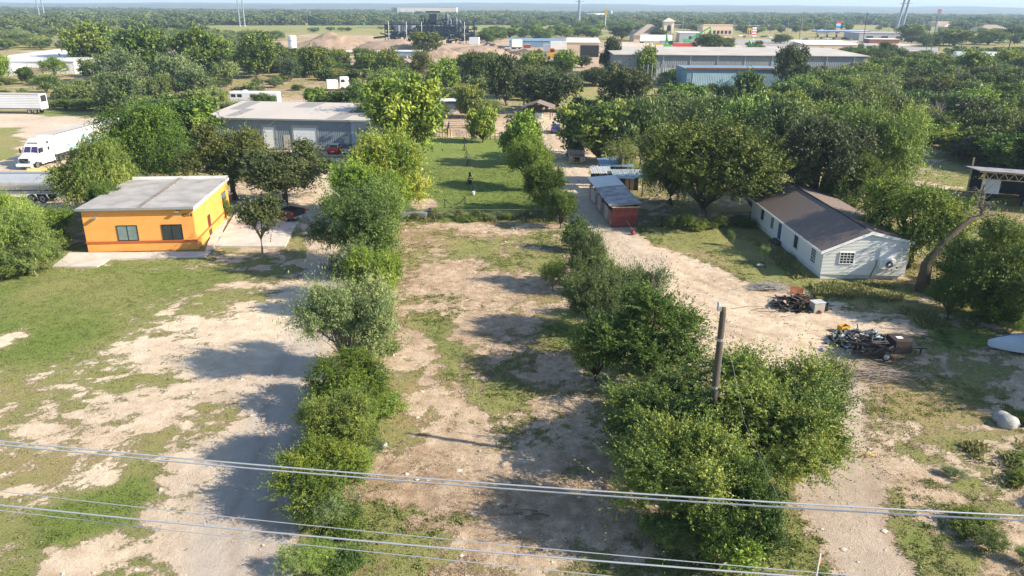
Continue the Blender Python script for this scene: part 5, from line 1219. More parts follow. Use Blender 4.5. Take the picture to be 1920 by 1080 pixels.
def trough():
    g = gp(776, 409); e = thing('water_trough', 'grey metal water trough in the weeds at the pasture fence', 'trough', (g.x-1.5, g.y, -.05), 0)
    MB().box(0, 3.0, 0, 1.0, .05, .7).build('tub', M_metal_grey, e, bevel=.08); MB().box(3.05, 3.4, .1, .9, 0, 1.0).build('float_box', M_black, e)
trough()
def hammock():
    a = gp(834, 390); b = gp(872, 386); e = thing('sagging_net', 'black net sagging between two short stakes at the near end of the pasture', 'net', (a.x, a.y, 0))
    d = b-a; MB().tube([(0, 0, 0), (0, 0, 1.1)], .05, 5).build('stake', M_black, e); MB().tube([(d.x, d.y, 0), (d.x, d.y, 1.1)], .05, 5).build('stake', M_black, e)
    n = MB(); pts = [(d.x*t, d.y*t, 1.05-.75*4*t*(1-t)) for t in [i/12 for i in range(13)]]; n.tube(pts, .055, 5)
    n.build('net', M_black, e)
hammock()
# ------------------------------------------------------------------ poles and wires in front
def lone_pole():
    top = None; bx, by = 13.0*math.cos(R(SUN_AZ))-3.2, 35.5-13.0*math.sin(R(SUN_AZ))
    # foot found from the lean of the verticals: the top shows at (1353, 573)
    b = gp(1322, 893); h = hgt(b, 573); print('pole', b, h, proj((b.x, b.y, h)))
    e = thing('utility_pole', 'bare leaning wooden pole without crossarm rising out of the elms', 'utility pole', (b.x, b.y, -.1), 0)
    t = proj((b.x, b.y, h)); dx = (1357-t[0])*t[2]/FPX
    MB().tube([(0, 0, -.3), (dx*.5, 0, h*.5), (dx*.97, 0, h*.97), (dx, 0, h)], [.19, .165, .14, .13], 12).build('shaft', M_wood, e, smooth=True)
    c = MB(); c.box(dx-.28, dx-.1, -.1, .1, h-.15, h+.05); c.tube([(dx-.2, 0, h), (dx-.28, -.02, h+.28)], .045, 6); c.build('bracket', M_metal_grey, e)
    k_ = MB()
    for z_ in (.82, .55, .3): k_.tube([(dx*z_, 0, h*z_), (dx*z_, 0, h*z_+.12)], .175, 10)
    k_.build('steel_band', M_metal_grey, e); MB().tube([(dx+.14, -.02, h*.97), (dx*.5+.17, -.03, h*.5), (.2, -.03, 0)], .02, 5).build('ground_wire', M_metal_grey, e)
    MB().cyl((dx-.24, 0, h+.12), .07, .14, 10).build('insulator', mat('insulator_blue', (.4, .5, .62), .3), e)
    return Vector((b.x+dx, b.y, h-.5)), b
PT, PB = lone_pole()
def sag(a, b, s, n=24): return [a.lerp(b, i/n)-Vector((0, 0, s*4*(i/n)*(1-i/n))) for i in range(n+1)]
def cable(name, pts, r, label, cat='cable', m=M_wire, group=None, knots=()):
    o = MB().tube(pts, r, 5).build(name, m, smooth=True); tag(o, label, cat, group); return o
# street line: straight in plan, sagging between two street poles outside the picture
def wire_through(pix, z_l, label, rad, group):
    a = gp(pix[0][0], pix[0][1], z_l); b = gp(pix[-1][0], pix[-1][1], z_l)
    d = (b-a); d.z = 0; L_ = d.length; d.normalize(); nrm = Vector((-d.y, d.x, 0)); ts, zs = [], []
    for px, py in pix:
        ray = ROT @ Vector((px-960, 540-py, -FPX)); o = Vector((0, 0, CAM_H)); k = (a-o).dot(nrm)/ray.dot(nrm); q = o+ray*k
        ts.append((q-a).dot(d)); zs.append(q.z)
    co = np.polyfit(ts, zs, 2); co[0] = min(max(co[0], .0004), .0016)
    # refit the line with that curvature
    l2 = np.polyfit(ts, np.array(zs)-co[0]*np.array(ts)**2, 1)
    f = lambda t: co[0]*t*t+l2[0]*t+l2[1]
    pts = [Vector((a.x+d.x*t, a.y+d.y*t, f(t))) for t in np.linspace(-32, L_+34, 60)]
    print('wire', label[:20], [round(z, 2) for z in zs], round(pts[0].z, 2), round(pts[-1].z, 2), pts[0].to_tuple(1), pts[-1].to_tuple(1))
    cable('power_line', pts, rad, label, 'power line', M_wire, group); return pts[0], pts[-1]
G = 'power lines along the street'
ends = [wire_through([(0, 827), (640, 884), (1100, 920), (1920, 967)], 9.6, 'upper of the close pair of power lines crossing the whole picture', .024, G),
 wire_through([(0, 834), (640, 892), (1100, 928), (1920, 976)], 9.4, 'lower of the close pair of power lines crossing the whole picture', .024, G),
 wire_through([(0, 921), (640, 992), (1100, 1035), (1570, 1077)], 9.2, 'thin power line just above the thick one near the bottom', .012, G),
 wire_through([(0, 947), (640, 1010), (1100, 1051), (1360, 1070)], 9.0, 'thick bright power line near the bottom of the picture', .024, G),
 wire_through([(0, 957), (640, 1029), (1120, 1078)], 8.7, 'lowest thin power line at the bottom of the picture', .012, G)]
for k, lb in ((0, 'wooden street pole carrying the power lines left of the picture'), (1, 'wooden street pole carrying the power lines right of the picture')):
    q = [e_[k] for e_ in ends]; c = sum(q, Vector())/5; e = thing('utility_pole', lb, 'utility pole', (c.x, c.y, -.1)); zt = max(v.z for v in q)
    MB().tube([(0, 0, -.3), (0, 0, zt+.6)], [.18, .13], 10).build('shaft', M_wood, e)
    for j, v in enumerate(q):
        r_ = v-c; MB().tube([(0, 0, v.z), (r_.x, r_.y, v.z+.08)], .05, 5).build('crossarm', M_wood, e)
# service cable from the lone pole and hanging wires
e1 = gp(1478, 985, 0); e1 = Vector((e1.x, e1.y, 4.2))
t1 = gp(1375, 690, 6.3); t2 = gp(1395, 790, 5.4); t3 = gp(1432, 872, 4.6); t4 = gp(1462, 940, 4.3)
cable('service_cable', [PT, gp(1362, 640, 7.6), t1, t2, t3, t4], .007, 'slack cable hanging from the bare pole over the spiky topped elm', 'cable', mat('dull_cable', (.20, .21, .22), .6, .1))
a = gp(1103, 352); b = gp(1187, 437)
cable('guy_wire', [Vector((a.x, a.y, 2.9)), Vector((a.x*.5+b.x*.5, a.y*.5+b.y*.5, 1.6)), Vector((b.x, b.y, .25))], .02, 'pale rope running down from the red shed to an orange marker', 'rope', M_lumber)
mk = thing('marker', 'small orange red cone shaped marker on the grass at the end of the rope', 'marker', (b.x, b.y, -.05)); MB().cyl((0, 0, .03), .24, .5, 12, .05).build('cone', M_redtin, mk); MB().box(-.28, .28, -.28, .28, 0, .04).build('foot', M_redtin, mk)
def stake():
    g = gp(1530, 1085); e = thing('survey_stake', 'white survey stake with a pink ribbon by the driveway at the bottom edge', 'stake', (g.x, g.y, -.1))
    MB().box(-.025, .025, -.025, .025, 0, 1.35).build('stick', M_white, e)
    MB().add([(.03, 0, 1.3), (.09, 0.01, 1.1), (.07, 0, .78), (.02, 0.01, .95)], [(0,1,2,3)]).build('ribbon', mat('pink_ribbon', (.75, .25, .2), .6), e)
stake()
# ------------------------------------------------------------------ heaps, trailer, tarp, boulder
def junk(name, label, px, py, rad, n, seed, mats, hmax, cat='pile', long=.5, squash=1.0):
    g = gp(px, py); e = thing(name, label, cat, (g.x, g.y, -.1)); r = random.Random(seed)
    hp = MB(); m = 14; ring = []
    for k in range(m):
        a = 2*math.pi*k/m; q = rad*r.uniform(.7, 1.0); ring.append((math.cos(a)*q, math.sin(a)*q*squash))
    vs = [(x, y, 0) for x, y in ring]+[(x*.55, y*.55, hmax*r.uniform(.35, .6)) for x, y in ring]+[(0, 0, hmax*.65)]
    hp.add(vs, [(k, (k+1) % m, m+(k+1) % m, m+k) for k in range(m)]+[(m+k, m+(k+1) % m, 2*m) for k in range(m)]); hp.build('heap_core', mats[0], e)
    groups = {}
    for i in range(n):
        a = r.uniform(0, 6.28); q = rad*math.sqrt(r.random())*1.02; x, y = math.cos(a)*q, math.sin(a)*q*squash
        z = hmax*(.75*(1-q/rad))+r.uniform(.02, .2)
        M = Matrix.Translation((x, y, z)) @ Matrix.Rotation(r.uniform(0, 6.28), 4, 'Z') @ Matrix.Rotation(r.uniform(-.7, .7), 4, 'X') @ Matrix.Rotation(r.uniform(-.6, .6), 4, 'Y')
        k = r.randrange(len(mats)); t = r.random()
        mb = groups.setdefault(k, MB())
        if t < long: l = r.uniform(.5, 1.5); mb.box(-l/2, l/2, -.035, .035, -.03, .03, M)
        elif t < long+.25: mb.box(-r.uniform(.15, .45), r.uniform(.15, .45), -.3, .3, -.01, .02, M)
        elif t < long+.4:
            R_ = r.uniform(.15, .32); mb.tube([M @ Vector((math.cos(2*math.pi*j/8)*R_, math.sin(2*math.pi*j/8)*R_, 0)) for j in range(9)], .03, 4)
        else: mb.box(-.16, .16, -.12, .12, -.1, .12, M)
    names = ['scrap_bits']*9
    for k, mb in groups.items(): mb.build('scrap_pieces', mats[k], e)
    return e, g
M_dkmet = mat('dark_scrap', (.045, .04, .04), .7, .4, 3)
M_paint1 = mat('scrap_pale', (.45, .46, .46), .5, .3, 3)
e, g = junk('scrap_heap', 'heap of rusty scrap metal and boards on the sand nearer the white house', 1497, 570, 2.1, 130, 1, [M_dkmet, mat('dark_rust', (.11, .045, .025), .9, .4, 3), M_wood, mat('scrap_tan', (.28, .23, .17), .8, .3, 3), M_dkmet, M_dkmet], .75, squash=.8, long=.65)
MB().box(-.45, .6, -.02, .03, .2, .85, Matrix.Translation((.05, .9, .4)) @ Matrix.Rotation(R(-38), 4, 'X') @ Matrix.Rotation(R(8), 4, 'Y')).build('rusty_sheet', M_rust, e)
p = MB(); p.tube([(.3, -.2, .5), (1.1, -1.9, .12)], .11, 8); p.build('pipe', M_rust, e); p = MB(); p.tube([(-1.6, .3, .35), (-.3, -1.4, .1)], .08, 6); p.build('pipe', M_wood, e)
MB().box(1.5, 2.0, .1, .5, .3, .6).build('yellow_part', M_yellow, e)
g = gp(1536, 585); b_ = thing('metal_cabinet', 'small pale grey metal cabinet standing at the right end of the rusty heap', 'cabinet', (g.x, g.y, -.08), R(12))
MB().box(-.45, .45, 0, .7, 0, .8).build('cabinet_body', mat('dull_cabinet_grey', (.33, .32, .29), .7, .2), b_, bevel=.02); MB().box(-.5, .5, -.04, .74, .803, .84).build('cabinet_top', M_paint1, b_)
e, g = junk('scrap_heap', 'heap of mixed scrap and bicycles on the sand left of the black cart', 1612, 640, 2.2, 130, 2, [M_dkmet, mat('scrap_grey', (.22, .23, .22), .7, .4, 3), mat('scrap_dull_green', (.12, .15, .13), .7, .4, 3), M_dkmet, M_dkmet, M_paint1], .9, squash=.75, long=.35)
MB().box(-.6, .7, -.5, .35, .0, .04, Matrix.Translation((.6, -1.0, .45)) @ Matrix.Rotation(R(38), 4, 'X') @ Matrix.Rotation(R(25), 4, 'Z')).build('blue_sheet', mat('light_blue_sheet', (.30, .48, .62), .4, .15), e)
l = MB(); Ml = Matrix.Translation((.2, .6, .5)) @ Matrix.Rotation(R(-38), 4, 'Z') @ Matrix.Rotation(R(-18), 4, 'Y')
l.box(-2.4, 1.3, -.2, -.14, 0, .06, Ml); l.box(-2.4, 1.3, .14, .2, 0, .06, Ml)
for k in range(9): l.box(-2.3+k*.42, -2.24+k*.42, -.14, .14, .01, .05, Ml)
l.build('ladder', M_white, e)
g = gp(1581, 618); y_ = thing('yellow_crate', 'dirty yellow plastic crate at the upper left end of the mixed scrap heap', 'crate', (g.x, g.y, -.08), R(20)); y_.scale = (.72, .72, .65)
c = MB(); c.box(-.5, .5, -.35, -.3, .05, .65); c.box(-.5, .5, .3, .35, .05, .65); c.box(-.5, -.45, -.3, .3, .05, .65); c.box(.45, .5, -.3, .3, .05, .65); c.build('crate_side', M_yellow, y_); MB().box(-.5, .5, -.35, .35, 0, .045).build('crate_floor', M_dkmet, y_)
def cart():
    g = gp(1668, 668); e = thing('utility_cart', 'black two wheeled cart trailer heaped with black scrap at the right of the mixed heap', 'cart', (g.x-2.2, g.y+.3, -.08), R(2))
    MB().box(0, 3.4, -.75, .75, .45, .58).build('cart_bed', M_black, e); t = MB(); t.box(0, 3.4, -.78, -.752, .45, .9); t.box(0, 3.4, .752, .78, .45, .9); t.build('cart_side', M_black, e)
    MB().tube([(3.3, 0, .5), (4.9, 0, .45)], .05, 6).build('drawbar', M_black, e); MB().box(2.3, 3.4, -.7, .7, .6, 1.3).build('motor_box', mat('charred_brown', (.05, .035, .03), .7, .3), e); MB().box(2.6, 3.0, -.2, .1, 1.302, 1.34).build('lid', M_white, e)
    MB().tube([(4.5, 0, .5), (4.5, 0, .0)], .05, 6).build('jack_leg', M_black, e)
    for s in (-1, 1): wheel(e, 1.6, s*.95, .33, .2, s, M_metal_grey)
    r = random.Random(9); b = MB()
    for i in range(90):
        M = Matrix.Translation((r.uniform(-.4, 2.4), r.uniform(-.75, .75), r.uniform(.6, 1.15))) @ Matrix.Rotation(r.uniform(0, 6), 4, 'Z') @ Matrix.Rotation(r.uniform(-.8, .8), 4, 'X'); l_ = r.uniform(.2, .7); b.box(-l_, l_, -.04, .04, -.04, .04, M)
    b.build('scrap_load', M_dkmet, e)
cart()
def brush_heap(name, label, px, py, rad, n, seed, m, L_=(.8, 2.2), h=.5):
    g = gp(px, py); r = random.Random(seed); b = MB()
    for i in range(n):
        a = r.uniform(-.5, .5)+(math.pi if r.random() < .5 else 0); x, y = r.gauss(0, rad*.5), r.gauss(0, rad*.22); l_ = r.uniform(*L_)
        p0 = Vector((x, y, r.uniform(.02, h*max(.1, 1-abs(x)/rad)))); d = Vector((math.cos(a), math.sin(a)*.5, r.uniform(-.1, .25))); p0 = p0-d*l_*.4
        p0.z = max(p0.z, .02)
        b.tube([p0, p0+d*l_*.5+Vector((0, 0, r.uniform(0, .12))), p0+d*l_+Vector((r.uniform(-.2, .2), r.uniform(-.2, .2), 0))], [.022, .016, .006], 4)
    o = b.build(name, m); o.location = (g.x, g.y, -.1); tag(o, label, 'brush pile')
brush_heap('brush_heap', 'low heap of grey dry sticks left of the rusty scrap heap', 1440, 541, 1.5, 150, 3, mat('grey_sticks', (.27, .26, .25), .9), h=.6)
brush_heap('brush_heap', 'spread of bare pale branches on the sand behind the sparse olive tree', 1650, 702, 2.2, 130, 4, mat('pale_sticks', (.25, .21, .18), .9), (.8, 2.6), .5)
brush_heap('fallen_branches', 'fallen dry branches lying left of the rusty scrap heap', 1445, 580, 2.3, 9, 6, M_wood, (1.8, 3.2), .1)
brush_heap('straw_clump', 'small tan clump of dead twigs on the lower right lot', 1622, 852, .5, 45, 8, M_lumber, (.3, .8), .25)
brush_heap('fallen_branches', 'bare grey branch lying on the lot below the elm shadow in the middle', 1000, 965, 1.0, 12, 12, M_wood, (.6, 1.6), .15)
def tarp():
    g = gp(1905, 652); e = thing('tarp_covered_boat', 'boat shaped load under a pale blue grey tarp at the right edge', 'boat', (g.x+1.2, g.y, -.1), R(175))
    prof = [(-2.6, .9, .75), (-1.2, 1.25, 1.0), (.4, 1.25, 1.15), (1.6, .95, 1.05), (2.6, .45, .85), (3.1, .03, .6)]
    vs = []
    for x, w, h in prof: vs += [(x, -w, .12), (x, -w*.85, h*.62), (x, -w*.4, h*.92), (x, 0, h), (x, w*.4, h*.92), (x, w*.85, h*.62), (x, w, .12)]
    fs = [(i*7+k, i*7+k+1, (i+1)*7+k+1, (i+1)*7+k) for i in range(5) for k in range(6)]+[tuple(range(7))]
    c = MB().add(vs, fs).build('tarp', M_tarp, e, smooth=True)
    c.modifiers.new('s', 'SUBSURF').levels = 2; c.modifiers['s'].render_levels = 2
    MB().tube([(3.1, 0, .66), (1.6, 0, 1.09), (.4, 0, 1.18), (-2.6, 0, .8)], .025, 5).build('ridge_rope', M_navy, e)
    MB().tube([(.4, -1.27, .3), (.4, -.9, .84), (.4, 0, 1.17), (.4, .9, .84), (.4, 1.27, .3)], .02, 5).build('strap', M_navy, e)
tarp()
def boulder(px, py, s, label, seed, name='boulder'):
    g = gp(px, py); r = random.Random(seed); import bmesh
    bm = bmesh.new(); bmesh.ops.create_icosphere(bm, subdivisions=3, radius=1)
    for v in bm.verts:
        n = v.co.normalized(); k = 1+.22*math.sin(3*n.x+seed)+.14*math.sin(5*n.y+2*seed)+.06*math.sin(11*n.z+n.x*9); v.co = Vector((n.x*k*s, n.y*k*s*.8, n.z*k*s*.55))
    me = bpy.data.meshes.new(name); bm.to_mesh(me); bm.free(); me.materials.append(M_stone); me.polygons.foreach_set('use_smooth', [True]*len(me.polygons))
    o = bpy.data.objects.new(name, me); C.objects.link(o); o.location = (g.x, g.y, .05); tag(o, label, 'boulder')
boulder(1888, 792, .75, 'large grey boulder in the tall grass near the right edge', 2)
boulder(1424, 498, .28, 'small pale rock in the shaded yard below the house steps', 5, 'rock')
boulder(717, 836, .28, 'pale rock at the left edge of the middle lot above the power lines', 7, 'rock')
# ------------------------------------------------------------------ truss shed and dead tree on the right
def truss_shed():
    g = gp(1832, 385); e = thing('open_shed', 'open sided shed with yellowish roof trusses and a tin roof at the right edge', 'shed', (g.x, g.y, -.1), R(-22)); H = hgt(g, 318); H = min(H, 5.2)
    Wd, D = 15, 9
    for x in (0, 7.4, 14.8):
        for y in (0, D-.2): MB().box(x, x+.18, y, y+.18, 0, H).build('post', M_lumber, e)
    MB().hexa([(-.6,-.8,H),(Wd+.6,-.8,H),(Wd+.6,D+.6,H-1.3),(-.6,D+.6,H-1.3)], [(-.6,-.8,H+.08),(Wd+.6,-.8,H+.08),(Wd+.6,D+.6,H-1.22),(-.6,D+.6,H-1.22)]).build('roof', M_tin, e)
    t = MB(); t.tube([(-.6, -.6, H-.1), (Wd+.6, -.6, H-.1)], .07, 4); t.tube([(-.6, -.6, H-.9), (Wd+.6, -.6, H-.9)], .06, 4)
    for i in range(15): t.tube([(i-.5, -.6, H-.9), (i+.0, -.6, H-.1)], .04, 4); t.tube([(i+.0, -.6, H-.1), (i+.5, -.6, H-.9)], .04, 4)
    t.build('truss', M_lumber, e)
    MB().box(.2, Wd, D-.1, D, 0, H-1.35).build('back_wall', M_navy, e); MB().box(.0, 1.9, -.06, -.003, H-2.7, H-.95).build('hanging_panel', M_tarp, e)
    s = MB(); r = random.Random(2)
    for i in range(14): x = r.uniform(1, 13); y = r.uniform(1, 7); k = r.uniform(.4, 1.2); s.box(x, x+k, y, y+k*.8, 0, k)
    s.build('stored_goods', M_navy, e)
truss_shed()
def dead_tree():
    g = gp(1728, 543); e = thing('dead_tree', 'leaning dead tree trunk with bare branches right of the white house', 'tree', (g.x, g.y, -.1)); r = random.Random(8)
    def Q(px, py, dy): # a point of the trunk, at the trunk's distance plus dy
        ray = ROT @ Vector((px-960, 540-py, -FPX)); k = (g.y+dy)/ray.y; q = Vector((0, 0, CAM_H))+ray*k; return q-Vector((g.x, g.y, -.1))
    P = [Vector((0, 0, -.3)), Q(1738, 495, .2), Q(1750, 480, .4), Q(1785, 440, .8), Q(1822, 410, 1.2), Q(1842, 406, 1.4)]
    MB().tube(P, [.55, .45, .38, .28, .22, .18], 10).build('trunk', M_bark, e, smooth=True)
    def limb(pts, r0, nm='limb'):
        n = len(pts); MB().tube(pts, [r0*(1-.8*i/(n-1)) for i in range(n)], 6).build(nm, M_bark, e)
    limb([P[5], Q(1838, 385, 1.5), Q(1841, 365, 1.6), Q(1846, 345, 1.7)], .16); limb([P[5], Q(1870, 402, 1.6), Q(1885, 412, 1.6)], .12)
    tw = MB()
    for i in range(46):
        a = P[5].lerp(Q(1844, 350, 1.7), r.random()) if i < 32 else P[4].lerp(P[5], r.random()); d = Vector((r.uniform(-1, 1), r.uniform(-1, 1), r.uniform(-.3, 1))).normalized(); l = r.uniform(.6, 1.9)
        tw.tube([a, a+d*l*.5+Vector((0, 0, r.uniform(-.1, .2))), a+d*l+Vector((r.uniform(-.3, .3), r.uniform(-.3, .3), r.uniform(-.2, .2)))], [.035, .02, .007], 4)
    tw.build('branches', M_barkpale, e)
dead_tree()
for (px, py, h, lb, s) in [(1690, 175, 6, 'bare grey dead branches standing in the middle of the thicket', 1), (1790, 175, 7, 'bare grey dead tree to the right in the thicket', 2), (1752, 240, 6, 'pale leafless tree low in the thicket', 3)]:
    g = gp(px, py); e = thing('dead_tree', lb, 'tree', (g.x, g.y, 0)); r = random.Random(s)
    MB().tube([(0, 0, -.2), (.1, 0, h*.5)], [.18, .12], 6).build('trunk', M_barkpale, e); t = MB()
    for i in range(38):
        a = Vector((.1, 0, h*r.uniform(.3, .55))); d = Vector((r.uniform(-1, 1), r.uniform(-1, 1), r.uniform(.2, 1.2))).normalized(); l = r.uniform(.3, .6)*h; m_ = a+d*l*.5
        t.tube([a, m_, a+d*l], [.06, .04, .012], 4)
        for k in range(3): q = m_+Vector((r.uniform(-1, 1), r.uniform(-1, 1), r.uniform(0, 1)))*l*.4; t.tube([m_, q], [.03, .008], 3)
    t.build('branches', M_barkpale, e)
def short_pole(px, pb, pt, label, name='street_lamp', lamp=True, r0=.16, m=M_wood, arm=True):
    g = gp(px, pb); h = hgt(g, pt); e = thing(name, label, 'street lamp' if lamp else 'utility pole', (g.x, g.y, -.1)); MB().tube([(0, 0, -.2), (0, 0, h)], [r0, r0*.75], 8).build('shaft', m, e)
    if lamp: MB().tube([(0, 0, h-.15), (1.6, 0, h+.15)], .04, 5).build('arm', M_metal_grey, e); MB().box(1.5, 1.95, -.12, .12, h-.02, h+.25).build('lamp_head', M_white, e)
    elif arm: MB().box(-1.1, 1.1, -.06, .06, h-.6, h-.45).build('crossarm', m, e)
    return e
short_pole(1483, 262, 214, 'short dark wooden lamp post with a white lamp head in the trees')
short_pole(982, 210, 142, 'wooden utility pole with a white transformer above the old carport', 'utility_pole', False)
g = gp(1493, 243); e = thing('red_container', 'small rust red container top showing through the trees by the wooden lamp post', 'container', (g.x-1, g.y, 0)); MB().box(0, 2.6, 0, 3, 0, 3.4).build('container_wall', M_redtin, e); MB().box(-.05, 2.65, -.05, 3.05, 3.403, 3.6).build('container_roof', M_whitedirty, e)
# ------------------------------------------------------------------ middle distance structures
def shed_box(name, label, cat, px0, px1, pyb, pyt, D, wallm, roofm, rise=.3, rzd=0, ov=.3, extra=None):
    a = gp(px0, pyb); b = gp(px1, pyb); rz = R(rzd); Wd = (b-a).length; c = gp((px0+px1)/2, pyb); H = hgt(c, pyt)
    e = thing(name, label, cat, (a.x, a.y, -.1), rz); MB().box(0, Wd, 0, D, 0, H-.1).build('wall', wallm, e)
    MB().hexa([(-ov,-ov,H-.1),(Wd+ov,-ov,H-.1),(Wd+ov,D+ov,H+rise),(-ov,D+ov,H+rise)], [(-ov,-ov,H+.1),(Wd+ov,-ov,H+.1),(Wd+ov,D+ov,H+rise+.2),(-ov,D+ov,H+rise+.2)]).build('roof', roofm, e)
    if extra: extra(e, Wd, D, H)
    return e, Wd, D, H
def wh_extra(e, Wd, D, H):
    MB().box(0, Wd, -.12, -.003, 0, H*.5).build('lower_wall', mat('pale_lower_sheet', (.36, .37, .41), .5, .1, .1, ribs=('X', .7, 1)), e)
    for x in np.linspace(.08, .95, 9): MB().box(Wd*x, Wd*x+.35, -.2, -.125, 0, H-.2).build('column', M_metal_grey, e)
shed_box('long_warehouse', 'very long low warehouse with a pale roof stretching across the right middle distance', 'warehouse', 1152, 1600, 150, 102, 34, M_ribbed_dark, M_paleroof, .8, 0, .8, wh_extra)
fence_run('sheet_fence', 'tall ribbed grey sheet fence in front of the long warehouse', [(1205, 152), (1285, 152)], 5.2, 1.4, (.3, .9), M_ribbed_dark, .18, False)
def bb_extra(e, Wd, D, H):
    MB().box(Wd*.06, Wd*.5, -.1, -.003, 0, H*.78).build('sliding_door', mat('pale_teal_sheet', (.30, .42, .47), .5, .2, .4, ribs=('X', .5, .8)), e); MB().box(-.4, Wd+.4, -.5, -.32, H-.15, H+.3).build('rust_fascia', M_rust, e)
shed_box('steel_building', 'blue grey steel building with a rusty roof edge before the long warehouse', 'building', 1286, 1462, 166, 128, 16, M_bluegrey, mat('dull_roof_sheet', (.25, .25, .25), .6, .2, .3), -1.6, 0, .3, bb_extra)
def os_extra(e, Wd, D, H):
    MB().box(Wd*.42, Wd*.98, -.1, -.003, 0, H*.82).build('open_bay', M_black, e)
shed_box('open_shed', 'tan metal shed with a large dark open bay beside the dark ragged tree', 'shed', 1062, 1122, 106, 79, 36, M_tan, mat('cream_metal_roof', (.68, .62, .5), .5), .8, -4, .3, os_extra)
MB_ = None
shed_box('grey_shed', 'long low grey roofed shed behind the scrap yard trailers', 'shed', 955, 1058, 88, 76, 14, M_bluegrey, M_bluegrey, .8)
def cont(px, py, L_, W_, H_, rz, m, label, name='shipping_container', cat='container', trailer=False):
    g = gp(px, py); e = thing(name, label, cat, (g.x, g.y, -.05), R(rz)); z0 = 1.1 if trailer else 0
    MB().box(0, L_, 0, W_, z0, z0+H_).build('box_body', m, e); MB().box(.05, L_-.05, .05, W_-.05, z0+H_+.003, z0+H_+.1).build('roof', M_whitedirty, e)
    if trailer:
        for x in (.8, 2.1, L_-1.5):
            MB().tube([(x, .1, .5), (x, .4, .5)], .5, 12).build('wheel', M_rubber, e); MB().tube([(x, W_-.4, .5), (x, W_-.1, .5)], .5, 12).build('wheel', M_rubber, e)
        MB().box(0, L_, .6, W_-.6, .7, 1.097).build('frame', M_black, e)
    else:
        MB().box(-.04, -.003, .15, W_-.15, .1, H_-.1).build('door', m, e)
    return e
cont(1200, 80.5, 22, 3, 4.2, 0, M_white, 'long white semi trailer in front of the hipped roof building', 'box_trailer', 'trailer', True)
cont(1032, 97, 10, 3, 4.2, 6, M_whitedirty, 'white dump trailer in the scrap yard nearest the open shed', 'box_trailer', 'trailer', True)
cont(1018, 95, 5, 3, 3.4, -15, M_white, 'short white container left of the dump trailer in the scrap yard')
cont(960, 92, 6, 3, 4.0, 10, M_whitedirty, 'white trailer at the left of the scrap yard sheds', 'box_trailer', 'trailer', True)
cont(1262, 91, 13, 3, 3.2, 0, mat('bright_red_container', (.55, .06, .04), .5, .15, .4, ribs=('X', .4, 1)), 'red open container between the green excavators')
cont(880, 83, 6, 4, 4.2, -8, M_white, 'white tank shaped box beside the steel plant')
cont(982, 90, 4, 3, 2.0, 0, M_redtin, 'small red skip in front of the scrap trailers')
cont(1790, 117, 27, 3, 4.6, -2, M_white, 'long white semi trailer half hidden behind the yellow-green elm on the right', 'box_trailer', 'trailer')
cont(1700, 108, 6, 3, 3.2, 5, M_redtin, 'orange white container peeping over the thicket')
cont(1885, 128, 13, 3, 3.2, -3, mat('blue_container', (.03, .17, .45), .5, .15, .4, ribs=('X', .4, 1)), 'bright blue ribbed container at the right edge')
cont(1880, 120, 13, 3, 3.0, -3, M_navy, 'dark green blue container behind the bright blue one')
cont(1848, 118, 8, 3, 2.8, -3, mat('rust_red_ribbed', (.30, .09, .07), .6, .2, .4, ribs=('X', .4, 1)), 'rust red ribbed container left of the blue ones')
cont(1902, 137, 10, 3, 2.6, -3, M_lumber, 'tan flat stack below the bright blue container at the right edge')
cont(1920, 156, 8, 4, 4, -3, mat('blue_white_shed', (.35, .42, .55), .5), 'pale blue shed corner at the right edge below the containers')
def tan_extra(e, Wd, D, H):
    for i in range(6):
        x = Wd*(.22+.13*i); MB().box(x, x+1.8, -.08, -.003, H*.52, H*.72).build('window', M_glass, e)
    MB().box(Wd*.15, Wd, -.12, -.085, H*.42, H*.46).build('ledge', M_tan_roof, e); MB().box(0, Wd, 0, .4, H+.3, H+1.0).build('parapet', M_tan, e)
shed_box('tan_office_building', 'two storey tan building with a row of small dark windows', 'building', 1316, 1368, 79, 48, 18, M_tan, M_tan_roof, .05, 0, .1, tan_extra)
shed_box('grey_annex', 'low grey building with a white roof edge left of the two storey tan building', 'building', 1273, 1314, 80, 61, 14, M_metal_grey, M_white, .2)
def tm_extra(e, Wd, D, H):
    for x in (.13, .52, .88): MB().box(Wd*x, Wd*x+1.2, -.08, -.003, H*.3, H*.6).build('window', M_glass, e)
    MB().box(Wd*.5, Wd*.5+1.1, -.09, -.004, .1, H*.29).build('door', M_brown, e)
shed_box('tan_metal_building', 'tan metal building with a white roof beside the long warehouse end', 'building', 1506, 1598, 100, 83, 26, M_tan, M_white, 1.2, -2, .3, tm_extra)
shed_box('cream_wall', 'low cream wall at the right of the tan metal building', 'wall', 1600, 1625, 99, 95, .6, M_tan, M_tan_roof, 0, 0, .02)
shed_box('white_warehouse', 'large worn white roofed warehouse at the left edge beyond the yard', 'warehouse', -60, 145, 137, 114, 60, M_whitedirty, mat('worn_white_roof', (.62, .60, .57), .55, .1, .08, ribs=('X', .8, .6)), .6, 3, .3, lambda e, W_, D, H: [MB().box(W_*.25, W_*.55, -8, -.01, 0, H*.7).build('side_annex', M_whitedirty, e), MB().box(W_*.57, W_*.75, -3, -.01, 0, H*.5).build('rusty_annex', M_tan_roof, e)])
shed_box('grey_house', 'pale roofed buildings near the left edge below the power pylons', 'building', -20, 40, 41, 33, 20, M_whitedirty, M_tan_roof, .8)
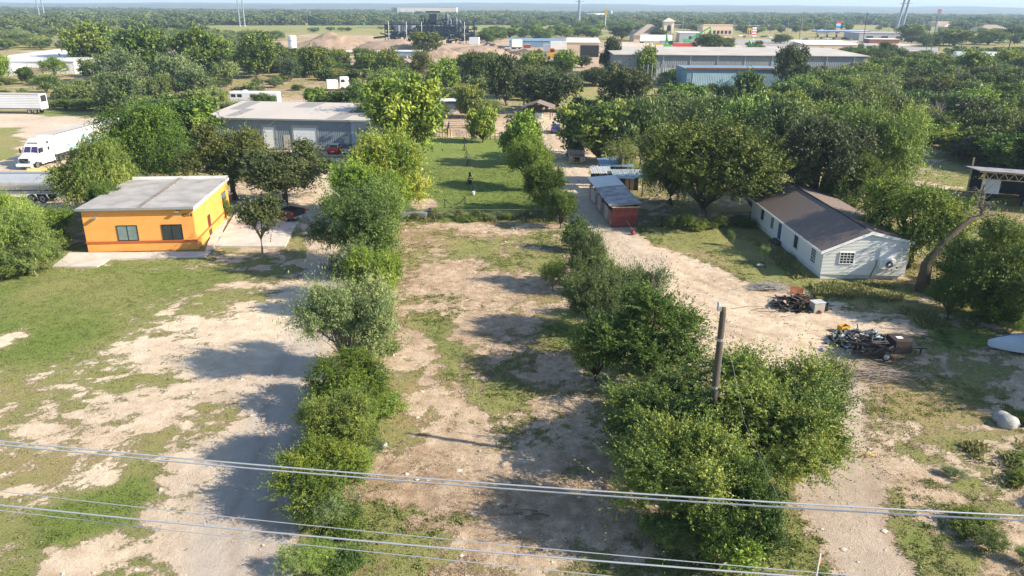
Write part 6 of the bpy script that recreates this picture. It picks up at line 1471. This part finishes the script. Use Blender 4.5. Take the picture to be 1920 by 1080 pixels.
def hip(name, label, px0, px1, pyb, pye, pyr, D, wallm, roofm):
    a = gp(px0, pyb); b = gp(px1, pyb); Wd = (b-a).length; H = hgt(a.lerp(b, .5), pye); q = a.lerp(b, .5); Hr = hgt(q+Vector((0, D/2, 0)), pyr)
    e = thing(name, label, 'building', (a.x, a.y, -.1)); MB().box(0, Wd, 0, D, 0, H).build('wall', wallm, e)
    o = 1.2; r = MB(); i = min(D/2, Wd/2)*.98
    r.add([(-o,-o,H+.01),(Wd+o,-o,H+.01),(Wd+o,D+o,H+.01),(-o,D+o,H+.01),(i,D/2,Hr),(Wd-i,D/2,Hr)], [(0,1,5,4),(1,2,5),(2,3,4,5),(3,0,4),(0,3,2,1)]); r.build('roof', roofm, e); return e, Wd, H
e, Wd, H = hip('bell_tower_building', 'tan building with a brown hipped roof and a square bell tower', 1188, 1250, 78, 66, 45, 22, M_tan, M_tan_roof)
tx = Wd*.84; MB().box(tx, tx+7, -1, 6, .0, H+9.5).build('tower', mat('cream_stucco', (.72, .6, .42), .85, .05), e)
MB().add([(tx-1.2,-2.2,H+9.5),(tx+8.2,-2.2,H+9.5),(tx+8.2,7.2,H+9.5),(tx-1.2,7.2,H+9.5),(tx+3.5,2.5,H+12)], [(0,1,4),(1,2,4),(2,3,4),(3,0,4),(0,3,2,1)]).build('tower_roof', mat('pale_tile', (.55, .5, .42), .8), e)
MB().ext_y([(tx+2.2, H+3), (tx+4.8, H+3), (tx+4.8, H+6), (tx+4.2, H+7), (tx+2.8, H+7), (tx+2.2, H+6)], -1.1, -1.004).build('arched_opening', M_black, e)
hip('blue_roof_house', 'grey house with a blue hipped roof behind the tan two storey building', 1344, 1372, 47, 44, 41.5, 14, M_metal_grey, M_bluegrey)
def tank(px, py, pt, wpx, label, m=M_white, name='storage_tank'):
    g = gp(px, py); h = hgt(g, pt); r = wpx/2*depth(g)/FPX; e = thing(name, label, 'tank', (g.x, g.y, -.1)); MB().cyl((0, 0, 0), r, h*.97, 24).build('tank_shell', m, e, smooth=False)
    MB().tube([(0, 0, h*.97+.003), (0, 0, h)], [r*.97, r*.4], 24).build('tank_roof', m, e); MB().cyl((0, 0, h*.66), r*1.03, .3, 24).build('band', M_metal_grey, e)
    l = MB(); l.box(-.25, -.2, -r-.2, -r-.15, 0, h); l.box(.2, .25, -r-.2, -r-.15, 0, h); l.build('ladder', M_metal_grey, e); return e
tank(549.5, 96, 66, 15, 'upright white storage tank standing among the trees of the debris yard')
tank(1117, 33.5, 24.5, 34, 'broad white storage tank far behind the steel pylon')
tank(1246, 34, 26, 34, 'broad white flat building shaped tank far beyond the bell tower')
tank(1146, 32, 20, 3.2, 'slim white silo right of the broad far tank')
def big_store():
    e, Wd, D, H = shed_box('beige_distribution_centre', 'huge beige flat roofed building on the horizon above the steel plant', 'building', 745, 840, 30, 13.5, 60, mat('pale_beige', (.62, .54, .45), .8, .04, .02), M_tan_roof, .05)
    for x in (.05, .16, .30, .47, .6): MB().box(Wd*x, Wd*x+18, -.3, -.01, H*.45, H*.8).build('panel', M_whitedirty, e)
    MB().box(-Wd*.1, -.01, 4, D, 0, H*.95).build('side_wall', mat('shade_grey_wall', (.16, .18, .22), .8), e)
big_store()
_mk = []
for i, (px, py, w, h) in enumerate([(645, 24, 34, 5), (672, 23, 30, 8), (688, 25, 26, 6), (700, 24.5, 24, 6), (717, 24, 26, 6)]):
    o = cont(px, py, w, 25, h, 0, M_white if i % 2 else M_tan, 'pale building in the row left of the huge beige one', 'far_building', 'building'); o['group'] = 'small pale buildings on the horizon'; _mk.append((o['label'], px, o))
for i, (px, py, w, h) in enumerate([(1040, 12.8+4, 160, 9), (1035, 28.5, 90, 6), (985, 25, 60, 5), (1160, 22, 60, 5), (1215, 27.5, 40, 6), (945, 27, 30, 5), (1330, 27, 40, 6), (1385, 30, 30, 5), (1440, 31, 40, 6), (1610, 30, 60, 5), (1865, 35, 30, 6), (1300, 31, 25, 5), (1480, 34, 24, 5), (1260, 24, 40, 5), (1420, 27, 40, 5), (30, 9.5, 60, 6), (250, 17, 40, 6), (1755, 50, 26, 7)]):
    o = cont(px, py, w, 25, h, 0, [M_white, M_whitedirty, M_tan][i % 3], ['white', 'off-white', 'tan'][i % 3]+' tiny building scattered in the far plain', 'far_building', 'building')
    o['group'] = 'tiny buildings in the far plain'; _mk.append((o['label'], px, o))
_q = random.Random(31)
for i in range(34):
    px = _q.uniform(1150, 1915); py = _q.uniform(31, 44); o = cont(px, py, _q.uniform(9, 24), 12, _q.uniform(4, 6.5), 0, [M_white, M_tan, M_whitedirty][i % 3], ['white', 'tan', 'off-white'][i % 3]+' low house in the hazy suburb', 'far_house', 'house'); o['group'] = 'houses of the hazy suburb'; _mk.append((o['label'], px, o))
name_apart(_mk)
# ------------------------------------------------------------------ steel plant with conveyors
def plant_works():
    a = gp(722, 80); b = gp(872, 84); e = thing('steel_plant', 'dark blue steel shredder plant of decks, conveyors and silos above the heaps', 'plant', (a.x, a.y, -.1)); W_ = (b-a).length; H = hgt(a.lerp(b, .5), 46); print('plant', W_, H)
    r = random.Random(6)
    d = MB()
    for z in (H*.3, H*.55, H*.95): d.box(0 if z > H*.5 else -4, W_, 0, .8, z, z+.6); d.box(0, W_, 12, 12.8, z, z+.5)
    d.box(W_*.36, W_*.8, 1, 11, H*.5, H*.9); d.build('deck', M_navy, e)
    c = MB()
    for x in np.linspace(0, W_, 15): c.box(x, x+.45, 0, .45, 0, H*.95); c.box(x, x+.45, 12, 12.45, 0, H*.95)
    c.build('columns', M_navy, e)
    k0 = MB(); q_ = random.Random(11)
    for i in range(46):
        x = q_.uniform(0, W_); y = q_.uniform(1, 9); z = q_.uniform(0, H*.75); s1, s2 = q_.uniform(1, 4.5), q_.uniform(.8, 3); k0.box(x, x+s1, y, y+2, z, z+s2)
    k0.build('machinery', M_navy, e)
    k0 = MB()
    for i in range(40):
        x = q_.uniform(W_*.3, W_); y = q_.uniform(1, 9); z = q_.uniform(H*.9, H*1.25); k0.tube([(x, y, z-2), (x+q_.uniform(-2, 2), y, z+q_.uniform(0, 2.5))], q_.uniform(.15, .5), 4)
    k0.build('upper_frames', M_navy, e)
    bmb = MB()
    for i in range(150): x = r.uniform(0, W_); z = r.uniform(0, H*.8); l = r.uniform(2, 7); bmb.tube([(x, r.uniform(0, 12), z), (x+l*r.choice((-1, 1)), r.uniform(0, 12), z+r.uniform(-2, 3))], r.uniform(.15, .4), 4)
    bmb.build('bracing', M_navy, e)
    for x, w, h0, h1 in ((.14, 3.4, .58, .93), (.21, 3.4, .58, .93), (.30, 3.4, .6, .93)): MB().cyl((W_*x, 6, H*h0), w, H*(h1-h0), 20).build('silo', mat('pale_blue_silo', (.22, .24, .27), .5), e)
    for x, rr, h1 in ((.70, 1.2, 1.6), (.735, 1.1, 1.3), (.80, 1.2, 1.35), (.84, 1.1, 1.25)): s = MB(); s.tube([(W_*x, 5, H*.6), (W_*x, 5, H*h1*.9), (W_*x, 5, H*h1)], [rr, rr, rr*.4], 14); s.build('cyclone', mat('steel_blue', (.10, .13, .17), .55), e)
    MB().box(W_*.5, W_*.58, 3, 8, H*.95, H*1.55).build('tower_house', M_navy, e); MB().box(W_*.46, W_*.62, 3, 8, H*1.62, H*1.7).build('tower_roof', M_navy, e)
    k = MB(); k.hexa([(-8,3,H*.2),(W_*.4,3,H*.5),(W_*.4,5,H*.5),(-8,5,H*.2)], [(-8,3,H*.3),(W_*.4,3,H*.6),(W_*.4,5,H*.6),(-8,5,H*.3)]); k.hexa([(W_*.4,1,H*1.0),(W_*.72,1,H*1.25),(W_*.72,2.5,H*1.25),(W_*.4,2.5,H*1.0)], [(W_*.4,1,H*1.06),(W_*.72,1,H*1.31),(W_*.72,2.5,H*1.31),(W_*.4,2.5,H*1.06)]); k.build('conveyor', M_black, e)
    f = MB()
    for i in range(34): x = r.uniform(W_*.0, W_*.98); y = r.uniform(-6, -1); s = r.uniform(.8, 2.2); f.box(x, x+s, y, y+s, 0, s)
    f.build('machine_parts', M_tan, e)
    m = MB()
    for x in (.05, .25, .42, .9): m.tube([(W_*x, -1, 0), (W_*x, -1, H*1.15)], .14, 5)
    m.build('lamp_mast', M_white, e)
plant_works()
def heap(px, py, wpx, pt, label, seed, m=M_dirt, name='dirt_heap', D=.6):
    g = gp(px, py); w = wpx*depth(g)/FPX/2; h = hgt(g+Vector((0, w*D, 0)), pt); n = 40; xs_ = np.linspace(-1, 1, n); A, B = np.meshgrid(xs_, xs_); x, y = A.ravel(), B.ravel(); rr = np.hypot(x, y)
    z = np.clip(1-rr, 0, 1)**.7*h*(.55+.75*fbm(x*2.2+seed*7, y*2.2, 5))*1.15-.3
    z += (fbm(x*14+seed, y*14, 3)-.5)*h*.14*np.clip((1-rr)*4, 0, 1)
    ii = np.arange(n*n).reshape(n, n); FF = np.stack([ii[:-1, :-1], ii[:-1, 1:], ii[1:, 1:], ii[1:, :-1]], -1).reshape(-1, 4)
    o = np_mesh(name, np.stack([x*w, y*w*D, z], -1), FF, m); o.location = (g.x, g.y+w*D, 0); tag(o, label, 'heap')
M_rub = mat('rubble_heap', (.38, .28, .23), .95, .4, .6, col2=(.16, .11, .09), bump=1, bscale=2, contrast=2)
heap(610, 96, 190, 66, 'wide brown scrap dirt mound right of the white storage tank', 1)
heap(735, 98, 210, 74, 'brown mound in front of the steel plant', 2)
heap(890, 108, 170, 84, 'brown mound with a dark top right of the olive tree before the plant', 3)
heap(830, 110, 120, 90, 'low brown heap below the plant', 4)
heap(395, 122, 100, 94, 'pinkish rubble heap seen between the dark belt trees', 5, M_rub)
heap(320, 118, 70, 96, 'pinkish rubble heap at the left of the dark belt', 6, M_rub)
heap(985, 104, 90, 92, 'dark scrap heap below the scrap yard trailers', 7, mat('dark_heap', (.10, .085, .075), .9, .5, 1, bump=1))
heap(470, 118, 110, 100, 'low pale rubble heap left of the storage tank', 8, M_rub)
heap(1225, 95, 60, 90, 'pale sorted scrap heap by the green excavators', 9, M_rub)
hip('blue_roof_shed', 'small shed with a pale blue grey hipped roof in the debris yard', 803, 836, 106, 100, 93, 9, M_tan, mat('pale_blue_roof', (.45, .52, .58), .5, .1))
shed_box('debris_yard_shed', 'long low pale sheds in the debris yard under the brown mound', 'shed', 634, 720, 104, 97, 8, M_tan_roof, M_whitedirty, .2)
shed_box('debris_yard_shed', 'grey low shed between the trees of the debris yard', 'shed', 735, 790, 104, 96, 6, M_bluegrey, M_whitedirty, .2)
r_ = random.Random(12); _mk = []
for i, (px, py) in enumerate([(620, 122), (632, 133), (745, 113), (755, 118), (650, 128), (770, 122), (905, 88), (915, 84), (925, 86), (940, 90), (950, 96), (520, 118), (640, 112), (760, 108), (895, 92), (925, 96), (1070, 98), (1345, 93), (1300, 92)]):
    o, _ = junk('scrap_heap', 'small mixed scrap heap in the debris yard by the plant', px, py, r_.uniform(2.5, 5), 40, 20+i, [M_dkmet, M_paint1, M_rust, M_bluegrey, M_white], r_.uniform(1.2, 2.6))
    o['group'] = 'small scrap heaps of the debris yard'; _mk.append((o['label'], px, o))
name_apart(_mk)
def motorhome():
    a = gp(432, 197); e = thing('motorhome', 'white motorhome parked behind the workshop with a bush in front', 'motorhome', (a.x, a.y, -.05), R(-3)); L_ = (gp(518, 203)-a).length; L_ = min(L_, 11.5)
    MB().box(0, L_, 0, 2.5, .5, 3.1).build('body', M_white, e, bevel=.15)
    MB().box(.2, L_-.2, .1, 2.4, 3.103, 3.16).build('roof', M_whitedirty, e); MB().box(3, 3.8, .8, 1.6, 3.163, 3.45).build('roof_vent', M_white, e)
    for x in (.4, 1.9, 5, 8): MB().box(x, x+1.1, -.02, -.003, 1.9, 2.6).build('window', M_glass, e)
    for x in (1.8, 8.6):
        MB().tube([(x, -.02, .45), (x, .3, .45)], .45, 12).build('wheel', M_rubber, e)
    MB().box(0.2, L_, -.012, -.004, 1.2, 1.3).build('stripe', M_bluegrey, e)
motorhome()
def old_truck():
    a = gp(614, 170); e = thing('abandoned_truck', 'abandoned white cab truck with a white box in the dry field', 'truck', (a.x, a.y, -.05), R(18))
    MB().box(0, 3.0, 0, 2.5, .5, 2.9).build('box_body', M_whitedirty, e); MB().box(.3, 2.7, -.03, -.004, .7, 2.5).build('rear_door', M_white, e)
    MB().hexa([(3.4,0,.7),(6.2,0,.7),(6.2,2.5,.7),(3.4,2.5,.7)], [(3.7,.1,3.6),(6.0,.1,3.6),(6.0,2.4,3.6),(3.7,2.4,3.6)]).build('cab', M_white, e, bevel=.08)
    MB().box(3.9, 4.9, -.01, .06, 2.2, 3.0).build('side_window', M_glass, e); MB().box(6.3, 9, .5, 2, .9, 2.0).build('engine', M_dkmet, e); MB().tube([(9, 1.2, 1.6), (12, 1.2, 1.6)], 1.1, 14).build('drum', M_wood, e)
    for x in (4.2, 7, 10): MB().tube([(x, 0, .5), (x, .3, .5)], .5, 12).build('wheel', M_rubber, e)
old_truck()
# ------------------------------------------------------------------ green material handlers
def handler(px, py, pt, s, label, reach=1, m=M_green):
    g = gp(px, py); h = hgt(g, pt); e = thing('material_handler', label, 'excavator', (g.x, g.y, -.05))
    MB().box(-2.2, 2.2, -1.6, -.9, 0, 1).build('track', M_black, e); MB().box(-2.2, 2.2, .9, 1.6, 0, 1).build('track', M_black, e)
    MB().box(-2.4, 2.0, -1.4, 1.4, 1.1, 3.0).build('machine_body', m, e, bevel=.1); MB().box(.8, 2.4, -1.5, -.1, 3.003, 5.0).build('cab', M_glass, e)
    w = abs(s); x1 = s
    b = MB(); b.tube([(1.5*reach, 0, 2.8), (x1*.55, 0, h*.62), (x1, 0, h)], [.75, .6, .4], 4); b.build('boom', m, e)
    a = MB(); a.tube([(x1, 0, h), (x1*1.12, 0, h*.25)], [.45, .25], 4); a.build('stick', m, e)
    c = MB(); c.tube([(1.2*reach, .5, 3), (x1*.5, .5, h*.5)], .18, 5); c.build('hydraulic_ram', M_chrome, e)
    q = MB(); q.tube([(x1*1.12, 0, h*.25), (x1*1.14, 0, h*.12)], [.3, 1.0], 6); q.build('grab', M_dkmet, e)
handler(1288, 82, 50, 15, 'big green material handler with its boom raised against the tan building', 1)
handler(1252, 93, 62, -1.2, 'green material handler with an upright arm left of the red container', 1)
handler(1412, 95, 76, -2.5, 'small green crane machine standing on the far right of the scrap lot', 1)
handler(1572, 97, 82, 12, 'light green lifting machine in front of the tan metal building', 1, mat('light_green_paint', (.25, .6, .1), .45))
for (px, py, L_, lb) in [(1225, 86, 14, 'yellow long machine frame lying left of the green handler'), (1300, 82, 8, 'yellow beam lying right of the red container')]:
    g = gp(px, py); e = thing('machine_frame', lb, 'machine', (g.x, g.y, 0)); MB().box(0, L_, 0, 1, .5, 1.5).build('beam', M_yellow, e); MB().box(L_*.3, L_*.6, 0, 1.5, 1.503, 3.2).build('hopper', M_bluegrey, e)
    for x in (1, L_-1.5): MB().box(x, x+.4, .2, .8, 0, .497).build('leg', M_black, e)
g = gp(1035, 112); e = thing('orange_loader', 'orange loader cab half hidden by trees left of the open shed', 'loader', (g.x-1, g.y, 0)); MB().box(-1.5, 3.5, 0, 2.5, .8, 3).build('machine_body', M_yellow, e, bevel=.1); MB().box(0, 2, .2, 2.3, 3.003, 5).build('cab', mat('orange_paint', (.6, .22, .02), .5), e); MB().box(.2, 1.8, .15, .197, 3.3, 4.6).build('window', M_glass, e)
for x in (-.5, 2.6): MB().tube([(x, -.1, .8), (x, .5, .8)], .8, 12).build('wheel', M_rubber, e)
# ------------------------------------------------------------------ petrol station, signs, strip mall
def canopy():
    a = gp(1530, 70); e = thing('fuel_canopy', 'long bright blue fuel station canopy on pillars', 'canopy', (a.x, a.y, -.1)); L_ = (gp(1620, 70)-a).length; h = hgt(gp(1575, 70), 57)
    MB().box(0, L_, 0, 12, h-1.3, h).build('fascia', M_canopyblue, e); MB().box(.2, L_-.2, .2, 11.8, h+.003, h+.1).build('roof', M_white, e)
    for i in range(6):
        x = L_*(.06+.175*i); MB().box(x, x+.6, 5, 6, 0, h-1.303).build('pillar', M_white, e); MB().box(x-.3, x+.9, 4, 4.9, 0, 2).build('fuel_pump', M_navy, e)
canopy()
def sign(px, pb, pt, wpx, panels, label, pole=M_white, name='pylon_sign', txt=None, ph=.5, cat='sign'):
    g = gp(px, pb); h = hgt(g, pt); w = wpx*depth(g)/FPX; e = thing(name, label, cat, (g.x, g.y, -.1))
    MB().box(-w*.12, w*.12, .1, .6, 0, h*(1-ph)).build('pole', pole, e); z = h*(1-ph); n = len(panels); dz = (h-z)/n
    for i, m in enumerate(panels): MB().box(-w/2, w/2, 0, .8, z+i*dz+.01, z+(i+1)*dz).build('sign_panel', m, e)
    return e, w, h
M_signred = mat('sign_red', (.65, .05, .04), .4, .05); M_signor = mat('sign_orange', (.75, .22, .03), .4, .05)
e, w, h = sign(1413, 74, 51, 8, [mat('sign_green', (.1, .35, .15), .4), M_white, M_signred, M_white, M_signred, M_white, M_signor, M_white], 'white price pylon with red and orange squares', ph=.85)
e, w, h = sign(1404, 70, 52.5, 8, [M_yellow], 'yellow double arch sign over a red strip', M_metal_grey, ph=.02)
z = h*.62
for s in (-1, 1):
    arc = [(s*w*.24+math.cos(math.pi*k/8)*w*.22, -.1, z+math.sin(math.pi*k/8)*h*.33) for k in range(9)]; MB().tube([(arc[0][0], -.1, z-h*.1)]+arc+[(arc[-1][0], -.1, z-h*.1)], .38, 5).build('arch', mat('bright_yellow', (.85, .55, .03), .4), e)
MB().box(-w*.5, w*.5, -.1, .3, z-h*.22, z-h*.11).build('red_strip', M_signred, e)
sign(1569, 70, 39.5, 8, [M_signred, M_yellow, M_canopyblue, mat('sign_paleblue', (.4, .6, .75), .4), M_signred], 'tall fuel station pylon with red, yellow and blue panels', ph=.72)
e, w, h = sign(1135, 54, 16.5, 5, [M_yellow], 'tall white pylon with a yellow top panel beside the steel pylon', ph=.27)
sign(1755, 58, 17, 6, [mat('billboard_dusk', (.35, .12, .16), .5)], 'tall pole sign with a small dark red panel on the right skyline', M_bluegrey, ph=.17)
sign(262, 46, 35, 12, [M_signor, mat('orange_board', (.8, .35, .03), .4)], 'orange billboard panel among the trees at the upper left', ph=.95)
sign(575, 50, 43, 4, [M_yellow], 'small yellow post beside the far road verge', ph=.9)
sign(682.5, 49, 42, 3, [mat('green_sign', (.03, .35, .22), .4)], 'small green road sign above the far verge', ph=.95)
shed_box('strip_mall', 'long grey flat roofed strip mall right of the blue canopy', 'building', 1610, 1735, 75, 62, 30, mat('grey_wall', (.38, .37, .38), .7), mat('grey_flat_roof', (.33, .32, .33), .8), .1, 0, .3, lambda e, W_, D, H: [MB().box(W_*x, W_*x+5, -.2, -.01, .2, H*.6).build('shopfront', M_glass, e) for x in (.1, .3, .5, .7, .88)])
shed_box('red_store', 'low red fronted store with a white roof edge before the strip mall', 'building', 1630, 1680, 81, 73, 10, M_rust, M_white, .1)
shed_box('far_shop', 'low brown building behind the trees right of the price pylon', 'building', 1511, 1540, 50, 44, 14, M_tan_roof, M_metal_grey, .1)
hip('hipped_house', 'low building with a tan hipped roof between trees on the right', 1770, 1797, 54, 50, 44.5, 16, M_tan, M_tan)
hip('hipped_house', 'brown roofed building behind the right trees near the mown field', 1838, 1880, 60, 54, 46, 18, M_whitedirty, M_tan_roof)
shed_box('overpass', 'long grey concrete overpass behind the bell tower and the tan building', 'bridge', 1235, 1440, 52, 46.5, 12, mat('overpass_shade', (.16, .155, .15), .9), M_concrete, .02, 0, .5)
_mk = []
for i, (px, py, m, lb) in enumerate([(1388, 68, M_white, 'white'), (1396, 70, M_navy, 'dark blue'), (1429, 70, M_blackpaint, 'black'), (1437, 69, M_bluegrey, 'grey blue'), (1446, 71, M_white, 'white'), (1540, 73, M_blackpaint, 'black'), (1553, 74, M_white, 'white'), (1563, 74, M_navy, 'dark blue'), (1583, 73, M_blackpaint, 'black'), (1595, 75, M_silver, 'silver'), (1510, 75, M_navy, 'dark blue'), (1612, 80, M_white, 'white'), (1625, 80, M_white, 'white'), (1460, 92, M_white, 'white'), (1344, 73, M_silver, 'silver'), (1375, 75, M_navy, 'dark blue')]):
    g = gp(px, py); o = sedan(lb+' car parked by the far shops and fuel station', (g.x, g.y, -.05), R([5, 60, 170, 95][i % 4]), m, group='cars parked by the far shops'); _mk.append((o['label'], px, o))
name_apart(_mk)
def pylon(px, pb, wpx, label, lean=0, arms=False):
    g = gp(px, pb); w = wpx*depth(g)/FPX; e = thing('steel_pylon', label, 'pylon', (g.x, g.y, -.1)); H = 44
    MB().tube([(0, 0, 0), (lean, 0, H)], [w/2*1.1, w/2*.7], 12).build('shaft', M_steel, e); MB().cyl((0, 0, 0), w*.8, .8, 12).build('base', M_concrete, e)
    a = MB()
    for z in (H-2, H-8, H-14): a.tube([(lean*z/H-5, 0, z), (lean*z/H+5, 0, z)], .22, 5)
    a.build('crossarm', M_steel, e); return g
pylon(76.5, 40, 2.6, 'left leg of the left pair of tall steel pylons near the left edge', -1.5); pylon(86, 40.5, 2.6, 'right leg of the left pair of tall steel pylons near the left edge', -1.5)
pylon(450, 49, 2.6, 'left one of the slim steel pylon pair left of the plant'); pylon(459, 49, 2.6, 'right one of the slim steel pylon pair left of the plant')
pylon(1085, 51, 5, 'single thick steel pylon reaching above the picture in the centre right', 0)
pylon(1680, 57, 5.0, 'left one of the two leaning steel pylons behind the strip mall', 5.5); pylon(1689.5, 58, 5.0, 'right one of the two leaning steel pylons behind the strip mall', 4.2)
_mk = []; LB = 'dark wooden utility pole among the shops at the upper right'
for i, (px, pb, pt) in enumerate([(1443, 63, 24), (1466, 62, 31), (1498, 75, 32), (1529, 75, 28), (1616, 91, 23), (1683, 73, 54), (1737, 75, 30), (1746, 93, 30), (1737, 92, 55), (1800, 100, 50), (1876, 112, 86), (1912, 106, 86), (1760, 95, 68), (1424, 60, 30)]):
    o = short_pole(px, pb, pt, LB, 'utility_pole', False, .22, M_wood); o['group'] = 'dark wooden utility poles by the shops'; _mk.append((LB, px, o))
name_apart(_mk); _mk = []
short_pole(1887, 112, 40, 'tall double armed utility pole beside the mown field at the right', 'utility_pole', False, .25, M_wood)
for i, (px, pb, pt) in enumerate([(977, 70, 17), (1195, 50, 22), (1278, 79, 16), (1430, 70, 22), (1475, 70, 20), (1500, 76, 38), (1590, 53, 25), (1790, 55, 25), (1545, 75, 40), (1663, 74, 42), (577, 50, 18), (773, 48, 20), (254, 41, 17), (389, 47, 18), (127, 40, 20), (1340, 50, 22), (1387, 50, 20), (1248, 50, 22), (1405, 52, 24)]):
    o = short_pole(px, pb, pt, 'thin grey light mast far off along the highway', 'light_mast', True, .18, M_steel); o['group'] = 'thin grey light masts along the highway'; _mk.append((o['label'], px, o))
name_apart(_mk)
for i, (a_, b_, z_) in enumerate([((1443, 24), (1498, 32), 0), ((1616, 50), (1737, 50), 0)]): pass
# highway and verge surfaces
hw = MB()
def strip(name, pts, z, m):
    P = [gp(*p) for p in pts]; n = len(P); o = MB().add([(v.x, v.y, z) for v in P], [tuple(range(n))]).build(name, m); o['kind'] = 'structure'
strip('road', [(1690, 116), (1920, 124), (2100, 130), (2100, 120), (1920, 115), (1800, 110)], .03, mat('asphalt_far', (.20, .19, .19), .9, .1, .05))
strip('highway', [(1380, 84), (1500, 88), (1640, 96), (1760, 102), (1760, 90), (1640, 84), (1380, 73)], .03, mat('asphalt_pale', (.30, .285, .28), .9, .1, .05))
# ------------------------------------------------------------------ haze
hz = MB().box(-9800, 9800, -500, 10800, -60, 140).build('haze', None); hz['kind'] = 'stuff'; tag(hz, 'thin pale blue haze over the far plain and hills', 'haze')
hm = bpy.data.materials.new('haze_air'); hm.use_nodes = True; n_ = hm.node_tree; n_.nodes.remove(n_.nodes['Principled BSDF'])
pv = n_.nodes.new('ShaderNodeVolumePrincipled'); pv.inputs['Color'].default_value = (.56, .76, 1.0, 1); pv.inputs['Density'].default_value = .00017; pv.inputs['Anisotropy'].default_value = .1
n_.links.new(pv.outputs[0], n_.nodes['Material Output'].inputs['Volume']); hz.data.materials.append(hm)
